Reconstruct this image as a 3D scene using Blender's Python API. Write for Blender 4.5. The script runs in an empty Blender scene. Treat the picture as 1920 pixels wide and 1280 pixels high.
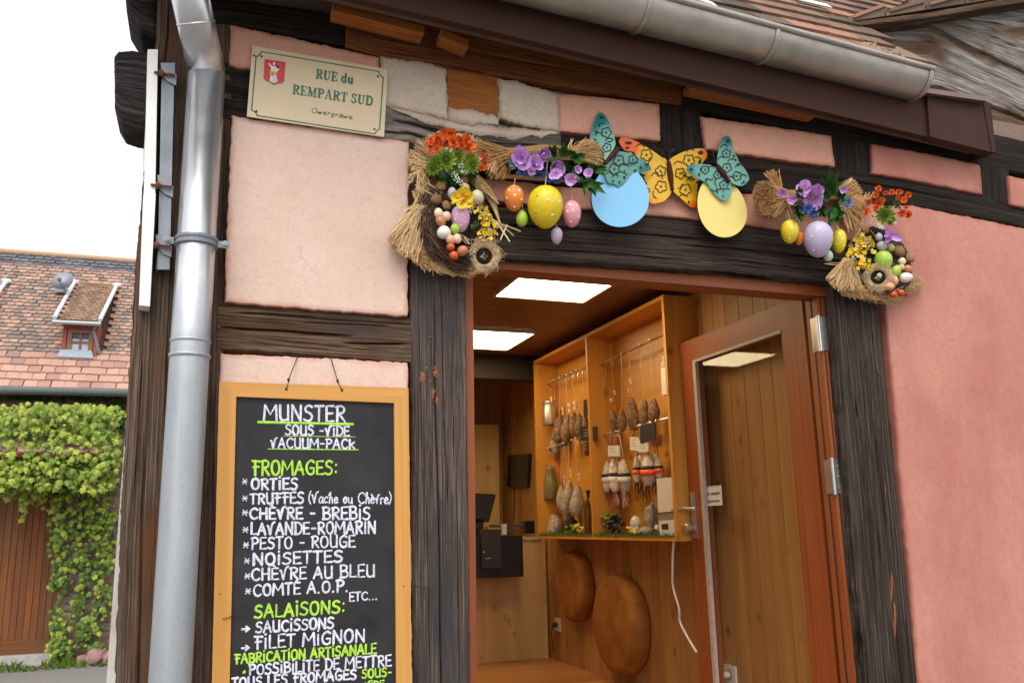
import bpy, bmesh, math, random
import numpy as np
from mathutils import Vector as V, noise as NZ
random.seed(7)
rnd = random.random
def U(a, b): return a + (b - a) * rnd()
sc = bpy.context.scene
C = sc.collection

# ------------------------------------------------------------------ camera
FPX, PIT, YAW, ROL = 1600.0, math.radians(12.09), math.radians(19.68), math.radians(-1.165)
CAM = V((0, -2.6, 1.6))
FW = V((math.sin(YAW) * math.cos(PIT), math.cos(YAW) * math.cos(PIT), math.sin(PIT)))
r0 = V((math.cos(YAW), -math.sin(YAW), 0)); u0 = r0.cross(FW)
RT = r0 * math.cos(ROL) + u0 * math.sin(ROL)
UP = -r0 * math.sin(ROL) + u0 * math.cos(ROL)
cam = bpy.data.cameras.new('camera'); co = bpy.data.objects.new('camera', cam); C.objects.link(co)
from mathutils import Matrix
co.matrix_world = Matrix(((RT.x, UP.x, -FW.x, CAM.x), (RT.y, UP.y, -FW.y, CAM.y), (RT.z, UP.z, -FW.z, CAM.z), (0, 0, 0, 1)))
cam.sensor_width = 36; cam.lens = FPX / 1920 * 36; cam.clip_start = .05; cam.clip_end = 500
cam.dof.use_dof = True; cam.dof.focus_distance = 2.9; cam.dof.aperture_fstop = 8
sc.camera = co

# ------------------------------------------------------------------ world, sun, exposure
SUN_EL, SUN_AZ = math.radians(52), math.radians(205)     # azimuth clockwise from +Y: behind the camera, a little left
w = bpy.data.worlds.new('World'); sc.world = w; w.use_nodes = True
nt = w.node_tree; nt.nodes.clear()
sky = nt.nodes.new('ShaderNodeTexSky'); sky.sky_type = 'NISHITA'; sky.sun_disc = False
sky.sun_elevation = SUN_EL; sky.sun_rotation = SUN_AZ
sky.dust_density = 4.0; sky.air_density = 1.0
hs = nt.nodes.new('ShaderNodeHueSaturation'); hs.inputs['Saturation'].default_value = .12
cl = nt.nodes.new('ShaderNodeMix'); cl.data_type = 'RGBA'; cl.inputs[0].default_value = .6; cl.inputs[7].default_value = (5.6, 5.75, 5.9, 1)      # even cloud deck over the clear sky
bg = nt.nodes.new('ShaderNodeBackground'); bg.inputs['Strength'].default_value = .15
ow = nt.nodes.new('ShaderNodeOutputWorld')
nt.links.new(sky.outputs[0], hs.inputs['Color']); nt.links.new(hs.outputs[0], cl.inputs[6]); nt.links.new(cl.outputs[2], bg.inputs[0]); nt.links.new(bg.outputs[0], ow.inputs[0])
sl = bpy.data.lights.new('sun', 'SUN'); sl.energy = .8; sl.angle = math.radians(30); sl.color = (1, .96, .9)
so = bpy.data.objects.new('sun', sl); C.objects.link(so)
sd = V((math.sin(SUN_AZ) * math.cos(SUN_EL), math.cos(SUN_AZ) * math.cos(SUN_EL), math.sin(SUN_EL)))
so.rotation_euler = sd.to_track_quat('Z', 'Y').to_euler(); so.location = (0, -6, 8)
sc.view_settings.view_transform = 'Standard'; sc.view_settings.look = 'None'
sc.view_settings.exposure = .8; sc.view_settings.gamma = 1

# ------------------------------------------------------------------ pixel -> point on a plane of the place
def ray(px, py): return FW + RT * ((px - 960) / FPX) - UP * ((py - 640) / FPX)
def PY(px, py, y=0.0):
    d = ray(px, py); return CAM + d * ((y - CAM.y) / d.y)
def PX(px, py, x):
    d = ray(px, py); return CAM + d * ((x - CAM.x) / d.x)
def PZ(px, py, z):
    d = ray(px, py); return CAM + d * ((z - CAM.z) / d.z)
def PN(px, py, p0, n):
    d = ray(px, py); return CAM + d * ((p0 - CAM).dot(n) / d.dot(n))
def K(p): return (p - CAM).dot(FW) / FPX                   # metres per photo pixel at a point
def PROJ(p):
    v = p - CAM; z = v.dot(FW); return 960 + FPX * v.dot(RT) / z, 640 - FPX * v.dot(UP) / z

# ------------------------------------------------------------------ materials
class NB:
    def __init__(s, name, rough=.6, metal=0, spec=.5):
        s.m = bpy.data.materials.new(name); s.m.use_nodes = True; s.t = s.m.node_tree
        s.b = s.t.nodes['Principled BSDF']
        s.b.inputs['Roughness'].default_value = rough; s.b.inputs['Metallic'].default_value = metal
        s.b.inputs['Specular IOR Level'].default_value = spec
    def n(s, ty, **kw):
        x = s.t.nodes.new(ty)
        for k, v in kw.items(): setattr(x, k, v)
        return x
    def l(s, a, b): s.t.links.new(a, b)
    def coords(s, kind, scale=(1, 1, 1), jitter=True):
        tc = s.n('ShaderNodeTexCoord'); mp = s.n('ShaderNodeMapping'); mp.inputs['Scale'].default_value = scale
        o = tc.outputs[kind]
        if jitter:
            oi = s.n('ShaderNodeObjectInfo'); mu = s.n('ShaderNodeVectorMath', operation='MULTIPLY_ADD')
            mu.inputs[0].default_value = (17.3, 9.1, 23.7)
            cb = s.n('ShaderNodeCombineXYZ')
            for i in range(3): s.l(oi.outputs['Random'], cb.inputs[i])
            s.l(cb.outputs[0], mu.inputs[1]); s.l(o, mu.inputs[2]); o = mu.outputs[0]
        s.l(o, mp.inputs['Vector']); return mp.outputs[0]
    def noise(s, vec, scale=1, detail=5, dist=0, rough=.55):
        x = s.n('ShaderNodeTexNoise'); x.inputs['Scale'].default_value = scale; x.inputs['Detail'].default_value = detail
        x.inputs['Distortion'].default_value = dist; x.inputs['Roughness'].default_value = rough
        s.l(vec, x.inputs['Vector']); return x.outputs['Fac']
    def ramp(s, fac, stops):
        r = s.n('ShaderNodeValToRGB'); e = r.color_ramp.elements
        while len(e) > 1: e.remove(e[-1])
        e[0].position = stops[0][0]; e[0].color = col(stops[0][1])
        for p, c in stops[1:]:
            q = e.new(p); q.color = col(c)
        s.l(fac, r.inputs['Fac']); return r.outputs['Color']
    def mix(s, fac, a, b, mode='MIX'):
        x = s.n('ShaderNodeMix', data_type='RGBA', blend_type=mode)
        for v, i in ((fac, 0), (a, 6), (b, 7)):
            if hasattr(v, 'links'): s.l(v, x.inputs[i])
            else: x.inputs[i].default_value = v if i == 0 else col(v)
        return x.outputs[2]
    def attr(s, name):
        x = s.n('ShaderNodeAttribute', attribute_name=name); return x.outputs['Fac']
    def math(s, op, a, b=0.5, clamp=False):
        x = s.n('ShaderNodeMath', operation=op, use_clamp=clamp)
        for v, i in ((a, 0), (b, 1)):
            if hasattr(v, 'links'): s.l(v, x.inputs[i])
            else: x.inputs[i].default_value = v
        return x.outputs[0]
    def color(s, o): s.l(o, s.b.inputs['Base Color']); return s
    def bump(s, h, strength=.3, dist=.01):
        x = s.n('ShaderNodeBump'); x.inputs['Strength'].default_value = strength; x.inputs['Distance'].default_value = dist
        s.l(h, x.inputs['Height']); s.l(x.outputs[0], s.b.inputs['Normal']); return s
def col(c): return (c, c, c, 1) if isinstance(c, (int, float)) else tuple(c) + (1,) if len(c) == 3 else c
def plain(name, c, rough=.6, metal=0, spec=.5, var=.12, scale=40):
    b = NB(name, rough, metal, spec); f = b.noise(b.coords('Object'), scale, 4)
    lo = [x * (1 - var) for x in c]; hi = [min(1, x * (1 + var)) for x in c]
    b.color(b.ramp(f, [(.3, lo), (.7, hi)])); return b.m
def timber(name, dark, mid, light, patch=None, pf=.5, rough=.85, bump=.45, su=2.6, sv=230):
    b = NB(name, rough, spec=.08)
    uv = b.coords('UV', (su, sv, 1)); fib = b.noise(uv, 1, 7, .08, .62)
    uv2 = b.coords('UV', (su * .6, sv * .12, 1)); ring = b.noise(uv2, 1, 5, .25)
    blot = b.noise(b.coords('UV', (2.2, 7, 1)), 1, 5, .6)
    c1 = b.ramp(fib, [(.34, dark), (.50, mid), (.66, light)])
    c2 = b.ramp(ring, [(.3, [x * .45 for x in mid]), (.5, mid), (.72, light)])
    c = b.mix(.24, c1, c2); hairf = b.noise(b.coords('UV', (su * 4, sv * 2.4, 1)), 1, 4, 0, .7); c = b.mix(b.ramp(hairf, [(.36, .75), (.5, 0.0)]), c, dark); c = b.mix(b.ramp(hairf, [(.56, 0.0), (.7, .5)]), c, light); wide = b.noise(b.coords('UV', (1.1, 5, 1)), 1, 4, .3); c = b.mix(b.ramp(wide, [(.33, .38), (.55, 0.0)]), c, dark)
    if patch:
        f = b.ramp(blot, [(pf - .06, 0), (pf + .09, 1)]); c = b.mix(f, c, b.mix(fib, patch, [x * .55 for x in patch]))
    crk = b.noise(b.coords('UV', (su * .6, sv * .28, 1)), 1, 3, .25)
    ck = b.ramp(crk, [(.31, 0.0), (.36, 1.0)])
    c = b.mix(ck, [x * .8 for x in dark], c)
    b.color(c)
    h = b.math('ADD', b.math('MULTIPLY', fib, .7), b.math('MULTIPLY', ck, .5))
    b.bump(h, bump, .004); return b.m
def plaster(name, c, dark, stain, rough=.9, edge=True, streak=None):
    b = NB(name, rough, spec=.15); o = b.coords('Object')
    big = b.noise(o, 2.3, 5, .3); fine = b.noise(o, 190, 4, 0, .7); mid = b.noise(o, 28, 5, .2)
    cc = b.ramp(big, [(.3, dark), (.62, c)])
    cc = b.mix(.28, cc, b.ramp(mid, [(.3, dark), (.65, c)]))
    hv = b.n('ShaderNodeTexVoronoi', feature='DISTANCE_TO_EDGE'); hv.inputs['Scale'].default_value = 3.1; wv = b.n('ShaderNodeVectorMath', operation='MULTIPLY_ADD'); wv.inputs[1].default_value = (.14, .14, .14); nzc = b.n('ShaderNodeTexNoise'); nzc.inputs['Scale'].default_value = 6; nzc.inputs['Detail'].default_value = 6; b.l(o, nzc.inputs['Vector']); b.l(nzc.outputs['Color'], wv.inputs[0]); b.l(o, wv.inputs[2]); b.l(wv.outputs[0], hv.inputs['Vector'])
    hair = b.math('MULTIPLY', b.ramp(hv.outputs['Distance'], [(0, 1.0), (.006, 0.0)]), b.ramp(big, [(.54, 0.0), (.60, .35)])); cc = b.mix(hair, cc, [x * .45 for x in dark])
    gr = b.noise(o, 75, 6, 0, .75); cc = b.mix(b.ramp(gr, [(.36, .32), (.5, 0.0)]), cc, [x * .72 for x in dark])
    sp = b.ramp(fine, [(.26, 0.0), (.34, 1.0)]); cc = b.mix(sp, [x * .6 for x in dark], cc)
    if streak:
        st = b.noise(b.coords('Object', (3.2, 3.2, 1.3)), 1, 8, .2, .7); f = b.ramp(st, [(.46, 0.0), (.72, .75)])
        cc = b.mix(b.math('MULTIPLY', f, b.math('MULTIPLY', mid, 1.5), True), cc, streak)
    if edge:
        e = b.attr('edge'); f = b.math('SUBTRACT', b.math('MULTIPLY', b.noise(o, 11, 6), 1.55), b.math('MULTIPLY', e, 3.4), True)
        cc = b.mix(f, cc, stain)
    b.color(cc); b.bump(b.math('ADD', fine, b.math('MULTIPLY', mid, .8)), .42, .006); return b.m
def tinted(name, stops, rough=.6, metal=0, spec=.4, bump=0, scale=60, trans=0):
    b = NB(name, rough, metal, spec); t = b.attr('tint')
    c = b.ramp(t, stops); f = b.noise(b.coords('Object'), scale, 4)
    c = b.mix(b.ramp(f, [(.3, .22), (.7, 0.0)]), c, [x * .4 for x in stops[0][1]])
    b.color(c)
    if bump: b.bump(f, bump, .004)
    if trans: b.b.inputs['Subsurface Weight'].default_value = 0
    return b.m
def boards(name, dark, light, rough=.5, knots=True, su=1.6, sv=45, bump=.12):
    b = NB(name, rough, spec=.35); uv = b.coords('UV', (su, sv, 1), False); f = b.noise(uv, 1, 5, .5)
    c = b.ramp(f, [(.3, dark), (.68, light)])
    t = b.attr('tint'); c = b.mix(b.math('MULTIPLY', t, .45), c, [x * .55 for x in dark])
    if knots:
        vo = b.n('ShaderNodeTexVoronoi'); vo.inputs['Scale'].default_value = 1
        b.l(b.coords('UV', (5, 8, 1), False), vo.inputs['Vector'])
        k = b.ramp(vo.outputs['Distance'], [(.05, 1.0), (.12, .45), (.2, 0.0)])
        c = b.mix(b.math('MULTIPLY', k, .8), c, [x * .3 for x in dark])
    b.color(c); b.bump(f, bump, .004); return b.m
def metal(name, c, rough, mtl=.9, var=.25, bump=.02):
    b = NB(name, rough, mtl); o = b.coords('Object'); f = b.noise(o, 9, 6, .4); g = b.noise(b.coords('Object', (14, 14, 2.5)), 1, 5)
    b.color(b.ramp(f, [(.3, [x * (1 - var) for x in c]), (.7, c)]))
    r = b.ramp(g, [(.3, rough * .75), (.7, min(1, rough * 1.35))]); b.l(r, b.b.inputs['Roughness'])
    b.bump(b.noise(o, 30, 3), bump, .01); return b.m

PINK = plaster('pink_plaster', (.74, .54, .455), (.67, .455, .37), (.55, .27, .19))
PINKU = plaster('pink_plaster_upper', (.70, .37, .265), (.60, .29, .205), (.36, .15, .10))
ROSE = plaster('rose_wall_plaster', (.56, .26, .20), (.455, .18, .138), (.30, .10, .07), streak=(.36, .115, .085))
WHITEP = plaster('patched_white_plaster', (.60, .50, .40), (.44, .35, .27), (.28, .19, .12))
SIDEP = plaster('side_plaster', (.82, .80, .76), (.7, .68, .64), (.5, .45, .4))
T_POST = timber('weathered_post_timber', (.018, .012, .009), (.098, .064, .044), (.23, .16, .115), (.15, .065, .028), .62)
T_MID = timber('weathered_grey_timber', (.018, .013, .011), (.090, .066, .053), (.25, .195, .16), (.058, .055, .056), .54)
T_RAIL = timber('weathered_rail_timber', (.018, .011, .007), (.10, .058, .034), (.26, .175, .115), (.075, .052, .042), .56)
T_CHAR = timber('charred_beam_end', (.008, .007, .007), (.030, .026, .025), (.09, .08, .075), None, rough=.85, bump=.8, su=4, sv=120)
T_BLACK = timber('black_painted_timber', (.006, .005, .004), (.022, .016, .013), (.065, .048, .04), None, rough=.75)
T_LINT = timber('dark_lintel_timber', (.009, .006, .005), (.042, .030, .024), (.14, .105, .082), None, rough=.75)
T_BROWN = timber('bare_brown_timber', (.06, .020, .008), (.20, .070, .024), (.34, .13, .045), (.05, .022, .014), .64, rough=.6, bump=.3)
T_BLOCK = timber('orange_brown_wood', (.20, .062, .016), (.34, .115, .03), (.46, .18, .05), None, rough=.6, bump=.2, sv=110)
T_PEEL = timber('peeling_grey_timber', (.025, .02, .018), (.10, .083, .07), (.30, .26, .22), (.52, .45, .37), .60)
T_GREY = timber('silvered_board', (.05, .04, .034), (.22, .19, .165), (.46, .42, .38), (.13, .075, .045), .53, sv=120)
def pipe_mat():
    b = NB('galvanised_pipe', .3, .9); o = b.coords('Object', (1, 1, 1), False); sx = b.n('ShaderNodeSeparateXYZ'); b.l(o, sx.inputs[0]); n1 = b.noise(o, 7, 6, .4)
    z = b.math('ADD', sx.outputs[2], b.math('MULTIPLY', n1, .5)); up = b.ramp(b.math('MULTIPLY', z, .25), [(.585, 0.0), (.66, 1.0)])      # bright above the middle joint, dull and oxidised below
    sp = b.noise(b.coords('Object', (22, 22, 4), False), 1, 5); old = b.ramp(sp, [(.3, (.385, .405, .43)), (.65, (.44, .46, .485))]); spk = b.noise(b.coords('Object', (1, 1, 1), False), 130, 3); old = b.mix(b.ramp(spk, [(.30, .55), (.37, 0.0)]), old, (.17, .17, .175)); stn = b.noise(b.coords('Object', (40, 40, 1.6), False), 1, 4); old = b.mix(b.ramp(stn, [(.52, 0.0), (.68, .45)]), old, (.50, .50, .49)); new = b.ramp(n1, [(.3, (.50, .51, .52)), (.7, (.64, .65, .67))]); b.color(b.mix(up, old, new))
    b.l(b.math('SUBTRACT', b.math('ADD', .56, b.math('MULTIPLY', n1, .1)), b.math('MULTIPLY', up, .32)), b.b.inputs['Roughness']); return b.m
ZINC = pipe_mat()
GUT = metal('dull_zinc', (.46, .42, .37), .42, .7)
GALV = metal('grey_galvanised_rail', (.26, .28, .31), .5, .6)
RUST = plain('rusty_steel', (.13, .05, .02), .85)
BROWNM = plain('brown_coated_sheet', (.045, .018, .011), .7, spec=.2, var=.08, scale=6)
SOFF = plain('brown_soffit_paint', (.07, .035, .022), .6, var=.15, scale=8)
WHITEM = plain('white_sheet', (.78, .77, .74), .45, var=.05, scale=12)
FRAMEW = boards('larch_door_wood', (.23, .054, .014), (.34, .088, .025), .45, False, 1.2, 55, .08)
BLINE = plain('dark_rubber', (.018, .014, .012), .7)
BOARDF = boards('pine_frame_wood', (.56, .255, .055), (.68, .34, .085), .42, False, 1.3, 60, .06)
CHALKB = plain('blackboard_black', (.022, .020, .021), .55, spec=.3, var=.45, scale=7)
CW = plain('white_chalk_paint', (.62, .63, .72), .8, var=.32, scale=110)
CG = plain('lime_chalk_paint', (.38, .66, .06), .8, var=.26, scale=110)
CREAM = plain('cream_enamel', (.62, .48, .30), .33, var=.05, scale=5)
GREEN = plain('green_enamel', (.035, .15, .075), .4)
DKGREEN = plain('dark_olive_ink', (.05, .075, .03), .5)
SH_RED = plain('red_enamel', (.60, .028, .03), .4)
SH_WHT = plain('white_enamel', (.72, .70, .72), .4)
SH_GLD = plain('gold_enamel', (.65, .36, .015), .4)
WIRE = plain('dark_wire', (.03, .03, .028), .5, .5)
STRAW = tinted('straw', [(0, (.34, .18, .065)), (.35, (.56, .33, .13)), (.7, (.74, .50, .24)), (1, (.85, .66, .40))], .75)
STRAWT = tinted('toasted_straw', [(0, (.22, .10, .03)), (.5, (.46, .24, .085)), (1, (.66, .41, .18))], .75)
TWIG = tinted('twig', [(0, (.03, .016, .010)), (.5, (.085, .045, .028)), (1, (.20, .12, .085))], .8)
SISAL = tinted('sisal', [(0, (.45, .31, .15)), (.5, (.70, .52, .30)), (1, (.86, .72, .50))], .8)
BURLAP = tinted('burlap', [(0, (.24, .12, .045)), (1, (.42, .23, .10))], .9, bump=.6, scale=220)
ORANGEF = tinted('orange_petal', [(0, (.78, .34, .05)), (.35, (.86, .20, .03)), (1, (.88, .11, .025))], .6)
YELF = tinted('yellow_petal', [(0, (.70, .20, .0)), (.3, (.82, .52, .01)), (1, (.86, .68, .04))], .6)
PURF = tinted('purple_petal', [(0, (.42, .13, .42)), (.35, (.62, .30, .74)), (1, (.74, .48, .86))], .6)
BLUEF = tinted('blue_petal', [(0, (.02, .03, .14)), (.5, (.06, .10, .36)), (1, (.16, .24, .55))], .6)
PBLUEF = tinted('pale_blue_petal', [(0, (.10, .15, .30)), (1, (.35, .42, .62))], .6)
SUCC = tinted('succulent_green', [(0, (.26, .46, .22)), (.35, (.17, .30, .025)), (1, (.40, .53, .07))], .5)
LEAF = tinted('leaf_green', [(0, (.012, .045, .010)), (.5, (.03, .11, .015)), (1, (.085, .21, .03))], .42)
WFLOW = tinted('white_sprig', [(0, (.25, .4, .18)), (1, (.8, .82, .72))], .6)
CATK = tinted('catkin_grey', [(0, (.30, .27, .24)), (1, (.62, .58, .52))], .8)
def egg_mat(name, c, rough=.38, spk=None):
    b = NB(name, rough, spec=.45); f = b.noise(b.coords('Object'), 60, 5)
    x = b.ramp(f, [(.3, [v * .86 for v in c]), (.7, c)])
    if spk:
        g = b.noise(b.coords('Object'), 260, 3); x = b.mix(b.ramp(g, [(.34, 1.0), (.42, 0.0)]), x, spk)
    b.color(x); return b.m
DOT = plain('white_dot_paint', (.82, .80, .74), .6)
DOTG = plain('green_dot_paint', (.42, .45, .03), .6)
DOTY = plain('lime_dot_paint', (.50, .62, .04), .6)

# ------------------------------------------------------------------ mesh builder
class MB:
    def __init__(s): s.v = []; s.f = []; s.m = []; s.t = []; s.uv = []; s.e = None
    def face(s, idx, m=0, t=.5, uv=None): s.f.append(tuple(idx)); s.m.append(m); s.t.append(t); s.uv.append(uv)
    def poly(s, pts, m=0, t=.5, uv=None):
        b = len(s.v); s.v += [V(p) for p in pts]; s.face(range(b, b + len(pts)), m, t, uv)
    def hexa(s, p, m=0, t=.5, ax=None):
        """p: 8 corners, bottom 0-3, top 4-7"""
        b = len(s.v); p = [V(q) for q in p]; s.v += p; ox, oy = U(0, 40), U(0, 40)
        e = [(p[1] - p[0]).length, (p[3] - p[0]).length, (p[4] - p[0]).length]
        if ax is None: ax = e.index(max(e))
        d = [(p[1] - p[0]), (p[3] - p[0]), (p[4] - p[0])][ax].normalized()
        for q in ((0, 3, 2, 1), (4, 5, 6, 7), (0, 1, 5, 4), (1, 2, 6, 5), (2, 3, 7, 6), (3, 0, 4, 7)):
            A = p[q[0]]; n = (p[q[1]] - A).cross(p[q[3]] - A)
            n = n.normalized() if n.length > 1e-12 else V((0, 0, 1)); x = n.cross(d)
            if x.length < .3: dd = d.orthogonal().normalized(); x = d.cross(dd); ddir = dd
            else: ddir = d
            uv = [((p[i] - p[0]).dot(ddir) + ox, (p[i] - p[0]).dot(x.normalized()) + oy) for i in q]
            s.face([b + i for i in q], m, t, uv)
    def box(s, a, c, m=0, t=.5, ax=None):
        x0, y0, z0 = a; x1, y1, z1 = c
        s.hexa([(x0, y0, z0), (x1, y0, z0), (x1, y1, z0), (x0, y1, z0), (x0, y0, z1), (x1, y0, z1), (x1, y1, z1), (x0, y1, z1)], m, t, ax)
    def grid(s, rows, m=0, t=.5, closed=False, uv=False, tf=None):
        b = len(s.v); n = len(rows[0])
        for r in rows: s.v += [V(p) for p in r]
        for i in range(len(rows) - 1):
            for j in range(n if closed else n - 1):
                k = (j + 1) % n
                tt = tf(i, j) if tf else t
                s.face((b + i * n + j, b + i * n + k, b + (i + 1) * n + k, b + (i + 1) * n + j), m, tt)
    def tube(s, pts, r, seg=6, m=0, t=.5, caps=True, flat=None):
        pts = [V(p) for p in pts]; n = len(pts); rs = r if hasattr(r, '__len__') else [r] * n
        T = [(pts[min(i + 1, n - 1)] - pts[max(i - 1, 0)]).normalized() for i in range(n)]
        N = T[0].orthogonal().normalized(); rows = []
        for i in range(n):
            N = N - T[i] * N.dot(T[i]); N = N.normalized() if N.length > 1e-9 else T[i].orthogonal().normalized()
            B = T[i].cross(N)
            rows.append([pts[i] + (N * math.cos(a) + B * math.sin(a)) * rs[i] for a in [2 * math.pi * k / seg for k in range(seg)]])
        b = len(s.v); s.grid(rows, m, t, True)
        if caps:
            s.face([b + k for k in range(seg)][::-1], m, t); s.face([b + (n - 1) * seg + k for k in range(seg)], m, t)
    def lathe(s, c, axis, prof, seg=20, m=0, t=.5):
        c = V(c); a = V(axis).normalized(); n = a.orthogonal().normalized(); b_ = a.cross(n)
        rows = [[c + a * h + (n * math.cos(x) + b_ * math.sin(x)) * max(r, 1e-5) for x in [2 * math.pi * k / seg for k in range(seg)]] for r, h in prof]
        b = len(s.v); s.grid(rows, m, t, True)
        s.face([b + k for k in range(seg)][::-1], m, t); s.face([b + (len(prof) - 1) * seg + k for k in range(seg)], m, t)
    def egg(s, c, rx, ry, axis=(0, 0, 1), m=0, t=.5, seg=16, blunt=.12, d=None):
        prof = []
        for i in range(11):
            a = math.pi * i / 10; z = -math.cos(a); prof.append((rx * math.sin(a) * (1 - blunt * z), ry * z))
        s.lathe(c, axis, prof, seg, m, t)
    def blob(s, c, rx, ry, rz, m=0, t=.5, rough=.15, seg=12, sc_=6):
        c = V(c); rows = []; off = V((U(0, 50), U(0, 50), U(0, 50)))
        for i in range(9):
            a = math.pi * i / 8; r = []
            for k in range(seg):
                x = 2 * math.pi * k / seg; d = V((math.sin(a) * math.cos(x), math.sin(a) * math.sin(x), -math.cos(a)))
                q = 1 + rough * NZ.noise(d * sc_ * .4 + off) * 2
                r.append(c + V((d.x * rx * q, d.y * ry * q, d.z * rz * q)))
            rows.append(r)
        s.grid(rows, m, t, True)
    def petal(s, c, d, n, L, W, curl=.2, m=0, t0=0, t1=1, cup=.15, ruff=0, sharp=.0):
        c = V(c); d = V(d).normalized(); n = V(n); n = (n - d * n.dot(d)).normalized(); x = d.cross(n); rows = []
        for i in range(6):
            t = i / 5; wd = W * (math.sin(math.pi * min(1, t * .82 + .1)) ** .8) * (1 - sharp * t * t)
            if i == 5 and sharp: wd *= .15
            p = c + d * (L * t) + n * (curl * L * t * t); r = []
            for q in (-1, -.5, 0, .5, 1):
                r.append(p + x * (wd * q) + n * (cup * W * q * q + ruff * L * math.sin(q * 7 + t * 5 + c.x * 90) * t))
            rows.append(r)
        s.grid(rows, m, tf=lambda i, j: t0 + (t1 - t0) * (i + .5) / 5)
    def strand(s, p0, p1, r=.001, bend=None, m=0, t=.5, n=4):
        p0, p1 = V(p0), V(p1); q = (p0 + p1) / 2 + (V(bend) if bend else V((0, 0, 0)))
        pts = [p0 * (1 - a) ** 2 + q * 2 * a * (1 - a) + p1 * a * a for a in [i / n for i in range(n + 1)]]
        s.tube(pts, r, 3, m, t, False)
    def build(s, name, mats, parent=None, smooth=False, recalc=True):
        me = bpy.data.meshes.new(name); o = bpy.data.objects.new(name, me)
        mats = mats if isinstance(mats, (list, tuple)) else [mats]
        org = V((0, 0, 0))
        if parent is None and s.v:
            lo = [min(p[i] for p in s.v) for i in range(3)]; hi = [max(p[i] for p in s.v) for i in range(3)]
            org = V(((lo[0] + hi[0]) / 2, (lo[1] + hi[1]) / 2, lo[2]))
        me.from_pydata([p - org for p in s.v], [], s.f)
        for x in mats: me.materials.append(x)
        me.polygons.foreach_set('material_index', s.m)
        a = me.attributes.new('tint', 'FLOAT', 'FACE'); a.data.foreach_set('value', s.t)
        if s.e is not None:
            a = me.attributes.new('edge', 'FLOAT', 'POINT'); a.data.foreach_set('value', s.e)
        if any(u is not None for u in s.uv):
            L = me.uv_layers.new(name='UVMap'); k = 0; flat = []
            for f, u in zip(s.f, s.uv):
                for i in range(len(f)): flat += list(u[i]) if u is not None else [0, 0]
            L.data.foreach_set('uv', flat)
        if smooth: me.polygons.foreach_set('use_smooth', [True] * len(s.f))
        if recalc:
            bm = bmesh.new(); bm.from_mesh(me); bmesh.ops.recalc_face_normals(bm, faces=bm.faces); bm.to_mesh(me); bm.free()
        me.update(); C.objects.link(o)
        if parent is not None:
            o.parent = parent; o.location = -wloc(parent)
        else: o.location = org
        return o
def wloc(o):
    l = V((0, 0, 0))
    while o is not None: l += V(o.location); o = o.parent
    return l
def tag(o, label, cat, group=None, kind=None):
    if label: o['label'] = label
    if cat: o['category'] = cat
    if group: o['group'] = group
    if kind: o['kind'] = kind
    return o
def thing(name, loc, label, cat, group=None):
    o = bpy.data.objects.new(name, None); C.objects.link(o); o.location = loc; o.empty_display_size = .1
    return tag(o, label, cat, group)
def structure(o): o['kind'] = 'structure'; return o

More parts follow.
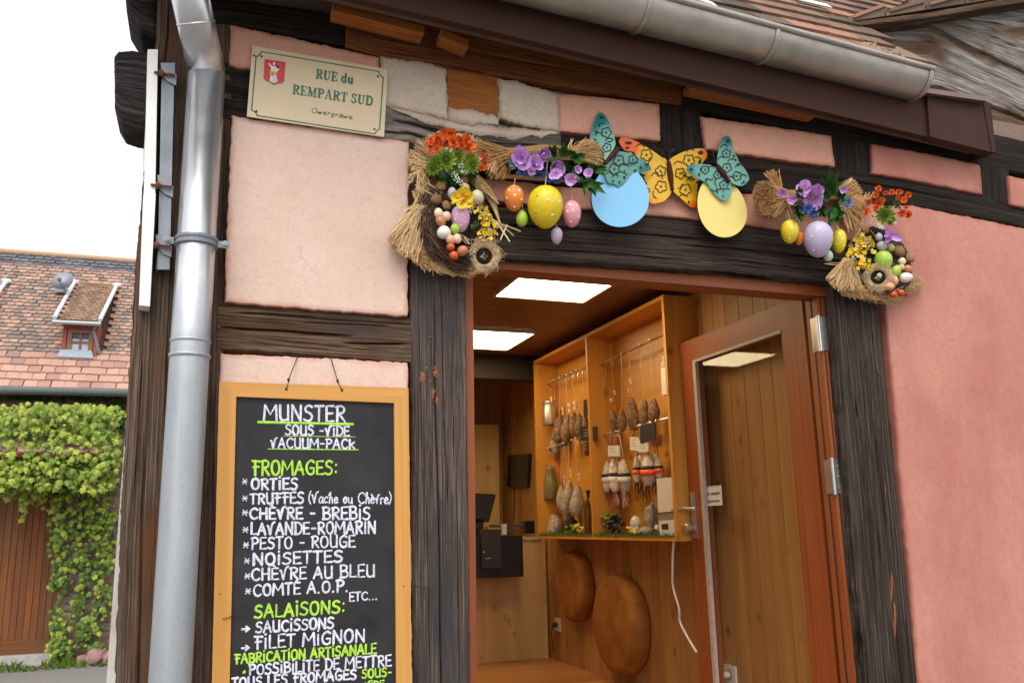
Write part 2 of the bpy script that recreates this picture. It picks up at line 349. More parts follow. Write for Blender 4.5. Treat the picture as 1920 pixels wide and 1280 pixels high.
def resample(P, n):
    P = [V(p) for p in P]; L = [0]
    for a, b in zip(P, P[1:]): L.append(L[-1] + (b - a).length)
    out = []
    for i in range(n + 1):
        t = L[-1] * i / n; k = 0
        while k < len(L) - 2 and L[k + 1] < t: k += 1
        q = (t - L[k]) / max(1e-9, L[k + 1] - L[k]); out.append(P[k].lerp(P[k + 1], q))
    return out
rag = lambda t, L, s0, k: NZ.noise(V((t * L * 22, s0, k))) + .6 * NZ.noise(V((t * L * 70, s0, k + 5))) + .45 * NZ.noise(V((t * L * 190, s0, k + 8)))
def ptsY(P, y): return [PY(px, py, y) for px, py in P]
def slab(A, B, y, thick, name, mat, parent, n=60, m=14, r=.012, en=.004, sn=.003, ends=False, cracks=(), seed=None, smooth=True, rr=None):
    """a hewn timber or plaster field between two edge lines A, B (points on the plane y); grain runs along A"""
    so_ = U(0, 99) if seed is None else seed
    A = resample(A, n); B = resample(B, n); mb = MB(); mb.e = []
    Ltot = sum((A[i + 1] - A[i]).length for i in range(n))
    W = sum((A[i] - B[i]).length for i in range(n + 1)) / (n + 1)
    rr = r if rr is None else rr
    f = [0, .12, .35, .65, 1]; ss = [rr * q / W for q in f]
    k = max(2, m); ss = ss + [ss[-1] + (1 - 2 * ss[-1]) * i / k for i in range(1, k)] + [1 - q for q in ss[::-1]]
    tt = [i / n for i in range(n + 1)]
    if ends:
        e = [rr * q / Ltot for q in f]; tt = e + [e[-1] + (1 - 2 * e[-1]) * i / (n - 1) for i in range(1, n - 1)] + [1 - q for q in e[::-1]]
    rows = []; uvs = []
    for t in tt:
        q = t * n; i = min(n - 1, int(q)); a = A[i].lerp(A[i + 1], q - i); b = B[i].lerp(B[i + 1], q - i)
        dv = (b - a).normalized(); al = (A[min(i + 1, n)] - A[i]).normalized()
        oa = dv * en * rag(t, Ltot, so_, 0)
        ob = dv * en * rag(t, Ltot, so_, 20)
        row = []; ur = []
        for s_ in ss:
            d = min(s_, 1 - s_) * W
            if ends: d = min(d, min(t, 1 - t) * Ltot)
            p = a.lerp(b, s_) + oa * math.exp(-s_ * W / .012) + ob * math.exp(-(1 - s_) * W / .012)
            if ends and min(t, 1 - t) * Ltot < rr: p = p + al * en * rag(s_, W, so_, 30 if t < .5 else 40)
            x = min(1, d / r); dy = r * (1 - math.sqrt(max(0, 1 - (1 - x) ** 2)))
            dy += sn * .8 * NZ.noise(V((t * Ltot * 2.2, s_ * W * 7, so_))) + sn * .12 * NZ.noise(V((t * Ltot * 5, s_ * W * 90, so_ + 7)))
            for (ct0, cs0, ct1, cs1, cw, cd) in cracks:
                if ct0 <= t <= ct1:
                    u = (t - ct0) / (ct1 - ct0); cs = cs0 + (cs1 - cs0) * u + .03 * NZ.noise(V((t * 4, ct0 * 9, 3)))
                    fade = min(1, 6 * u, 6 * (1 - u)); dd = (s_ - cs) * W / (cw * (.6 + .5 * fade))
                    dy += cd * fade * math.exp(-dd * dd)
            p = p + V((0, dy, 0)); row.append(p); ur.append((t * Ltot + so_, s_ * W)); mb.e.append(min(1, d / .07))
        rows.append(row); uvs.append(ur)
    nn = len(ss); b0 = 0; mb.v = [p for r_ in rows for p in r_]
    for i in range(len(rows) - 1):
        for j in range(nn - 1):
            mb.face((i * nn + j, i * nn + j + 1, (i + 1) * nn + j + 1, (i + 1) * nn + j), 0, .5, [uvs[i][j], uvs[i][j + 1], uvs[i + 1][j + 1], uvs[i + 1][j]])
    ring = [j for j in range(nn)] + [i * nn + nn - 1 for i in range(1, len(rows))] + [(len(rows) - 1) * nn + j for j in range(nn - 2, -1, -1)] + [i * nn for i in range(len(rows) - 2, 0, -1)]
    off = len(mb.v); mb.v += [V((mb.v[i].x, y + thick, mb.v[i].z)) for i in ring]; mb.e += [0.0] * len(ring)
    fl = [q for r_ in uvs for q in r_]
    for k_ in range(len(ring)):
        k2 = (k_ + 1) % len(ring); a, b = ring[k_], ring[k2]
        sh = (0, .02); mb.face((a, b, off + k2, off + k_), 0, .5, [fl[a], fl[b], (fl[b][0], fl[b][1] + .02), (fl[a][0], fl[a][1] + .02)])
    return mb.build(name, mat, parent, smooth)
def slabY(Apx, Bpx, y, thick, name, mat, parent, **k): return slab(ptsY(Apx, y), ptsY(Bpx, y), y, thick, name, mat, parent, **k)

# ================================================================== SETTING
g = MB(); g.poly([(-60, -40, 0), (60, -40, 0), (60, 80, 0), (-60, 80, 0)])
b = NB('street_asphalt', .9); f = b.noise(b.coords('Object'), 120, 4); b.color(b.ramp(f, [(.3, (.16, .15, .14)), (.7, (.27, .25, .23))])); b.bump(f, .3)
structure(g.build('ground', b.m))

# ------------------------------------------------------------------ the shop house
house = thing('half_timbered_shop', (1.2, 0, 0), 'pink half timbered shop house with dark weathered beams and an open wooden door', 'house')
# core walls behind the timber and plaster
core = MB()
core.box((-.20, .035, 0), (.77, .16, 3.35)); core.box((.77, .035, 2.53), (2.30, .16, 3.35)); core.box((2.30, .035, 0), (5.2, .16, 3.35)); core.box((.77, .035, 0), (2.30, .16, .66))
core.build('wall_core', plain('wall_core_render', (.20, .13, .10), .9), house)
mb = MB(); mb.box((-.2255, .06, 0), (-.203, 5.0, 2.08)); mb.build('side_wall', SIDEP, house)
# timbers
slabY([(296, -40), (293, 60), (253, 500), (226, 950), (214, 1290), (206, 1560)], [(440, -40), (436, 215), (424, 500), (410, 950), (399, 1290), (392, 1560)], 0, .14, 'corner_post', T_POST, house, n=200, m=80, r=.012, sn=.004,
      cracks=[(.05, .68, .97, .74, .003, .03), (.3, .35, .6, .42, .0015, .012), (.55, .2, .95, .26, .002, .015), (.2, .12, .7, .15, .0015, .01)])
slabY([(768, 488), (772, 900), (773, 1290), (775, 1500)], [(874, 488), (879, 900), (882, 1290), (884, 1500)], -.004, .13, 'timber_post', T_MID, house, n=200, m=90, r=.012, sn=.0035,
      cracks=[(.04, .40, .98, .52, .0018, .022), (.02, .52, .5, .62, .0014, .015), (.45, .25, .8, .3, .0012, .010), (.3, .78, .95, .82, .0010, .008), (.1, .15, .4, .18, .001, .008)])
slabY([(1556, 505), (1590, 900), (1625, 1290), (1645, 1500)], [(1640, 505), (1682, 900), (1722, 1290), (1742, 1500)], -.004, .13, 'timber_post', T_LINT, house, n=200, m=80, r=.012, sn=.0035,
      cracks=[(.05, .62, .95, .70, .0018, .02), (.2, .3, .7, .34, .0012, .012), (.4, .85, .9, .9, .0012, .01)])
slabY([(408, 566), (580, 580), (772, 595)], [(405, 655), (580, 668), (772, 680)], -.002, .1, 'timber_rail', T_RAIL, house, n=160, m=90, r=.01, sn=.004,
      cracks=[(.0, .52, .70, .50, .0022, .022), (.62, .68, 1.0, .58, .0020, .02), (.40, .3, .9, .22, .0012, .01), (.05, .2, .5, .13, .0012, .010), (.15, .8, .6, .84, .0012, .008)])
slabY([(775, 380), (905, 384), (1090, 394), (1400, 424), (1560, 447), (1650, 462)], [(775, 476), (880, 482), (1090, 494), (1380, 513), (1550, 531), (1650, 545)], -.012, .12, 'lintel_beam', T_LINT, house, n=240, m=80, r=.012, sn=.004,
      cracks=[(.08, .36, .66, .34, .0022, .026), (.5, .50, .96, .46, .0018, .02), (.2, .78, .55, .8, .0012, .012), (.1, .6, .4, .62, .0012, .01), (.6, .75, .95, .72, .0012, .01)])
slabY([(735, 192), (900, 232), (1050, 252), (1240, 266), (1320, 283), (1565, 314), (1640, 327), (1842, 368), (1960, 398)],
      [(735, 272), (905, 334), (1090, 352), (1240, 356), (1400, 362), (1640, 381), (1700, 384), (1842, 410), (1960, 436)], -.003, .1, 'timber_beam', T_BLACK, house, n=140, m=22, sn=.005, cracks=[(.02, .3, .9, .4, .003, .02)])
slabY([(700, 180), (735, 190), (830, 212), (960, 236), (1052, 250)], [(700, 262), (768, 266), (850, 296), (960, 300), (1052, 296)], -.010, .04, 'peeling_beam_face', T_PEEL, house, n=70, m=22, sn=.005, r=.01,
      cracks=[(.05, .45, .95, .55, .004, .02), (.1, .72, .8, .8, .004, .02)])
slabY([(400, 108), (480, 126), (720, 176)], [(404, 222), (480, 232), (720, 268)], -.003, .1, 'timber_beam', T_BLACK, house, n=60, m=22, sn=.005, cracks=[(.0, .6, .5, .55, .003, .02)])
slabY([(380, -10), (480, 2), (648, 28)], [(380, 46), (440, 48), (648, 84)], -.004, .1, 'wall_plate', T_BLACK, house, n=50, m=18, sn=.004)
slabY([(648, 14), (900, 60), (1280, 130)], [(648, 88), (715, 108), (1000, 152), (1278, 198)], -.010, .1, 'wall_plate', T_BROWN, house, n=90, m=24, sn=.004, cracks=[(.0, .5, .7, .55, .002, .01)])
slabY([(1278, 128), (1500, 172), (1920, 262), (2000, 280)], [(1276, 200), (1500, 246), (1640, 274), (1840, 310), (2000, 342)], -.005, .1, 'wall_plate', T_BLACK, house, n=70, m=18, sn=.004)
for L_, R_ in (([(1236, 190), (1238, 270)], [(1316, 206), (1324, 286)]), ([(1560, 244), (1565, 318)], [(1634, 262), (1638, 330)]), ([(1838, 300), (1842, 372)], [(1893, 312), (1897, 386)])):
    slabY(L_, R_, -.004, .1, 'short_post', T_BLACK, house, n=24, m=16, sn=.004)
# plaster fields
P = lambda A, B, mat, y=-.016, **k: slabY(A, B, y, .05, 'plaster_panel', mat, house, ends=True, n=k.pop('n', 150), m=k.pop('m', 60), r=k.pop('r', .0040), en=k.pop('en', .0036), sn=k.pop('sn', .0012), **k)
P([(434, 217), (600, 240), (768, 266)], [(420, 566), (600, 581), (764, 593)], PINK)
P([(412, 662), (590, 671), (765, 679)], [(398, 1300), (590, 1302), (774, 1304)], PINK)
P([(433, 47), (570, 76), (712, 108)], [(428, 122), (570, 150), (712, 182)], PINKU, n=80, m=22)
P([(712, 104), (780, 114), (838, 126)], [(716, 196), (780, 210), (842, 224)], WHITEP, y=-.015, n=90, m=50, r=.005, en=.0085, sn=.0025)
P([(935, 144), (990, 158), (1048, 176)], [(934, 222), (990, 238), (1052, 248)], WHITEP, y=-.015, n=90, m=50, r=.005, en=.0085, sn=.0025)
P([(838, 196), (880, 206), (936, 220)], [(840, 226), (890, 234), (938, 236)], WHITEP, y=-.014, n=40, m=8, r=.004, en=.011)
P([(720, 196), (800, 214), (880, 232), (960, 238), (1050, 246)], [(735, 204), (800, 232), (880, 250), (960, 262), (1046, 252)], WHITEP, y=-.0125, n=110, m=14, r=.002, en=.011, sn=.001)
P([(1044, 175), (1140, 183), (1237, 195)], [(1048, 246), (1140, 256), (1239, 264)], PINKU, n=80, m=22)
P([(1314, 218), (1440, 236), (1559, 254)], [(1324, 280), (1440, 296), (1566, 313)], PINKU, n=80, m=22)
P([(1634, 270), (1740, 288), (1838, 309)], [(1636, 325), (1740, 343), (1843, 365)], ROSE, n=80, m=22)
P([(1891, 329), (1930, 338), (1990, 352)], [(1895, 383), (1930, 391), (1990, 404)], ROSE, n=20, m=14)
P([(800, 322), (905, 334), (1090, 353), (1240, 357), (1400, 363), (1560, 374), (1656, 384)], [(800, 376), (905, 374), (1090, 391), (1240, 404), (1400, 421), (1560, 444), (1656, 462)], PINKU, n=90, m=12)
slabY([(1644, 384), (1706, 384), (1842, 411), (2010, 446)], [(1725, 1310), (1790, 1310), (1900, 1310), (2090, 1310)], -.008, .05, 'plaster_panel', ROSE, house, ends=True, n=150, m=120, r=.008, en=.0035, sn=.003)
slabY([(838, 126), (890, 134), (936, 145)], [(840, 208), (890, 220), (936, 226)], -.011, .03, 'wood_block', T_BLOCK, house, n=30, m=20, r=.004, en=.002, sn=.002, cracks=[(.1, .5, .9, .52, .0025, .01)])
# beam ends past the corner
slabY([(233, -22), (240, -30), (300, -36)], [(236, 12), (262, 52), (300, 62)], .02, .2, 'beam_end', T_CHAR, house, n=24, m=20, r=.03, sn=.006, en=.003, ends=True, rr=.03)
slabY([(213, 104), (222, 92), (250, 91), (296, 97)], [(214, 196), (226, 218), (250, 226), (296, 234)], .02, .2, 'beam_end', T_CHAR, house, n=30, m=26, r=.022, sn=.007, en=.003, ends=True, rr=.022)
# old nails and flakes of orange paint left on the posts
for (px, py) in ((410, 613), (806, 632), (318, 833), (862, 560), (1648, 700), (420, 980), (1240, 460), (1500, 490)):
    mb = MB(); p = PY(px, py, -.006); mb.lathe(p, (0, -1, 0), [(.0045, -.004), (.0045, .003), (.002, .004)], 7); mb.build('nail', RUST, house)
FLK = plain('orange_paint_flake', (.27, .075, .025), .8, var=.4, scale=120)
for (px, py, w_, h_) in ((792, 706, 9, 16), (806, 716, 5, 7), (818, 700, 7, 11), (812, 738, 5, 16), (820, 752, 5, 9), (800, 690, 5, 5), (816, 690, 3, 6), (860, 605, 2, 14), (1672, 1100, 3, 34), (1678, 1160, 4, 40), (1660, 920, 2, 12)):
    mb = MB(); y_ = -.0068; c_ = PY(px, py, y_ - .001); n = 14; rg = [PY(px + w_ * math.cos(6.283 * i / n) * U(.4, 1.25), py + h_ * math.sin(6.283 * i / n) * U(.5, 1.25), y_ + .004) for i in range(n)]
    for i in range(n): mb.poly([rg[i], rg[(i + 1) % n], c_])
    mb.build('paint_flake', FLK, house)
# eaves
def bar3(mb, a, b_, h, t, m=0):       # plank from a to b (lower outer edge), height h up, thickness t towards the wall
    a, b_ = V(a), V(b_); up = V((0, 0, h)); bk = V((0, t, 0))
    mb.hexa([a, b_, b_ + bk, a + bk, a + up, b_ + up, b_ + up + bk, a + up + bk], m)
fa = MB(); bar3(fa, (-.35, -.315, 3.185), (3.0, -.104, 3.108), .235, .03); fa.build('fascia_board', BROWNM, house)
fb = MB(); bar3(fb, (-.35, -.285, 3.187), (2.999, -.074, 3.110), .012, .022); fb.build('soffit_board', SOFF, house)
for (x0, x1, y, z) in ((.30, .60, -.15, 3.195), (.66, .76, -.12, 3.19), (1.62, 2.2, -.11, 3.165)): fc = MB(); bar3(fc, (x0, y, z), (x1, y + .02, z - .012), .025, .07); fc.build('eaves_batten', T_BLOCK, house)
# capped end of the fascia
q = [PY(1730, 150, -.13), PY(1868, 174, -.10)]
e0, e1 = V((2.58, -.150, 3.33)), PY(1866, 180, -.10)
mb = MB(); A0 = PY(1738, 172, -.137); A1 = PY(1846, 192, -.115); B1 = PY(1862, 286, -.112); B0 = PY(1744, 256, -.137)
dy = V((0, .045, 0)); mb.hexa([B0, B1, B1 + dy, B0 + dy, A0, A1, A1 + dy, A0 + dy])
mb.hexa([A1 + V((-.012, -.004, 0)), B1 + V((-.010, -.004, 0)), B1 + V((.012, -.004, 0)), A1 + V((.03, -.004, 0)), A1 + V((-.012, .1, 0)), B1 + V((-.010, .1, 0)), B1 + V((.012, .1, 0)), A1 + V((.03, .1, 0))])
mb.build('fascia_end', BROWNM, house)
mb = MB(); A0 = PY(1730, 173, -.165); A1 = PY(1852, 190, -.150); T0 = A0 + V((.0, .0, .022)); T1 = A1 + V((0, 0, .022)); bk = V((.04, .16, .03))
mb.hexa([A0, A1, A1 + bk, A0 + bk, T0, T1, T1 + bk, T0 + bk]); mb.build('flashing_cap', plain('brown_flashing', (.17, .10, .085), .35, var=.05), house)
# gutter
G0, G1 = V((.10, -.45 + .085, 3.33)), V((2.64, -.25 + .085, 3.335))
gd = (G1 - G0).normalized(); gp = V((gd.y, -gd.x, 0)).normalized()
def gring(c, r, a0=0, a1=180, seg=18): return [c + gp * (r * math.cos(math.radians(a0 + (a1 - a0) * i / seg))) - V((0, 0, r * math.sin(math.radians(a0 + (a1 - a0) * i / seg)))) for i in range(seg + 1)]
mb = MB(); N_ = 24; R_ = .083
mb.grid([gring(G0.lerp(G1, i / N_), R_) for i in range(N_ + 1)]); mb.grid([gring(G0.lerp(G1, i / N_), R_ - .004) for i in range(N_ + 1)])
rim = [G0.lerp(G1, i / N_) + gp * (R_ + .004) + V((0, 0, .004)) for i in range(N_ + 1)]; mb.tube(rim, .011, 8)
gut = mb.build('gutter', GUT, house, True)
for px in (1210, 1448):
    c = None
    for i in range(400):
        p = G0.lerp(G1, i / 400)
        if PROJ(p + gp * .05 - V((0, 0, .06)))[0] > px: c = p; break
    mb = MB(); mb.grid([gring(c - gd * .010, R_ + .002), gring(c - gd * .008, R_ + .006), gring(c + gd * .008, R_ + .006), gring(c + gd * .010, R_ + .002)]); mb.build('gutter_joint', GUT, gut, True)
mb = MB(); mb.grid([gring(G1 - gd * .022, R_ + .002), gring(G1 - gd * .020, R_ + .006), gring(G1 - gd * .004, R_ + .006), gring(G1 - gd * .002, R_ + .001)]); mb.poly(gring(G1 - gd * .004, R_)); mb.build('gutter_end_cap', GUT, gut, False)
# downpipe
pr = .053; PXc, PYc = -.062, -.088
el = V((PXc, PYc, PY(386, 135, PYc).z)); top = PY(338, -90, -.26)
mb = MB(); mb.tube([(PXc, PYc, 0), (PXc, PYc, 1.0), (PXc, PYc, 2.0), el], pr, 28)
mb.tube([el + (el - top).normalized() * .0, el.lerp(top, .5), top], pr + .0012, 28)
mb.lathe(el, (el - top).normalized(), [(.0, -pr), (pr * .7, -pr * .7), (pr, 0), (pr * .7, pr * .7), (0, pr)], 28)
dp = mb.build('downpipe', ZINC, house, True)
zc = PY(366, 455, PYc).z
mb = MB(); mb.lathe((PXc, PYc, zc - .013), (0, 0, 1), [(pr + .001, 0), (pr + .006, .002), (pr + .006, .010), (pr + .003, .012), (pr + .003, .016), (pr + .006, .018), (pr + .006, .026), (pr + .001, .028)], 28)
for sx in (-1, 1):
    mb.box((PXc + sx * (pr + .004) - .004, PYc - .004, zc - .010), (PXc + sx * (pr + .03), PYc + .004, zc + .010)); mb.lathe((PXc + sx * (pr + .026), PYc - .003, zc), (0, -1, 0), [(.012, 0), (.012, .004), (.006, .005), (.006, .010)], 12)
mb.box((PXc - .006, PYc + pr, zc - .01), (PXc + .006, .01, zc + .01)); mb.build('pipe_clamp', GALV, dp)
for py, r2 in ((640, .002), (668, .0035), (120, .003)):
    if py == 120:
        c = el.lerp(top, .42); mb = MB(); mb.lathe(c, (top - el).normalized(), [(pr, -.004), (pr + r2, -.002), (pr + r2, .002), (pr, .004)], 28)
    else:
        z = PY(352, py, PYc).z; mb = MB(); mb.lathe((PXc, PYc, z), (0, 0, 1), [(pr - .001, -.006), (pr + r2, -.004), (pr + r2, .004), (pr - .001, .006)], 28)
    mb.build('pipe_joint', ZINC, dp, True)
# roof: tiled slope over the gutter
th = math.radians(50); rn = V((0, -math.sin(th), math.cos(th))); ru = V((0, math.cos(th), math.sin(th))); re = V((2, -.215, 3.362))
mb = MB(); mb.hexa([re + V((-2.4, .0, -.03)), re + V((.62, 0, -.03)), re + V((.62, 0, -.03)) + ru * 1.6, re + V((-2.4, 0, -.03)) + ru * 1.6, re + V((-2.4, 0, -.015)), re + V((.62, 0, -.015)), re + V((.62, 0, -.015)) + ru * 1.6, re + V((-2.4, 0, -.015)) + ru * 1.6])
TILE = tinted('old_clay_tile', [(0, (.07, .05, .038)), (.4, (.17, .105, .07)), (.75, (.26, .15, .095)), (1, (.38, .18, .10))], .85, bump=.5, scale=45)
roof = mb.build('roof', plain('roof_batten', (.05, .035, .025), .9), house)
mb = MB(); tw, tl = .165, .13
for r in range(0, 14):
    for c in range(-15, 14):
        x = c * tw + (tw / 2 if r % 2 else 0) + U(-.004, .004); tt = U(0, 1)
        p = re + V((x, 0, 0)) + ru * (r * tl + U(-.008, .008)) + rn * .012
        if p.x + tw > 2.70 and p.y < .16: continue
        dl, dx = ru * (tl * 1.7) - rn * .018, V((tw - .006, 0, 0)); k = rn * .016
        mb.hexa([p, p + dx, p + dx + dl, p + dl, p + k, p + dx + k, p + dx + dl + k, p + dl + k], 0, tt)
mb.build('roof_tiles', TILE, roof)
# mortar fillet along the rake of the roof
mb = MB()
for i in range(34):
    t = i / 59; px, py = 1600 + 150 * t, 62 + 72 * t; p = PN(px, py, re + rn * .03, rn); mb.blob(p + V((U(-.03, .04), 0, 0)) - rn * U(.022, .036), U(.02, .045), U(.02, .03), U(.014, .02), 0, rnd(), .3)
mb.build('mortar_fillet', plain('mossy_mortar', (.27, .215, .14), .95, var=.5, scale=120), roof, True)
for (a, b_) in (((1312, 2), (1345, 14)), ((1500, 2), (1560, 16))):
    mb = MB(); A_, B_ = PN(*a, re + rn * .035, rn), PN(*b_, re + rn * .035, rn); s_ = ru * .05
    mb.hexa([A_, B_, B_ + s_, A_ + s_, A_ + rn * .004, B_ + rn * .004, B_ + s_ + rn * .004, A_ + s_ + rn * .004]); mb.build('metal_flashing', WHITEM, roof)

# ------------------------------------------------------------------ neighbouring gable, upper right
gab = thing('wooden_gable', (3.2, .25, 3.2), 'weathered grey board gable with broken tiles along its verge above the brown fascia', 'gable')
slabY([(1580, 40), (1740, 40), (1830, 92), (1990, 170)], [(1600, 140), (1760, 160), (1870, 200), (1990, 250)], .14, .05, 'gable_board', T_GREY, gab, n=70, m=30, r=.006, sn=.006, cracks=[(.2, .3, .9, .4, .004, .02), (.1, .7, .8, .75, .003, .015)])
slabY([(1700, 0), (1800, -30), (1990, -60)], [(1736, 42), (1830, 90), (1990, 164)], .12, .05, 'gable_board', T_GREY, gab, n=50, m=24, r=.006, sn=.006)
slabY([(1850, 200), (1920, 228), (2000, 258)], [(1850, 238), (1920, 262), (2000, 292)], .10, .05, 'gable_board', T_RAIL, gab, n=30, m=14, r=.006, sn=.006)
slabY([(1850, 236), (1920, 258), (2000, 286)], [(1850, 300), (1920, 322), (2000, 350)], .13, .05, 'gable_board', T_BLACK, gab, n=30, m=14, r=.006, sn=.006)
slabY([(1592, 42), (1740, 24), (1860, 2), (2000, -22)], [(1592, 50), (1740, 34), (1860, 14), (2000, -8)], .04, .12, 'verge_board', T_RAIL, gab, n=50, m=6, r=.003, en=.002)
mb = MB(); xs = [1592, 1662, 1738, 1812, 1880, 1950, 2020]
for i, (a, b_) in enumerate(zip(xs, xs[1:])):
    ya, yb = 41 - (a - 1592) * .155, 41 - (b_ - 1592) * .155
    A_, B_ = PY(a, ya, .045), PY(b_ - 3, yb, .045); h0, h1 = V((0, 0, U(.012, .02))), V((0, 0, U(.026, .042))); bk = V((0, .22, .02))
    mb.hexa([A_, B_, B_ + bk, A_ + bk, A_ + h0, B_ + h1, B_ + h1 + bk, A_ + h0 + bk], 0, U(.1, .6))
    mb.hexa([A_ + h0 * 1.1 + V((.02, -.01, 0)), B_ + h1 * 1.05 + V((0, -.01, 0)), B_ + h1 + bk, A_ + h0 + bk, A_ + h0 * 1.1 + V((.02, -.01, .016)), B_ + h1 + V((0, -.01, .018)), B_ + h1 + bk + V((0, 0, .016)), A_ + h0 + bk + V((0, 0, .016))], 0, U(.3, 1))
mb.build('verge_tiles', TILE, gab)
mb = MB(); th2 = math.radians(40)
for r in range(7):
    for c in range(9):
        p = V((2.95 + c * .17 + (r % 2) * .08, .35 + r * .10, 4.0 + r * .09)); mb.hexa([p, p + V((.16, 0, 0)), p + V((.16, .15, .125)), p + V((0, .15, .125)), p + V((0, 0, .016)), p + V((.16, 0, .016)), p + V((.16, .15, .141)), p + V((0, .15, .141))], 0, U(.4, 1))
mb.build('gable_roof_tiles', TILE, gab)

# ------------------------------------------------------------------ door frame, door, room
def beamp(mb, a, b_, m=0, t=.5): mb.box(a, b_, m, t)
df = MB(); df.box((.78, .03, .68), (.806, .14, 2.485));  df.box((.806, .03, 2.448), (2.285, .12, 2.520))
df.box((2.213, .045, .68), (2.30, .112, 2.446), 0, .35); df.box((2.2115, .074, .68), (2.2130, .081, 2.446), 1); df.box((2.2275, .0435, .68), (2.2325, .045, 2.446), 1); df.build('door_frame', [FRAMEW, BLINE], house)
BW = boards('spruce_board', (.33, .15, .045), (.50, .26, .085), .5)
BWD = boards('brown_ceiling_board', (.19, .078, .024), (.29, .13, .042), .45, True)
BFL = boards('floor_board', (.34, .135, .04), (.46, .20, .062), .35, False)
BPALE = boards('pale_pine_board', (.48, .29, .11), (.60, .39, .165), .5, True, .8, 9)
XW = 2.35
mb = MB(); y = .16
while y < 4.3:
    wd = U(.09, .15); mb.box((XW, y, .68), (XW + .03, y + wd - .004, 2.8), 0, rnd()); y += wd
mb.box((XW + .012, .16, .68), (XW + .045, 4.3, 2.8), 0, 1); mb.build('room_wall', BW, house)
mb = MB(); x = .2
while x < 2.4:
    mb.box((x, 4.28, .68), (x + .116, 4.32, 2.8), 0, rnd()); x += .12
mb.box((.2, 4.30, .68), (2.4, 4.34, 2.8), 0, 1); mb.build('room_wall', BW, house)
mb = MB(); mb.box((.16, .16, .68), (.2, 4.3, 2.8)); mb.build('room_wall', BW, house)
mb = MB(); mb.box((.2, .160, 2.5), (2.35, .175, 2.8), 0, .6); mb.box((.2, .160, .68), (.775, .175, 2.8), 0, .6); mb.build('room_wall', BWD, house)
mb = MB(); y = .175
while y < 4.3:
    mb.box((.2, y, 2.8), (2.36, y + .113, 2.82), 0, rnd()); y += .116
mb.box((.2, .175, 2.812), (2.36, 4.3, 2.84), 0, 1); mb.build('room_ceiling', BWD, house); mb = MB(); mb.box((.2, 3.1, 2.62), (2.35, 3.24, 2.799)); mb.build('ceiling_beam', plain('dark_ceiling_beam', (.022, .013, .008), .7), house)
mb = MB(); y = .1
while y < 4.3:
    mb.box((.2, y, .64), (2.36, y + .137, .68), 0, rnd()); y += .14
mb.box((.2, .1, .6), (2.36, 4.3, .655)); mb.build('room_floor', BFL, house)
# door leaf, swung in against the right wall
X0, X1 = 2.233, 2.29
d = MB()
def leafbox(y0, y1, z0, z1, m=0): d.box((X0, y0, z0), (X1, y1, z1), m, U(.2, .6))
ZT = 2.48
leafbox(1.0, 1.112, .70, ZT); leafbox(.155, .302, .70, ZT); leafbox(.302, 1.0, 2.372, ZT); leafbox(.302, 1.0, .70, .83)
d.box((X0 + .012, .140, .70), (X1 + .004, .1545, ZT - .004), 1)
door = d.build('door', [FRAMEW, BLINE], house)
mb = MB(); mb.box((X0 - .004, .975, .83), (X0 + .014, 1.0, 2.372)); mb.box((X0 - .004, .302, 2.36), (X0 + .014, .975, 2.372)); mb.build('glazing_bead', plain('grey_seal', (.40, .33, .28), .5), door)
gm = NB('door_glass'); nt2 = gm.t; nt2.nodes.remove(gm.b)
tr = gm.n('ShaderNodeBsdfTransparent'); tr.inputs[0].default_value = (.97, .97, .93, 1); gl = gm.n('ShaderNodeBsdfGlossy'); gl.inputs['Roughness'].default_value = .02
fr = gm.n('ShaderNodeLayerWeight'); fr.inputs[0].default_value = .5; fq = gm.math('ADD', gm.math('MULTIPLY', gm.math('POWER', fr.outputs['Facing'], 5.0), .9), .05); mx = gm.n('ShaderNodeMixShader'); gm.l(fq, mx.inputs[0]); gm.l(tr.outputs[0], mx.inputs[1]); gm.l(gl.outputs[0], mx.inputs[2]); gm.l(mx.outputs[0], nt2.nodes['Material Output'].inputs[0])
mb = MB(); mb.poly([(X0 + .018, .302, 2.372), (X0 + .018, 1.0, 2.372), (X0 + .018, 1.0, .83), (X0 + .018, .302, .83)]); mb.build('glass_pane', gm.m, door, False, False)
STEEL = metal('brushed_steel', (.62, .60, .57), .3)
h0, h1 = PX(1300, 922, X0), PX(1300, 1008, X0)
mb = MB(); mb.box((X0 - .009, h0.y - .018, h1.z), (X0 - .0005, h0.y + .018, h0.z))
lv = PX(1302, 953, X0 - .05); mb.tube([(X0 - .004, h0.y, lv.z), (X0 - .055, h0.y, lv.z), (X0 - .058, h0.y + .015, lv.z), (X0 - .058, h0.y + .11, lv.z)], .009, 10)
kz = PX(1300, 990, X0 - .03).z; mb.lathe((X0 - .009, h0.y, kz), (-1, 0, 0), [(.015, 0), (.015, .02), (.024, .03), (.024, .045), (.018, .05)], 16); mb.build('handle', STEEL, door)
for (a, b_) in ((600, 662), (862, 926)):
    t0, t1 = PY(1520, a, .1).z, PY(1528 if a < 700 else 1548, b_, .1).z
    mb = MB(); mb.box((2.2165, .041, t1), (2.248, .0432, t0)); mb.box((2.2095, .05, t1), (2.2112, .088, t0)); mb.tube([(2.2105, .041, t1 - .004), (2.2105, .041, t0 + .004)], .0078, 10)
    for k in range(3): mb.lathe((2.235, .041, t1 + (t0 - t1) * (.2 + .3 * k)), (0, -1, 0), [(.005, 0), (.004, .002)], 8)
    mb.build('hinge', STEEL, door)

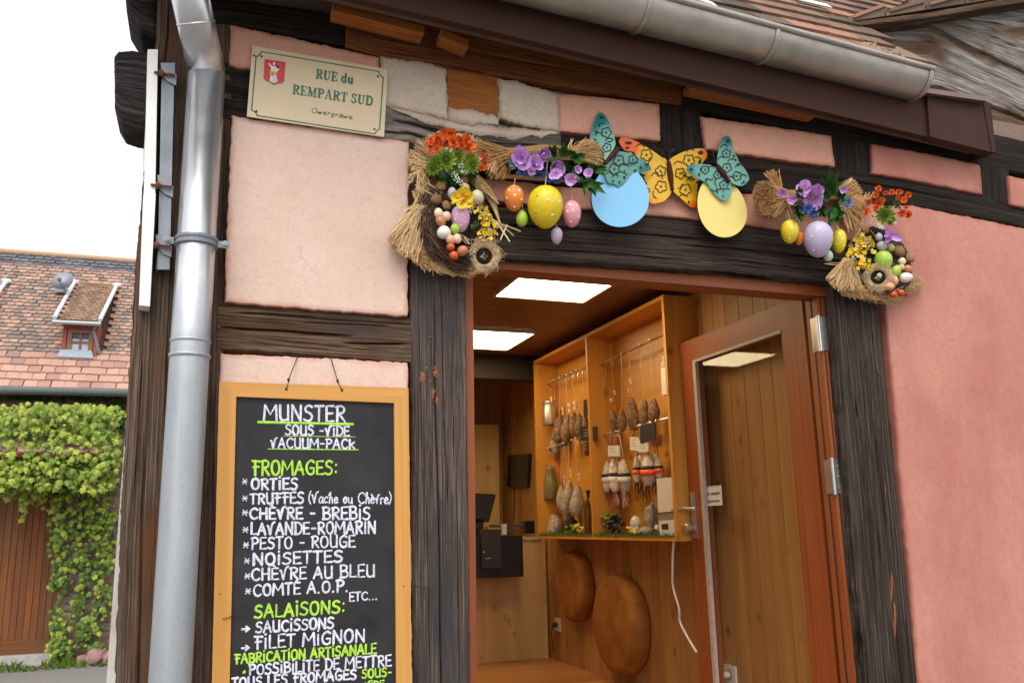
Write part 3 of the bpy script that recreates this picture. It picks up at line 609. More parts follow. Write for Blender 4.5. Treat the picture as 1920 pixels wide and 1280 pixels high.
# ------------------------------------------------------------------ stroke lettering
def cat(P, k=5):
    P = [V((p[0], p[1])) for p in P]; out = []
    for i in range(len(P) - 1):
        a, b_, c, d_ = P[max(0, i - 1)], P[i], P[i + 1], P[min(len(P) - 1, i + 2)]
        for j in range(k):
            t = j / k; out.append(.5 * ((2 * b_) + (c - a) * t + (2 * a - 5 * b_ + 4 * c - d_) * t * t + (3 * b_ - a - 3 * c + d_) * t ** 3))
    out.append(P[-1]); return [(p.x, p.y) for p in out]
S = lambda *p: cat(p)
GL = {
 'A': (.66, [[(0, 0), (.33, 1)], [(.33, 1), (.62, 0)], [(.14, .36), (.55, .38)]]),
 'B': (.58, [[(.05, 1), (.08, 0)], S((0, .98), (.3, 1), (.5, .86), (.42, .6), (.1, .52)), S((.1, .52), (.45, .5), (.58, .26), (.42, .03), (.0, .02))]),
 'C': (.62, [S((.6, .86), (.42, 1), (.16, .86), (.04, .5), (.16, .12), (.4, 0), (.6, .14))]),
 'D': (.62, [[(.08, 1), (.08, 0)], S((0, 1), (.34, .96), (.6, .7), (.6, .32), (.38, .04), (0, 0))]),
 'E': (.5, [[(.48, 1), (.05, .98), (.05, .0), (.5, .02)], [(.05, .5), (.42, .52)]]),
 'F': (.52, [[(.2, 1), (.2, 0)], [(.0, .99), (.54, .95)], [(.06, .56), (.46, .58)]]),
 'G': (.64, [S((.6, .88), (.4, 1), (.14, .82), (.05, .5), (.14, .14), (.36, 0), (.58, .1)), [(.58, .1), (.6, .46), (.36, .45)]]),
 'H': (.62, [[(.06, 1), (.06, 0)], [(.56, 1), (.56, 0)], [(.06, .5), (.56, .52)]]),
 'I': (.2, [[(.1, .98), (.1, 0)]]),
 'i': (.2, [[(.1, .80), (.1, 0)], [(.1, 1.10), (.1, 1.14)]]),
 'K': (.56, [[(.06, 1), (.06, 0)], [(.5, .72), (.08, .36)], [(.14, .42), (.54, 0)]]),
 'L': (.48, [[(.06, 1), (.05, .02), (.48, .03)]]),
 'M': (.82, [[(0, 0), (.08, 1)], [(.08, 1), (.4, .38), (.76, 1)], [(.76, 1), (.8, 0)]]),
 'N': (.66, [[(.05, 0), (.07, 1)], [(.07, 1), (.58, 0)], [(.58, 0), (.6, 1)]]),
 'O': (.64, [S((.34, 1), (.12, .86), (.04, .5), (.12, .13), (.32, 0), (.52, .13), (.6, .5), (.52, .87), (.32, 1))]),
 'P': (.56, [[(.1, .98), (.08, 0)], S((0, .94), (.3, 1), (.54, .82), (.46, .56), (.1, .46))]),
 'R': (.58, [[(.1, .98), (.08, 0)], S((0, .92), (.3, 1), (.52, .84), (.44, .58), (.12, .5)), [(.2, .5), (.56, 0)]]),
 'S': (.54, [S((.5, .9), (.3, 1), (.1, .86), (.12, .62), (.36, .5), (.5, .3), (.4, .06), (.2, 0), (0, .1))]),
 'T': (.54, [[(.27, 1), (.25, 0)], [(0, .98), (.54, 1)]]),
 'U': (.62, [S((.06, 1), (.06, .3), (.14, .04), (.34, 0), (.52, .1)), [(.56, 1), (.56, 0)]]),
 'V': (.6, [S((0, .74), (.08, .7), (.2, .1), (.24, 0)), S((.24, 0), (.36, .66), (.46, .96), (.62, 1.06))]),
 '-': (.46, [[(.08, .46), (.38, .46)]]), '.': (.22, [[(.08, .02), (.09, .05)]]), ':': (.24, [[(.1, .16), (.11, .19)], [(.12, .72), (.13, .75)]]),
 '*': (.4, [[(.02, .12), (.36, .74)], [(.06, .78), (.32, .08)], [(0, .44), (.4, .42)]]),
 '(': (.26, [S((.22, 1.1), (.08, .7), (.06, .3), (.2, -.06))]), ')': (.26, [S((.04, 1.1), (.2, .7), (.18, .3), (.02, -.06))]),
 'a': (.44, [S((.38, .5), (.2, .56), (.04, .3), (.12, .02), (.28, .08), (.38, .4)), [(.39, .54), (.4, .0)]]),
 'c': (.38, [S((.36, .46), (.22, .56), (.05, .32), (.1, .04), (.34, .08))]),
 'h': (.44, [S((.04, .7), (.2, 1.0), (.16, .6), (.08, 0)), S((.1, .3), (.26, .55), (.34, .4), (.36, 0))]),
 'e': (.4, [S((.05, .28), (.34, .36), (.22, .58), (.05, .3), (.14, .02), (.38, .12))]),
 'o': (.42, [S((.2, .56), (.05, .3), (.18, 0), (.34, .26), (.2, .56), (.38, .5))]),
 'u': (.46, [S((.05, .54), (.06, .14), (.2, .02), (.34, .2)), [(.36, .54), (.38, 0)]]),
 'v': (.4, [S((0, .46), (.1, .4), (.16, .02)), S((.16, .02), (.26, .7), (.4, .84))]),
 'r': (.34, [[(.08, .54), (.08, 0)], S((.08, .3), (.2, .52), (.32, .5))]),
 'w': (.6, [S((0, .5), (.1, .02), (.28, .4), (.34, .02), (.54, .54))]),
 'g': (.42, [S((.36, .5), (.2, .56), (.04, .32), (.12, .04), (.34, .16)), S((.38, .54), (.32, -.2), (.16, -.34), (0, -.22))]),
 'd': (.46, [S((.36, .44), (.2, .54), (.04, .28), (.14, 0), (.34, .1)), [(.38, 1), (.38, 0)]]),
 '>': (.8, [[(0, .4), (.6, .42)], [(.38, .66), (.66, .42), (.36, .16)]]), '@': (.5, [[(.18, .30), (.22, .34)]]), '~': (1, [])}
GL['È'] = (.5, GL['E'][1] + [[(.12, 1.28), (.26, 1.12)]]); GL['É'] = (.5, GL['E'][1] + [[(.16, 1.1), (.34, 1.28)]])
GL['è'] = (.4, GL['e'][1] + [[(.1, .82), (.22, .68)]]); GL['à'] = (.44, GL['a'][1] + [[(.12, .8), (.24, .66)]])
def ridge(mb, pts, wid, y, m=0, h=.0009):
    """one flat brush stroke lying on the plane y, slightly raised along its middle; pts in (x, z)"""
    P = [V(p) for p in pts]; Q = [P[0]]
    for p in P[1:]:
        if (p - Q[-1]).length > wid * .12: Q.append(p)
    if len(Q) < 2: Q.append(Q[0] + V((wid * .15, 0, 0)))
    d0 = (Q[1] - Q[0]).normalized(); d1 = (Q[-1] - Q[-2]).normalized()
    n = len(Q); L = []; R = []; M_ = []
    st = [(Q[0] - d0 * wid * .46, .42, d0), (Q[0] - d0 * wid * .25, .8, d0)]
    for i in range(n): st.append((Q[i], 1, (Q[min(i + 1, n - 1)] - Q[max(i - 1, 0)]).normalized()))
    st += [(Q[-1] + d1 * wid * .25, .8, d1), (Q[-1] + d1 * wid * .46, .42, d1)]
    hh = h * U(.9, 1.35)
    for p, k, d_ in st:
        nn = V((-d_.z, 0, d_.x)) * (wid * .5 * k * (1 + .28 * NZ.noise(p * 55))); L.append(p + nn); R.append(p - nn); M_.append(p + V((0, -hh, 0)))
    mb.grid([L, M_, R], m)
def text_px(txt, p0, p1, h0, h1, y, wpx, name, mat, parent, slant=0, jit=.02, gap=.14, fn=None):
    P_ = fn or (lambda a, b_: PY(a, b_, y)); tot = 0; items = []
    for ch in txt:
        if ch == ' ': tot += .42; continue
        g_ = GL[ch]; items.append((g_, tot)); tot += g_[0] + gap
    tot -= gap; mb = MB()
    for g_, x0 in items:
        jy = U(-jit, jit); jh = 1 + U(-jit, jit) * 2
        for st in g_[1]:
            pts = []
            for (x, yy) in st:
                u = (x0 + x + slant * yy) / tot; h = h0 + (h1 - h0) * u; yv = yy * jh + jy
                pts.append(P_(p0[0] + (p1[0] - p0[0]) * u, p0[1] + (p1[1] - p0[1]) * u - h * yv))
            k = K(pts[0]); ridge(mb, pts, wpx * k * U(.9, 1.12), y)
    return mb.build(name, mat, parent)
def line_px(p0, p1, wpx, y, name, mat, parent):
    mb = MB(); a, b_ = PY(*p0, y), PY(*p1, y); ridge(mb, [a.lerp(b_, i / 6) for i in range(7)], wpx * K(a), y); return mb.build(name, mat, parent)

# ------------------------------------------------------------------ chalkboard
YB = -.055
bo = thing('chalkboard', PY(585, 1290, YB), 'handwritten black menu board in an orange pine frame, hung below the timber rail', 'menu board')
z6 = lambda x, y: (380 + x / 4.266, 700 + y / 4.266)
z7 = lambda x, y: (380 + x / 4.266, 980 + y / 4.266)
o4 = [(411, 715), (766, 727), (773, 1420), (394, 1420)]; i4 = [(443, 743), (739, 755), (744, 1390), (428, 1390)]
o4 = ptsY(o4, YB); i4 = ptsY(i4, YB); mb = MB()
for k in range(4):
    a, b_, c, d_ = o4[k], o4[(k + 1) % 4], i4[(k + 1) % 4], i4[k]; bk = V((0, .026, 0)); f_ = V((0, .004, 0))
    mb.hexa([a + bk, b_ + bk, c + bk, d_ + bk, a, b_, c, d_], 0, .3 + .1 * k, 0)
mb.build('frame', BOARDF, bo)
mb = MB(); i5 = [p + V((0, .010, 0)) for p in i4]; i6 = [p + V((0, .020, 0)) for p in i4]; mb.hexa(i6 + i5); mb.build('board_panel', CHALKB, bo)
YT = YB + .0095
def T6(t, a, b_, h0, h1, mat=CW, w=5, z=z6, **k): return text_px(t, z(*a), z(*b_), h0 / 4.266 * .93, h1 / 4.266 * .93, YT, w * .78, 'lettering', mat, bo, **k)
T6('MUNSTER', (490, 372), (1140, 386), 130, 136, w=5.2, jit=.01)
T6('SOUS -ViDE', (662, 488), (1172, 500), 84, 78, w=4.6)
T6('VACUUM-PACK', (545, 595), (1218, 600), 84, 78, w=4.2)
T6('FROMAGES:', (398, 812), (1080, 806), 122, 112, CG, 5.2)
T6('ORTiES', (390, 925), (758, 925), 88, 96, w=5); T6('TRUFFES', (380, 1040), (808, 1035), 84, 92, w=5)
T6('(Vache ou Chèvre)', (846, 1035), (1512, 1040), 92, 92, w=3.4, gap=.05)
T6('CHÈVRE - BREBiS', (376, 1160), (1338, 1165), 92, 108, w=5.2)
T6('LAVANDE-ROMARIN', (386, 92), (1384, 82), 98, 104, z=z7, w=5)
T6('PESTO - ROUGE', (390, 210), (1218, 190), 100, 98, z=z7, w=4.6)
T6('NOiSETTES', (402, 337), (1118, 310), 98, 96, z=z7, w=5.2)
T6('CHÈVRE AU BLEU', (390, 458), (1376, 427), 98, 104, z=z7, w=4.8)
T6('COMTÉ A.O.P.', (405, 585), (1165, 545), 98, 98, z=z7, w=5)
T6('ETC...', (1174, 625), (1398, 610), 74, 66, z=z7, w=4.4)
T6('SALAiSONS:', (416, 760), (1140, 715), 108, 106, CG, 5.2, z=z7)
T6('SAUCiSSONS', (426, 878), (1048, 838), 92, 92, z=z7, w=5); T6('FiLET MiGNON', (416, 1010), (1298, 945), 108, 108, z=z7, w=5)
T6('FABRiCATiON ARTiSANALE', (258, 1125), (1388, 1040), 80, 84, CG, 4.8, z=z7)
T6('POSSiBiLiTE DE METTRE', (372, 1215), (1508, 1140), 88, 94, z=z7, w=4.6)
T6('TOUS LES FROMAGES', (236, 1322), (1228, 1245), 84, 84, z=z7, w=5); T6('SOUS-', (1275, 1240), (1513, 1222), 74, 70, CG, 4, z=z7); T6('ViDE', (1300, 1322), (1450, 1308), 58, 56, CG, 4, z=z7)
T6('*', (318, 893), (358, 893), 70, 70, w=2.5); T6('*', (318, 1025), (358, 1025), 66, 66, w=2.5); T6('*', (318, 1140), (360, 1140), 66, 66, w=2.5)
for a, b_ in ((322, 82), (326, 205), (334, 330), (338, 452), (342, 572)): T6('*', (a, b_), (a + 42, b_ - 2), 68, 68, z=z7, w=2.5)
T6('>', (314, 880), (388, 876), 80, 80, z=z7, w=5); T6('>', (314, 1030), (384, 1026), 80, 80, z=z7, w=5); T6('@', (322, 1216), (350, 1214), 90, 90, CG, 8, z=z7)
line_px(z6(445, 388), z6(1200, 405), 4.6, YT, 'underline', CG, bo); line_px(z6(645, 500), z6(1220, 507), 1.4, YT, 'underline', CG, bo); line_px(z6(525, 603), z6(1245, 610), 2.0, YT, 'underline', CG, bo)
for a, m_, e in (((558, 668), (541, 712), (537, 729)), ((620, 670), (633, 714), (641, 731))):
    mb = MB(); mb.tube([PY(*a, -.018), PY(*m_, -.05), PY(*m_, -.052) + V((.001, 0, -.004)), PY(*e, YB - .003), PY(*e, YB + .004)], .0016, 6); p = PY(*m_, -.051); mb.blob(p, .004, .004, .006); p = PY(*e, YB - .001); mb.blob(p, .004, .002, .004); mb.build('hanging_wire', WIRE, bo)
for P_ in ([(414, 1112), (400, 1116), (392, 1128), (384, 1132)], [(397, 1150), (420, 1160), (436, 1154), (445, 1157)], [(756, 1098), (775, 1098), (800, 1102), (832, 1100)]):
    mb = MB(); mb.tube([PY(a, b_, YB - .003 if 400 < a < 770 else -.02) for a, b_ in P_], .0012, 5); mb.build('tie_wire', WIRE, bo)

# ------------------------------------------------------------------ street sign
YS = -.032
sg = thing('street_name_sign', PY(596, 236, YS), 'cream street name plate with green lettering and a red shield, tilted on dark beam', 'street sign')
zs = lambda x, y: (460 + x / 6.4, 70 + y / 6.4)
cr = [PY(*zs(*p), YS) for p in ((85, 100), (1712, 385), (1665, 1195), (18, 948))]
mb = MB(); bk = V((0, .006, 0)); mb.hexa([p + bk for p in cr] + cr); mb.build('plate', CREAM, sg)
YS2 = YS - .0002
def polyl(P_, w, mat, name):
    mb = MB(); pts = [PY(*zs(*p), YS2) for p in P_]
    for a, b_ in zip(pts, pts[1:]): ridge(mb, [a.lerp(b_, i / 8) for i in range(9)], w * K(a), YS2, 0, .0005)
    return mb.build(name, mat, sg)
polyl([(200, 176), (1600, 412), (1600, 430), (1640, 480), (1655, 482), (1610, 1108), (1590, 1108), (1552, 1160), (140, 940), (140, 920), (90, 880), (74, 876), (130, 232), (150, 230), (190, 190), (200, 176)], 2.6, GREEN, 'border_line')
SER = {
 'R': (.72, [(1, [(.16, 0), (.16, 1)]), (.4, [(0, .98), (.3, .98)]), (.4, [(0, .02), (.34, .02)]), (.45, [(.2, .98), (.46, .98)]), (1, S((.46, .96), (.6, .76), (.46, .54))), (.4, [(.2, .5), (.46, .5)]), (.95, [(.36, .48), (.62, .04)]), (.4, [(.56, .02), (.74, .02)])]),
 'U': (.74, [(1, S((.16, .98), (.16, .3), (.22, .08), (.38, .02))), (.45, S((.38, .02), (.54, .1), (.6, .3), (.6, .98))), (.4, [(0, .98), (.32, .98)]), (.4, [(.46, .98), (.74, .98)])]),
 'E': (.64, [(1, [(.16, 0), (.16, 1)]), (.45, [(0, .98), (.58, .98)]), (.45, [(0, .02), (.6, .02)]), (.45, [(.2, .5), (.44, .5)]), (.4, [(.58, .98), (.58, .76)]), (.4, [(.61, .02), (.61, .26)]), (.4, [(.44, .38), (.44, .62)])]),
 'M': (.96, [(.45, [(.14, 0), (.14, .98)]), (1, [(.18, .98), (.46, .06)]), (.45, [(.46, .04), (.76, .98)]), (1, [(.8, 0), (.8, .98)]), (.4, [(0, .98), (.22, .98)]), (.4, [(0, .02), (.28, .02)]), (.4, [(.64, .02), (.96, .02)]), (.4, [(.76, .98), (.96, .98)])]),
 'P': (.66, [(1, [(.16, 0), (.16, 1)]), (.4, [(0, .98), (.3, .98)]), (.4, [(0, .02), (.34, .02)]), (.45, [(.2, .98), (.44, .98)]), (1, S((.46, .96), (.6, .74), (.46, .5))), (.4, [(.2, .46), (.44, .46)])]),
 'A': (.76, [(.45, [(.1, 0), (.36, .98)]), (1, [(.38, .98), (.64, .02)]), (.4, [(.2, .34), (.54, .34)]), (.4, [(0, .02), (.24, .02)]), (.4, [(.48, .02), (.78, .02)])]),
 'T': (.66, [(1, [(.33, 0), (.33, .98)]), (.45, [(.02, .98), (.64, .98)]), (.4, [(.02, .98), (.02, .74)]), (.4, [(.64, .98), (.64, .74)]), (.4, [(.18, .02), (.48, .02)])]),
 'S': (.56, [(.8, S((.46, .86), (.28, .98), (.1, .84), (.14, .64), (.36, .48), (.48, .26), (.36, .06), (.2, .02), (.06, .14))), (.4, [(.48, .98), (.48, .72)]), (.4, [(.05, .02), (.05, .3)])]),
 'D': (.74, [(1, [(.16, 0), (.16, 1)]), (.4, [(0, .98), (.34, .98)]), (.4, [(0, .02), (.34, .02)]), (1, S((.36, .97), (.6, .82), (.66, .5), (.6, .18), (.36, .03)))]),
 'd': (.58, [(.9, S((.36, .58), (.18, .62), (.06, .34), (.16, .04), (.36, .1))), (1, [(.44, 0), (.44, 1)]), (.4, [(.32, .98), (.44, .98)]), (.4, [(.44, .02), (.56, .02)])]),
 'u': (.6, [(1, S((.12, .62), (.12, .2), (.2, .04), (.38, .12))), (1, [(.46, 0), (.46, .62)]), (.4, [(0, .61), (.12, .61)]), (.4, [(.34, .61), (.46, .61)]), (.4, [(.46, .02), (.58, .02)])])}
def serif(txt, p0, p1, h, wpx):
    tot = 0; it = []
    for ch in txt:
        if ch == ' ': tot += .36; continue
        it.append((SER[ch], tot)); tot += SER[ch][0] + .12
    tot -= .12; mb = MB()
    for g_, x0 in it:
        for wf, st in g_[1]:
            if len(st) == 2: st = [(st[0][0] + (st[1][0] - st[0][0]) * i / 3, st[0][1] + (st[1][1] - st[0][1]) * i / 3) for i in range(4)]
            pts = []
            for x, yy in st:
                u = (x0 + x) / tot; pts.append(PY(*zs(p0[0] + (p1[0] - p0[0]) * u - h * yy * -.09, p0[1] + (p1[1] - p0[1]) * u - h * yy), YS2))
            ridge(mb, pts, wpx * wf * K(pts[0]), YS2, 0, .0006)
    return mb.build('lettering', GREEN, sg)
serif('RUE du', (846, 492), (1292, 560), 104, 4.2); serif('REMPART SUD', (566, 678), (1524, 822), 106, 4.0)
text_px('Owergràwe', zs(788, 905), zs(1278, 985), 62 / 6.4, 62 / 6.4, YS2, 1.3, 'lettering', DKGREEN, sg, slant=.25, jit=0, gap=.12)
def flat(P_, mat, name, y, par=sg, z=zs, th=.0006):
    mb = MB(); pts = [PY(*z(*p), y) for p in P_]; c = sum(pts, V((0, 0, 0))) / len(pts) + V((0, -th, 0)); n = len(pts)
    for i in range(n): mb.poly([pts[i], pts[(i + 1) % n], c])
    return mb.build(name, mat, par)
def shield(k, c=(348, 410)): return [(c[0] + (x - c[0]) * k, c[1] + (y - c[1]) * k) for x, y in ((232, 262), (484, 300), (466, 530), (440, 556), (385, 560), (340, 578), (295, 545), (240, 525), (216, 490))]
flat(shield(1.0), GREEN, 'shield_edge', YS2, th=.0004); flat(shield(.96), SH_RED, 'shield', YS2 - .0006, th=.0003)
flat([(318, 346), (372, 352), (386, 425), (300, 412)], SH_WHT, 'saint_figure', YS2 - .0012, th=.0003)
flat([(274, 318), (290, 312), (322, 352), (312, 378)], SH_WHT, 'saint_arm', YS2 - .0011, th=.0003)
flat([(370, 352), (402, 372), (404, 402), (378, 396)], SH_WHT, 'saint_arm', YS2 - .0011, th=.0003)
flat([(296, 404), (382, 420), (374, 458), (345, 450), (292, 470)], SH_GLD, 'saint_robe', YS2 - .0018, th=.0003)
flat([(302, 462), (372, 452), (386, 538), (340, 550), (292, 524)], SH_WHT, 'saint_robe', YS2 - .0014, th=.0003)
flat([(332, 318), (340, 296), (352, 297), (360, 320), (348, 338), (336, 334)], SH_WHT, 'saint_head', YS2 - .0016, th=.0003)
flat([(372, 350), (396, 345), (404, 368), (382, 378)], BLINE, 'saint_book', YS2 - .0019, th=.0003)
for q in ([(326, 420), (332, 421), (330, 466), (324, 468)], [(338, 470), (342, 470), (340, 540), (336, 540)], [(356, 466), (360, 465), (366, 535), (361, 537)], [(350, 358), (353, 358), (356, 410), (352, 410)]): flat(q, plain('enamel_fold_line', (.20, .16, .14), .4), 'saint_fold', YS2 - .0022, th=.0002)
for p in ((104, 222), (196, 232), (1590, 472), (132, 890), (1550, 1105)):
    mb = MB(); mb.lathe(PY(*zs(*p), YS), (0, -1, 0), [(.004, -.001), (.004, .001), (.002, .002)], 8); mb.build('rivet', RUST, sg)

# ------------------------------------------------------------------ sign panels on the corner, seen edge-on
ws = thing('projecting_sign', (-.25, -.06, 2.6), 'white sheet sign panels seen edge-on at the house corner, bolted to a grey rail', 'sign')
def edgepanel(P_, y, name):
    a = ptsY(P_, y); mb = MB(); bk = V((-.035, .42, 0)); mb.hexa([a[3], a[2], a[2] + bk, a[3] + bk, a[0], a[1], a[1] + bk, a[0] + bk]); return mb.build(name, WHITEM, ws)
edgepanel([(277, 93), (296, 93), (291, 365), (270, 365)], -.045, 'sign_panel'); edgepanel([(269, 363), (292, 363), (281, 574), (261, 572)], -.062, 'sign_panel')
a = ptsY([(300, 124), (327, 124), (318, 505), (292, 505)], -.035); bk = V((0, .012, 0)); mb = MB(); mb.hexa([a[3], a[2], a[2] + bk, a[3] + bk, a[0], a[1], a[1] + bk, a[0] + bk])
bk = V((0, .05, 0)); bx = V((.005, 0, 0)); mb.hexa([a[3], a[3] + bx, a[3] + bx + bk, a[3] + bk, a[0], a[0] + bx, a[0] + bx + bk, a[0] + bk]); mb.build('rail', GALV, ws)
for cy_, dx in ((140, 0), (350, -6), (462, -9)):
    mb = MB(); P_ = [(301 + dx, cy_ - 22), (328 + dx, cy_ - 22), (328 + dx, cy_ - 2), (331 + dx, cy_), (330 + dx, cy_ + 20), (316 + dx, cy_ + 14), (303 + dx, cy_ + 2)]
    f_ = ptsY(P_, -.042); n = len(f_); b0 = len(mb.v); mb.poly(f_); mb.poly([p + V((0, .006, 0)) for p in f_])
    for i in range(n): mb.poly([f_[i], f_[(i + 1) % n], f_[(i + 1) % n] + V((0, .006, 0)), f_[i] + V((0, .006, 0))])
    mb.build('bracket', GALV, ws)
    mb = MB(); p = PY(306 + dx, cy_ - 2, -.05); mb.lathe(p, (1, 0, 0), [(.004, -.025), (.004, -.012), (.011, -.011), (.011, 0), (.004, .001), (.004, .034)], 8); mb.build('bolt', RUST, ws)

# ================================================================== EASTER DECORATIONS
zl = lambda x, y: (720 + x / 4.267, 220 + y / 4.267)
zr = lambda x, y: (1380 + x / 4.571, 300 + y / 4.571)
zb = lambda x, y: (1060 + x / 4.265, 180 + y / 4.265)
def facing(c, k=.35):
    n = (CAM - c).normalized() + V((U(-k, k), U(-k, k) * .4, U(-k, k))); return n.normalized()
def flower(par, name, mat, c, r, k=5, rings=1, wid=.62, curl=.35, cup=.2, ruff=.05, nk=.35, heart=None, n=None, sharp=0):
    n = n or facing(c, nk); a = n.orthogonal().normalized(); b_ = n.cross(a); mb = MB(); ph = U(0, 6)
    for q in range(rings):
        rr = r * (1 - .32 * q)
        for i in range(k):
            th_ = ph + q * .5 + 2 * math.pi * i / k + U(-.12, .12); d_ = a * math.cos(th_) + b_ * math.sin(th_) + n * (.12 + .45 * q)
            mb.petal(c + n * (.002 * q), d_, n, rr * U(.78, 1.15), rr * wid * U(.8, 1.2), curl * (.3 if q else -.12) + curl * U(-.1, .7), 0, 0, 1, cup, ruff, sharp)
    mats = [mat]
    if heart:
        mats.append(heart); mb.lathe(c, n, [(r * .10, 0), (r * .09, r * .14), (r * .04, r * .22)], 8, 1, .1)
    return mb.build(name, mats, par, True, False)
def rosette(par, name, mat, c, r, n=None):
    n = n or facing(c, .2); a = n.orthogonal().normalized(); b_ = n.cross(a); mb = MB(); ph = 0
    for q, (kk, rr, el_) in enumerate(((11, 1, .12), (10, .82, .4), (8, .6, .75), (6, .38, 1.2), (4, .2, 2))):
        ph += .33
        for i in range(kk):
            th_ = ph + 2 * math.pi * i / kk; d_ = a * math.cos(th_) + b_ * math.sin(th_) + n * el_
            mb.petal(c + n * (.004 * q), d_, n, r * rr, r * .25 * (.7 + .3 * rr), .25, 0, max(0, .55 - q * .2), 1 - q * .2, .35, 0, .25)
    return mb.build(name, mat, par, True, False)
def leafspray(par, c, ends, W, n=None, name='leaf', mat=None):
    mat = mat or LEAF
    for e in ends:
        mb = MB(); d_ = e - c; L = d_.length; nn = facing(c, .4); t0 = U(.1, .45)
        mb.petal(c, d_, nn, L, W, U(-.15, .25), 0, t0, t0 + .5, .35, .03, .85)
        x = d_.normalized().cross(nn)
        for s_ in (-1, 1):
            b0 = c + d_ * .35; mb.petal(b0, d_ * .55 + x * s_ * L * .45, nn, L * .52, W * .5, .1, 0, t0, t0 + .5, .3, .02, .85)
        mb.build(name, mat, par, True, False)
def strands(mb, starts, ends, y0, y1, n, r, bend=.01, t=(0, 1), yj=.02):
    """n straws from random points along the polyline starts to random points along ends (photo points on depth y0 / y1)"""
    if n > 100: strands(mb, starts, ends, y0, y1, n // 9, r * .8, bend * 3.2, (t[0] + .3 * (t[1] - t[0]), t[1]), yj * 1.6)
    A = resample([V((p[0], p[1], 0)) for p in starts], 24) if len(starts) > 1 else None; B = resample([V((p[0], p[1], 0)) for p in ends], 24)
    for _ in range(n):
        a = A[random.randrange(25)] if A else V((starts[0][0], starts[0][1], 0)); i = random.randrange(24); b_ = B[i].lerp(B[i + 1], rnd())
        q = U(.82, 1.06); b2 = a.lerp(b_, q)
        mb.strand(PY(a.x + U(-4, 4), a.y + U(-4, 4), y0 + U(-yj, yj)), PY(b2.x, b2.y, y1 + U(-yj, yj)), r * U(.7, 1.3), (U(-bend, bend), U(-bend, bend), U(-bend, bend)), 0, U(*t))
def along(mb, P_, y, n, r, wd, length=40, t=(0, 1), yj=.02, dev=6):
    R_ = resample([V((p[0], p[1], 0)) for p in P_], 60)
    for _ in range(n):
        i = random.randrange(0, 58); k = min(60, i + random.randrange(2, 14)); d_ = (R_[k] - R_[i]).normalized(); nn = V((-d_.y, d_.x, 0)) * U(-wd, wd)
        a = R_[i] + nn; b_ = R_[k] + nn * U(.7, 1.2) + V((U(-dev, dev), U(-dev, dev), 0)); dd = yj * (1 - (nn.length / (wd + .01)) ** 2) ** .5
        mb.strand(PY(a.x, a.y, y - dd * U(.6, 1.1)), PY(b_.x, b_.y, y - dd * U(.6, 1.1)), r * U(.7, 1.4), (U(-.004, .004), U(-.004, .004), U(-.004, .004)), 0, U(*t), 3)
def core_tube(mb, P_, y, rad, t=.2):
    pts = [PY(a, b_, y) for a, b_ in P_]; rs = [q * K(pts[0]) for q in rad]; mb.tube(pts, rs, 10, 0, t)
def egg_at(px, py, rx, ry, y, name, mat, par, ang=0, dots=(), dotm=None, dotm2=None, dr=.12, star=False):
    c = PY(px, py, y); k = K(c); a = math.radians(ang); ax = UP * math.cos(a) + RT * math.sin(a); mb = MB(); R_, H_ = rx * k, ry * k
    mb.egg(c, R_, H_, ax, 0, .5, 20); mats = [mat] + ([dotm] if dotm else []) + ([dotm2] if dotm2 else [])
    side = ax.cross(-FW).normalized(); fwd = side.cross(ax).normalized()
    if fwd.dot(CAM - c) < 0: fwd = -fwd
    if side.dot(RT) < 0: side = -side
    for i, dd in enumerate(dots):
        u, v = dd[0], dd[1]; sz = v; rr = R_ * math.sqrt(max(0, 1 - sz * sz)) * (1 - .12 * sz); su = max(-.96, min(.96, u * R_ / max(rr, 1e-6)))
        nrm = (side * su + fwd * math.sqrt(1 - su * su)); p = c + ax * (H_ * sz) + nrm * rr
        nn = (nrm * H_ * math.sqrt(max(.01, 1 - sz * sz)) + ax * R_ * sz).normalized(); x = nn.orthogonal().normalized(); z = nn.cross(x); q = R_ * dr * U(.85, 1.15)
        N_ = 10; ring = [p - nn * R_ * .02 + (x * math.cos(2 * math.pi * j / N_) + z * math.sin(2 * math.pi * j / N_)) * q * (1 if not star or j % 2 == 0 else .5) for j in range(N_)]
        for j in range(N_): mb.poly([ring[j], ring[(j + 1) % N_], p + nn * R_ * .035], 1 if (len(dd) < 3 or not dotm2) else 2)
    return mb.build(name, mats, par, True)
def hang_egg(px, py, rx, ry, y, mat, label, top, ang=0, grp='hanging easter eggs', string=SISAL, **k):
    o = thing('hanging_egg', PY(px, py + ry, y), label, 'easter egg', grp)
    egg_at(px, py, rx, ry, y, 'egg', mat, o, ang, **k); a = PY(px + math.sin(math.radians(ang)) * ry * .98, py - ry * .98, y); b_ = PY(top[0], top[1], y + .015)
    mb = MB(); mb.strand(a, b_, .0014, (.002, 0, 0)); mb.strand(a + V((.002, 0, 0)), b_ + V((.003, 0, 0)), .0012, (-.002, 0, 0)); mb.build('string', [string], o); return o
EG = {n_: egg_mat('egg_' + n_, c) for n_, c in dict(white=(.80, .72, .68), cream=(.80, .66, .42), peach=(.78, .42, .22), brown=(.55, .20, .09), lime=(.42, .58, .07), pink=(.72, .40, .55), grey=(.44, .42, .46), olive=(.50, .43, .15),
      red=(.58, .09, .015), blush=(.80, .55, .42), green=(.38, .56, .06), yellow=(.80, .60, .02), orange=(.84, .25, .03), rosepink=(.82, .34, .38), lavender=(.54, .46, .66), lilac=(.47, .38, .47), mint=(.50, .64, .44), yolk=(.80, .62, .02)).items()}
SPK = egg_mat('egg_speckled', (.62, .55, .36), .5, (.22, .15, .08)); LIL = egg_mat('egg_lilac_speckled', (.47, .38, .47), .5, (.62, .55, .6))
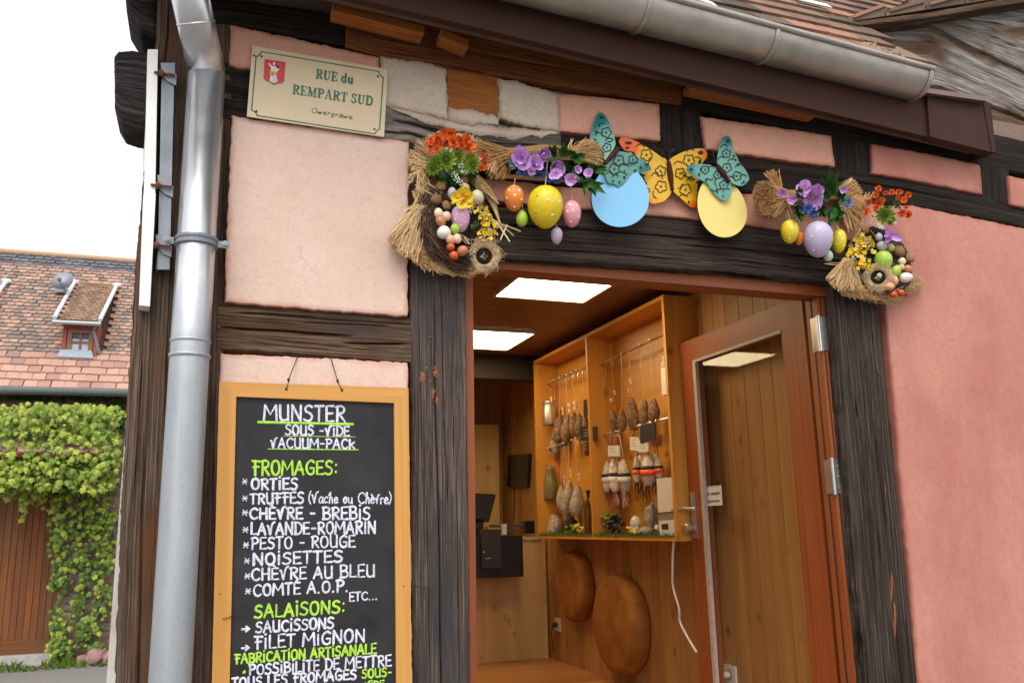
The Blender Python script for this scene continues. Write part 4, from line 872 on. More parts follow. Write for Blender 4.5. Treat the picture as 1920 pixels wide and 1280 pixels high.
def forsythia(par, P_, y, n, spread):
    mb = MB(); R_ = resample([V((p[0], p[1], 0)) for p in P_], 30)
    mb.tube([PY(p.x, p.y, y + .01) for p in R_], .002, 5, 1, .3); mb.tube([PY(p.x + spread * .5, p.y, y + .006) for p in R_[::2]], .0016, 5, 1, .4)
    mb.build('flowering_twig', [YELF, TWIG], par)
    for i in range(n):
        p = R_[random.randrange(31)]; c = PY(p.x + U(-spread, spread), p.y + U(-spread, spread) * .6, y - U(0, .03))
        flower(par, 'yellow_blossom', YELF, c, U(3.8, 5.6) * K(c), 4, 1, .42, .2, .1, 0, .8)
    for i in range(n // 3):
        p = R_[random.randrange(31)]; c = PY(p.x + U(-spread, spread), p.y + U(-6, 6), y - .02); mb = MB(); mb.egg(c, 1.8 * K(c), 4 * K(c), V((U(-1, 1), 0, U(-1, 1))).normalized() + V((0, 0, .01)), 0, rnd(), 8); mb.build('catkin', CATK, par, True)
def sprig(par, P_, y, name='white_sprig'):
    mb = MB(); R_ = resample([PY(a, b_, y) for a, b_ in P_], 10); mb.tube(R_, .0009, 4, 0, .1)
    for p in R_[2:]:
        for _ in range(5): mb.blob(p + V((U(-.008, .008), U(-.008, .004), U(-.008, .008))), .0022, .0022, .0022, 0, U(.6, 1), .1, 6)
    mb.build(name, WFLOW, par, True)
def nest_ring(par, c, r, n, name='sisal_nest'):
    mb = MB(); nn = (CAM - c).normalized(); a = nn.orthogonal().normalized(); b_ = nn.cross(a)
    pts = [c + (a * math.cos(t) + b_ * math.sin(t)) * r * .78 for t in [2 * math.pi * i / 20 for i in range(21)]]
    mb.tube(pts, r * .26, 8, 0, .35, False)
    for _ in range(n):
        t = U(0, 6.28); rr = r * U(.55, 1.02); t2 = t + U(.25, .9) * random.choice((-1, 1)); r2 = r * U(.6, 1.15 if rnd() < .7 else 1.5); h = r * U(.05, .36)
        mb.strand(c + (a * math.cos(t) + b_ * math.sin(t)) * rr + nn * h, c + (a * math.cos(t2) + b_ * math.sin(t2)) * r2 + nn * h * U(.4, 1.1), .0007, nn * U(-.01, .012) + (a * math.cos(t) + b_ * math.sin(t)) * r * .12, 0, U(.1, 1), 4)
    mb.build(name, SISAL, par)
    mb = MB(); mb.lathe(c - nn * r * .2, nn, [(r * .62, -.01), (r * .62, 0), (r * .5, .006), (.0, .003)], 16, 0, .1); 
    for _ in range(50):
        t = U(0, 6.28); mb.strand(c + (a * math.cos(t) + b_ * math.sin(t)) * r * .58, c + (a * math.cos(t + 1) + b_ * math.sin(t + 1)) * r * U(.2, .58), .0009, nn * -.008, 0, U(0, .8), 3)
    mb.build('nest_bowl', TWIG, par)
    for k, (mt, nm) in enumerate(((CATK, 'feather'), (CATK, 'feather'), (LEAF, 'leaf'), (TWIG, 'feather'))):
        mb = MB(); t = k * 1.7 + 4; d_ = a * math.cos(t) + b_ * math.sin(t); mb.petal(c - d_ * r * .2 + nn * .004, d_ * .8 + nn * .3, nn, r * .6, r * .16, .3, 0, .3, 1, .3, .05, .7); mb.build(nm, mt, par, True, False)
def bow(par, P_, y):
    for (x, yy, r) in P_:
        c = PY(x, yy, y); mb = MB(); k = K(c); mb.blob(c, r * k, r * k * .6, r * k * .95, 0, rnd(), .18, 14, 8); mb.build('burlap_bow', BURLAP, par, True)

# ---- left nest wreath
yW = -.05
W1 = thing('easter_wreath', PY(845, 505, yW), 'straw easter wreath with a daffodil and brown twig nest of eggs, left of doorway', 'wreath')
L_ = lambda P_: [zl(*p) for p in P_]
mb = MB(); core_tube(mb, L_([(300, 300), (450, 200), (650, 230), (790, 330)]), -.035, [14, 22, 22, 14], .35)
strands(mb, L_([(420, 400), (540, 420), (700, 380)]), L_([(240, 480), (215, 330), (255, 200), (330, 150), (450, 125), (600, 130), (720, 190), (820, 260), (850, 360)]), -.06, -.05, 420, .0011, .012)
strands(mb, L_([(600, 260), (760, 330)]), L_([(640, 120), (760, 170), (850, 250), (880, 340), (860, 420)]), -.06, -.055, 200, .0012, .012, (.3, 1)); strands(mb, L_([(300, 330), (330, 420)]), L_([(215, 250), (195, 330), (215, 430), (250, 480)]), -.06, -.055, 160, .0012, .012, (.4, 1)); strands(mb, L_([(360, 420)]), L_([(190, 320), (210, 340), (240, 390)]), -.07, -.06, 40, .0016, .01, (.6, 1))
mb.build('straw_collar', STRAW, W1)
mb = MB(); core_tube(mb, L_([(270, 760), (220, 880), (240, 1010), (330, 1110), (470, 1165), (600, 1195), (690, 1205)]), -.035, [10, 22, 26, 22, 15, 11, 7], .45)
strands(mb, L_([(240, 720), (300, 700), (350, 720)]), L_([(45, 920), (40, 980), (70, 1030), (110, 1075), (190, 1110), (270, 1150)]), -.07, -.07, 520, .0012, .014, (.25, 1), .03)
along(mb, L_([(170, 900), (200, 1040), (300, 1130), (450, 1185), (600, 1215), (720, 1225)]), -.055, 420, .0010, 13, t=(.2, .95), dev=8)
along(mb, L_([(260, 1150), (450, 1205), (640, 1225)]), -.05, 90, .0010, 5, t=(.3, 1), dev=13)
mb.build('straw_skirt', STRAW, W1)
mb = MB(); strands(mb, L_([(300, 420), (260, 400), (350, 450)]), L_([(240, 640), (330, 660), (290, 720), (250, 560), (430, 600)]), -.06, -.06, 46, .0018, .02, (.4, 1))
strands(mb, L_([(250, 460)]), L_([(200, 440), (190, 520), (210, 560)]), -.06, -.06, 12, .0016, .01, (.6, 1))
strands(mb, L_([(230, 600), (310, 560)]), L_([(300, 760), (230, 700), (430, 620)]), -.075, -.075, 26, .0018, .012, (.5, 1))
strands(mb, L_([(240, 700)]), L_([(120, 760), (160, 740)]), -.06, -.05, 5, .0012, .008, (.6, 1)); mb.build('loose_straw', STRAW, W1)
mb = MB(); strands(mb, L_([(640, 420), (740, 470)]), L_([(820, 620), (880, 660), (915, 695), (850, 560), (760, 620)]), -.06, -.06, 130, .0012, .01, (.3, 1))
strands(mb, L_([(860, 600), (800, 560)]), L_([(910, 800), (950, 900), (890, 780)]), -.05, -.05, 60, .0012, .01, (.3, 1))
mb.build('loose_straw', STRAW, W1)
for a, b_ in (((900, 840), (1095, 912)), ((900, 830), (1040, 946)), ((905, 850), (1005, 995)), ((985, 860), (930, 980)), ((640, 960), (680, 1015)), ((600, 930), (690, 985)), ((880, 660), (918, 694)), ((590, 935), (660, 1010)), ((340, 520), (470, 608)), ((250, 540), (420, 640))):
    mb = MB(); mb.strand(PY(*zl(*a), -.10), PY(*zl(*b_), -.10), .0026, (0, 0, .003), 0, U(.75, 1)); mb.build('straw_stalk', STRAW, W1)
mb = MB(); pth = L_([(480, 560), (400, 640), (345, 760), (345, 880), (400, 1010), (490, 1100), (590, 1150), (680, 1165)])
core_tube(mb, pth, -.06, [9, 15, 19, 21, 21, 19, 15, 10], .1); along(mb, pth, -.075, 620, .0011, 20, t=(0, .9), yj=.028, dev=9)
core_tube(mb, L_([(560, 560), (700, 620), (760, 740), (740, 880), (690, 990)]), -.04, [14, 18, 18, 16, 12], 0); along(mb, L_([(560, 560), (700, 620), (770, 740), (760, 880), (700, 990)]), -.055, 200, .0011, 16, t=(0, .5), dev=9)
core_tube(mb, L_([(500, 700), (560, 860), (600, 1020)]), -.03, [26, 30, 24], 0)
mb.build('twig_nest', TWIG, W1)
nest_ring(W1, PY(*zl(800, 1110), -.09), 29 * K(PY(900, 480, -.09)), 420)
bow(W1, [(*zl(418, 655), 11.5), (*zl(500, 705), 9.5), (*zl(455, 552), 10), (*zl(640, 505), 8)], -.105)
E1 = [(*zl(480, 920), 13.4, 13, 'white', 0), (*zl(437, 766), 8.6, 10, 'cream', -10), (*zl(498, 790), 9.2, 9.2, 'blush', 30), (*zl(455, 832), 11, 9.5, 'brown', 60), (*zl(570, 892), 10.2, 9, 'lime', 90), (*zl(612, 812), 17.8, 26, 'pink', 180), (*zl(545, 605), 8.6, 11, 'grey', 0), (*zl(650, 566), 9.6, 8.6, 'olive', 90),
      (*zl(745, 640), 13, 14.5, 'speckled', 0), (*zl(583, 970), 9, 9.6, 'blush', 10), (*zl(530, 975), 11, 8.6, 'peach', 60), (*zl(533, 1035), 8, 7.6, 'red', 0), (*zl(560, 1105), 9.2, 8.6, 'red', 30), (*zl(627, 1066), 11, 9.6, 'brown', -40)]
for (x, yy, rx, ry, m_, an) in E1:
    big = m_ == 'pink'; egg_at(x, yy, rx, ry, -.125 if not big else -.115, 'egg', SPK if m_ == 'speckled' else EG[m_], W1, an, dots=[(-.5, .1), (.3, -.2), (.1, .55), (-.1, -.6), (.62, .3)] if big else (), dotm=DOT if big else None, dr=.09)
for (x, yy, r) in ((400, 222, 68), (440, 180, 58), (480, 150, 55), (535, 125, 50), (560, 205, 60), (605, 195, 50), (655, 185, 52), (680, 235, 55), (505, 205, 45), (425, 260, 45), (380, 190, 40), (800, 330, 34), (785, 300, 30), (805, 375, 34), (780, 400, 30), (620, 225, 38), (500, 120, 34)):
    c = PY(*zl(x, yy), -.125 - U(0, .025)); flower(W1, 'orange_flower', ORANGEF, c, r / 4.267 * K(c), 6, 3, .5, .5, .25, .10, .55)
for (x, yy, r) in ((490, 342, 100), (390, 400, 72), (600, 310, 62), (715, 385, 78), (690, 330, 60), (420, 350, 60), (560, 400, 60), (640, 420, 50)):
    c = PY(*zl(x, yy), -.125 - U(0, .02)); rosette(W1, 'succulent', SUCC, c, r / 4.267 * K(c))
mb = MB(); core_tube(mb, L_([(430, 450), (560, 480), (720, 450)]), -.07, [12, 20, 13], 0); mb.build('dark_foliage', LEAF, W1, True)
for _ in range(26):
    a, b_ = U(420, 740), U(430, 520); c = PY(*zl(a, b_), -.10); leafspray(W1, c, [PY(*zl(a + U(-60, 60), b_ + U(10, 60)), -.11)], 3.2 * K(c))
for _ in range(8):
    a, b_ = U(440, 640), U(240, 300); c = PY(*zl(a, b_), -.10); leafspray(W1, c, [PY(*zl(a + U(-50, 50), b_ - U(10, 50)), -.11)], 3.2 * K(c))
sprig(W1, L_([(600, 370), (625, 420), (640, 440)]), -.14); sprig(W1, L_([(540, 430), (575, 480), (612, 528)]), -.14); sprig(W1, L_([(440, 285), (480, 262), (530, 270)]), -.14); sprig(W1, L_([(745, 360), (770, 345)]), -.14)
c = PY(*zl(640, 648), -.16); flower(W1, 'daffodil', YELF, c, 95 / 4.267 * K(c), 5, 1, .60, .5, .3, .08, .1)
mb = MB(); mb.tube([c + (CAM - c).normalized() * .004, PY(*zl(590, 668), -.185), PY(*zl(545, 688), -.19)], [.004, .0035, .005], 8, 0, .6); mb.build('daffodil_trumpet', YELF, W1, True)
forsythia(W1, L_([(720, 730), (790, 760), (840, 830), (850, 900), (800, 960)]), -.11, 58, 13)
leafspray(W1, PY(*zl(720, 860), -.12), [PY(*zl(700, 900), -.13), PY(*zl(760, 820), -.13)], .012)
# ---- left straw swag
S1 = thing('straw_swag', PY(1030, 350, -.05), 'straw bundle swag with many purple blooms, between the left wreath and turquoise butterfly', 'swag')
mb = MB(); core_tube(mb, L_([(800, 330), (1030, 300), (1270, 280), (1500, 285), (1680, 290)]), -.05, [22, 13, 15, 12, 20], .3)
strands(mb, L_([(1020, 270), (1030, 330)]), L_([(760, 180), (750, 300), (800, 420), (850, 490), (960, 500)]), -.07, -.06, 420, .0011, .012, (.0, .8), .03)
strands(mb, L_([(900, 350)]), L_([(820, 380), (830, 440), (900, 480)]), -.08, -.09, 14, .0018, .006, (.7, 1))
mb.build('straw_bundle', STRAWT, S1)
mb = MB(); strands(mb, L_([(1490, 260), (1500, 320)]), L_([(1600, 170), (1680, 190), (1740, 250), (1755, 330), (1740, 400)]), -.07, -.075, 340, .0012, .008, (.3, 1), .03)
strands(mb, L_([(1000, 300), (1050, 330)]), L_([(1500, 230), (1520, 300), (1500, 340)]), -.07, -.07, 240, .0012, .01, (.1, .8), .025)
strands(mb, L_([(1480, 280)]), L_([(1490, 170), (1600, 160), (1640, 170), (1700, 400)]), -.08, -.08, 10, .0016, .006, (.6, 1)); strands(mb, L_([(950, 470)]), L_([(1560, 520), (1400, 500)]), -.05, -.05, 40, .0012, .01, (0, .6))
mb.build('straw_bundle', STRAW, S1)
for (x, yy, r) in ((1105, 325, 88), (1270, 290, 66), (1205, 370, 72), (1375, 400, 70), (1370, 455, 55), (1500, 495, 55), (1545, 420, 42), (1640, 448, 42), (1180, 430, 40), (1090, 280, 50)):
    c = PY(*zl(x, yy), -.125 - U(0, .02)); flower(S1, 'purple_flower', PURF, c, r / 4.267 * K(c), 5, 2 if r > 60 else 1, .66, .7, .3, .07, .6)
for (x, yy, r) in ((1030, 372, 44), (1105, 430, 46), (1160, 440, 42), (1260, 425, 52), (1320, 480, 50), (1240, 460, 44), (1420, 470, 40), (1250, 380, 36), (1380, 495, 40)):
    c = PY(*zl(x, yy), -.10 - U(0, .02)); flower(S1, 'blue_flower', BLUEF if x > 1060 else PBLUEF, c, r / 4.267 * K(c), 9, 2, .24, .4, .2, 0, .5)
for (x, yy, e, w_) in ((1360, 300, [(1290, 240), (1310, 330), (1380, 230)], 26), (1440, 300, [(1440, 220), (1480, 260), (1400, 260)], 26), (1530, 330, [(1600, 300), (1560, 380), (1500, 270)], 26), (1490, 420, [(1560, 440), (1450, 370)], 26), (1600, 500, [(1600, 605), (1690, 570), (1740, 590), (1560, 520)], 34), (1680, 430, [(1780, 440), (1650, 370), (1760, 400)], 22), (1400, 350, [(1350, 380), (1450, 390)], 22), (1000, 390, [(960, 370), (985, 420)], 14)):
    c = PY(*zl(x, yy), -.115); leafspray(S1, c, [c + (PY(*zl(*q), -.135 - U(0, .02)) - c) * 1.25 for q in e], w_ / 4.267 * K(c) * 1.45)
# ---- eggs hanging from the left swag
G1_ = 'easter eggs hanging from the straw swags'
flw = [(.35, .42), (.1, -.18), (.85, -.16), (-.25, -.38, 1), (-.6, .3, 1), (-.4, .82, 1)]
hang_egg(*zl(1040, 648), 18.8, 25.4, -.10, EG['orange'], 'orange egg with white dots hanging leftmost under the left straw swag', zl(1048, 490), 180, G1_, dots=[(.05, .72), (-.72, .05), (.08, -.12), (.78, .14), (-.5, -.52), (.5, -.52), (-.1, -.85)], dotm=DOT, dr=.14)
hang_egg(*zl(1290, 718), 33.5, 41, -.12, EG['yellow'], 'largest egg, yellow with small white and green stars, under the left straw swag', zl(1306, 350), 180, G1_, dots=[(.38, -.45 + .9), (.12, -.18), (.80, -.18), (-.55, -.30 + .6, 1), (-.48, -.42, 1), (-.38, .80, 1)], dotm=DOT, dotm2=DOTG, dr=.11, star=True)
hang_egg(*zl(1502, 774), 17.6, 25.6, -.10, EG['rosepink'], 'pink egg with white dots hanging rightmost under the left straw swag, beside the blue disc', zl(1490, 540), 180, G1_, dots=[(-.15, .62), (.7, .25), (.05, -.2), (-.5, -.1), (.5, -.6), (-.3, -.65)], dotm=DOT, dr=.13)
hang_egg(*zl(1103, 808), 11.2, 16, -.085, EG['lime'], 'small lime green egg hanging below the dotted orange egg', zl(1105, 700), 0, G1_)
hang_egg(*zl(1382, 948), 11, 16.4, -.10, LIL, 'small speckled lilac egg hanging lowest, below the big yellow egg', zl(1378, 860), 180, G1_)
# ---- right straw swag
R_L = lambda P_: [zr(*p) for p in P_]
S2 = thing('straw_swag', PY(1530, 400, -.05), 'straw bundle swag with one large purple bloom, right of the pale yellow egg disc', 'swag')
mb = MB(); core_tube(mb, R_L([(240, 330), (440, 330), (650, 320), (880, 290), (1030, 400)]), -.05, [34, 16, 14, 13, 24], .3)
strands(mb, R_L([(440, 300), (450, 380)]), R_L([(260, 190), (190, 190), (150, 280), (160, 400), (210, 480), (330, 500)]), -.07, -.10, 620, .0012, .012, (0, .75), .035)
for _ in range(420):
    x, yy = U(165, 330), U(185, 480)
    if ((x - 260) / 110) ** 2 + ((yy - 335) / 160) ** 2 < 1: p = PY(*zr(x, yy), -.125 - U(0, .03)); mb.strand(p, p + V((U(-.012, .004), -.006, U(-.008, .008))), .0012, None, 0, U(.05, .75), 2)
strands(mb, R_L([(360, 260), (400, 280)]), R_L([(230, 115), (300, 90), (370, 80), (380, 150)]), -.07, -.08, 60, .0013, .006, (.5, 1)); mb.build('straw_bundle', STRAWT, S2)
mb = MB(); strands(mb, R_L([(870, 260), (900, 330)]), R_L([(980, 150), (1040, 200), (1080, 260), (1095, 400), (1090, 520), (1020, 620), (930, 560)]), -.06, -.06, 420, .0012, .01, (.1, .9), .03)
strands(mb, R_L([(450, 300), (480, 360)]), R_L([(900, 240), (920, 330)]), -.06, -.06, 200, .0012, .012, (0, .8), .025)
for a, b_ in (((440, 300), (430, 500)), ((430, 350), (475, 450)), ((900, 400), (965, 620)), ((950, 420), (1075, 560)), ((1090, 500), (1040, 640))): mb.strand(PY(*zr(*a), -.09), PY(*zr(*b_), -.09), .0018, (.004, 0, 0), 0, U(.6, 1))
mb.build('straw_bundle', STRAW, S2)
for (x, yy, r) in ((660, 320, 100), (580, 245, 72), (700, 255, 55), (400, 280, 42), (480, 335, 48), (920, 250, 34)):
    c = PY(*zr(x, yy), -.13 - U(0, .02)); flower(S2, 'purple_flower', PURF, c, r / 4.571 * K(c), 5, 1, .66, .6, .3, .07, .45, heart=YELF if r == 100 else None)
for (x, yy, r, m_) in ((620, 420, 62, BLUEF), (660, 450, 55, BLUEF), (590, 450, 48, BLUEF), (560, 420, 40, BLUEF), (960, 365, 56, PBLUEF), (930, 350, 40, PBLUEF)):
    c = PY(*zr(x, yy), -.11 - U(0, .02)); flower(S2, 'blue_flower', m_, c, r / 4.571 * K(c), 9, 3, .24, .4, .2, 0, .5)
for (x, yy, e, w_) in ((820, 300, [(790, 80), (860, 150), (740, 200), (780, 150)], 34), (780, 330, [(700, 210), (740, 250), (720, 330)], 28), (880, 320, [(950, 290), (900, 230), (940, 340)], 26), (840, 400, [(840, 590), (920, 500), (790, 520), (900, 430)], 34), (760, 420, [(690, 460), (740, 500), (700, 400)], 26), (540, 400, [(530, 530), (480, 480), (560, 500), (500, 380)], 30), (550, 320, [(540, 230), (580, 290), (500, 340)], 24)):
    c = PY(*zr(x, yy), -.115); leafspray(S2, c, [c + (PY(*zr(*q), -.135 - U(0, .02)) - c) * 1.1 for q in e], w_ / 4.571 * K(c) * 1.45)
hang_egg(*zr(460, 615), 16.8, 22.6, -.10, EG['yolk'], 'bright yellow egg with white dots hanging leftmost under the right straw swag', zr(440, 420), 180, G1_, dots=[(-.25, .62), (.55, .1), (-.1, -.25), (.5, -.55), (-.4, -.75)], dotm=DOT, dr=.13)
hang_egg(*zr(540, 668), 9, 13.6, -.085, EG['orange'], 'small orange egg half hidden between the yellow egg and the lavender egg', zr(540, 500), 180, G1_)
hang_egg(*zr(703, 680), 27, 34.5, -.12, EG['lavender'], 'large lavender egg with white and green blossoms under the right straw swag', zr(700, 430), 180, G1_, dots=[(-.5, .62), (-.72, -.12), (.75, -.32), (.42, .27, 1), (.18, -.34, 1), (.5, .82, 1)], dotm=DOT, dotm2=DOTY, dr=.11, star=True)
hang_egg(*zr(882, 695), 13.6, 23, -.10, EG['yolk'], 'yellow egg with white dots hanging right of the lavender egg', zr(865, 560), 180, G1_, dots=[(.1, -.1), (-.5, .3), (.4, .4), (-.3, -.6)], dotm=DOT, dr=.13)
hang_egg(*zr(790, 820), 8.8, 10.8, -.10, EG['mint'], 'small pale mint egg hanging at the lower right of the lavender egg', zr(800, 740), 0, G1_)
# ---- right nest wreath
W2 = thing('easter_wreath', PY(1640, 560, yW), 'straw easter wreath with orange roses on thin stems, at the right doorway post', 'wreath')
mb = MB(); core_tube(mb, R_L([(950, 860), (900, 1000), (960, 1100), (1100, 1140), (1300, 1170)]), -.045, [9, 20, 18, 12, 8], .4)
strands(mb, R_L([(930, 850), (1000, 860)]), R_L([(775, 1000), (800, 1050), (870, 1110), (980, 1120), (1080, 1060)]), -.08, -.08, 460, .0013, .012, (.2, 1), .03)
along(mb, R_L([(880, 1080), (1000, 1130), (1150, 1160), (1280, 1175), (1400, 1170)]), -.06, 260, .0011, 9, t=(.1, .8), dev=9)
strands(mb, R_L([(900, 890)]), R_L([(745, 885), (780, 890)]), -.08, -.08, 3, .0018, .006, (.5, .8)); mb.build('straw_skirt', STRAW, W2)
mb = MB(); strands(mb, R_L([(1480, 950), (1470, 1080), (1400, 1140)]), R_L([(1620, 1040), (1600, 1070), (1560, 1110), (1480, 1150)]), -.05, -.04, 170, .0011, .01, (.3, 1), .02)
for a, b_ in (((1440, 740), (1610, 840)), ((1520, 940), (1640, 1040)), ((1180, 1060), (1245, 1180)), ((1070, 590), (960, 740)), ((1150, 600), (1215, 690)), ((1400, 850), (1520, 900)), ((1340, 1130), (1440, 1080))): m2 = MB(); m2.strand(PY(*zr(*a), -.10), PY(*zr(*b_), -.07), .0017, (.004, 0, .004), 0, U(.6, 1)); m2.build('straw_stalk', STRAW, W2)
strands(mb, R_L([(1060, 420), (1130, 380)]), R_L([(1100, 280), (1180, 270), (1080, 480)]), -.05, -.05, 90, .0011, .01, (.2, .8)); mb.build('loose_straw', STRAW, W2)
mb = MB(); pth = R_L([(1120, 610), (1270, 650), (1380, 760), (1430, 890), (1430, 1040), (1360, 1130), (1230, 1140), (1120, 1050)])
core_tube(mb, pth, -.045, [9, 14, 14, 14, 14, 12, 11, 9], 0); along(mb, pth, -.055, 420, .0011, 13, t=(0, .7), yj=.02, dev=9); core_tube(mb, R_L([(1250, 700), (1340, 860), (1340, 1030)]), -.03, [22, 28, 24], 0); mb.build('twig_nest', TWIG, W2)
nest_ring(W2, PY(*zr(1218, 1005), -.10), 25 * K(PY(1645, 520, -.10)), 380)
egg_at(*zr(1228, 990), 4.6, 5, -.13, 'egg', SPK, W2, 20)
bow(W2, [(*zr(1400, 785), 11.5), (*zr(1492, 840), 9.5), (*zr(1105, 588), 10)], -.09)
for (x, yy, rx, ry, m_, an) in ((1225, 660, 6.8, 8, 'grey', 0), (1250, 736, 9.6, 9.6, 'grey', 40), (1322, 750, 7.6, 8, 'olive', 0), (1262, 866, 16, 20, 'green', 180), (1422, 868, 7, 7.4, 'cream', 20), (1416, 918, 6.4, 6, 'peach', 0), (1470, 930, 7.4, 7.4, 'brown', 40), (1370, 950, 9, 11.5, 'lime', 20), (1455, 1006, 9.4, 13.2, 'white', 82), (1345, 1030, 10.6, 9.4, 'peach', 40), (1312, 1080, 9.4, 8.4, 'peach', 10), (1350, 1150, 7, 6, 'red', 0), (1412, 1136, 7.4, 6.4, 'red', 30)):
    egg_at(*zr(x, yy), rx, ry, -.12, 'egg', EG[m_], W2, an, dots=[(-.4, .3), (.3, -.2), (.1, .6)] if m_ == 'green' else (), dotm=DOT if m_ == 'green' else None, dr=.09)
for (x, yy, r) in ((1222, 250, 34), (1196, 300, 30), (1140, 360, 30), (1225, 362, 42), (1195, 410, 34), (1122, 445, 38), (1285, 280, 24), (1335, 275, 28), (1397, 275, 32), (1388, 325, 24), (1438, 340, 28), (1475, 300, 30), (1460, 408, 24), (1425, 450, 36), (1478, 466, 34), (1250, 340, 26)):
    c = PY(*zr(x, yy), -.11 - U(0, .03)); flower(W2, 'orange_rose', ORANGEF, c, r / 4.571 * K(c), 6, 4, .55, .6, .35, .06, .5)
for (x, yy, r) in ((1275, 468, 82), (1330, 520, 48)):
    c = PY(*zr(x, yy), -.125); rosette(W2, 'succulent', SUCC, c, r / 4.571 * K(c))
for _ in range(44):
    t = U(0, 6.28); rr = U(.2, 1); a, b_ = 1290 + 150 * rr * math.cos(t), 420 + 110 * rr * math.sin(t); c = PY(*zr(a, b_), -.085); leafspray(W2, c, [PY(*zr(a + U(-50, 50), b_ + U(-50, 50)), -.10)], 2.8 * K(c))
for P_ in ([(1280, 430), (1150, 360)], [(1290, 430), (1222, 255)], [(1300, 430), (1395, 280)], [(1310, 440), (1475, 305)], [(1310, 460), (1470, 460)], [(1290, 440), (1335, 280)], [(1270, 450), (1125, 440)]):
    mb = MB(); mb.strand(PY(*zr(*P_[0]), -.06), PY(*zr(*P_[1]), -.10), .0014, (0, 0, .006), 0, .2); mb.build('stem', LEAF, W2)
sprig(W2, R_L([(1200, 540), (1220, 570), (1260, 580)]), -.13); sprig(W2, R_L([(1330, 530), (1360, 545)]), -.13)
c = PY(*zr(1320, 655), -.14)
for (x, yy) in ((1290, 570), (1435, 690), (1290, 730), (1270, 680), (1400, 640)):
    mb = MB(); e = PY(*zr(x, yy), -.15 - U(0, .02)); mb.petal(c, e - c, facing(c, .4), (e - c).length, 26 / 4.571 * K(c), .2, 0, .2, 1, .35, .1); mb.build('purple_petal', PURF, W2, True, False)
forsythia(W2, R_L([(1080, 650), (1020, 760), (1060, 850), (1100, 940)]), -.10, 40, 14); forsythia(W2, R_L([(1040, 660), (1150, 690), (1150, 800)]), -.10, 26, 12)

# ---- egg shaped discs
def disc(c, rx, ry, tilt, y, mat, label):
    cpt = zb(*c); mb = MB(); n = 48; t = math.radians(tilt); F_ = []
    for i in range(n):
        a = 2 * math.pi * i / n; x = rx * math.cos(a) * (1 - .10 * math.sin(a)); z = ry * math.sin(a)
        F_.append(PY(cpt[0] + (x * math.cos(t) + z * math.sin(t)) / 4.265, cpt[1] + (x * math.sin(t) - z * math.cos(t)) / 4.265, y))
    bk = V((0, .008, 0)); mb.poly(F_); mb.poly([p + bk for p in F_], 1)
    for i in range(n): mb.poly([F_[i], F_[(i + 1) % n], F_[(i + 1) % n] + bk, F_[i] + bk], 1)
    o = mb.build('egg_disc', [mat, BLINE], None); return tag(o, label, 'wall ornament', 'egg shaped wall discs')
disc((437, 795), 229, 252, -6, -.075, plain('sky_blue_lacquer', (.22, .52, .80), .4, var=.03, scale=3), 'sky blue egg shaped disc below the left turquoise butterfly')
disc((1248, 885), 190, 250, -21, -.075, plain('soft_yellow_lacquer', (.76, .60, .18), .4, var=.03, scale=3), 'pale yellow egg shaped disc below the right turquoise butterfly')
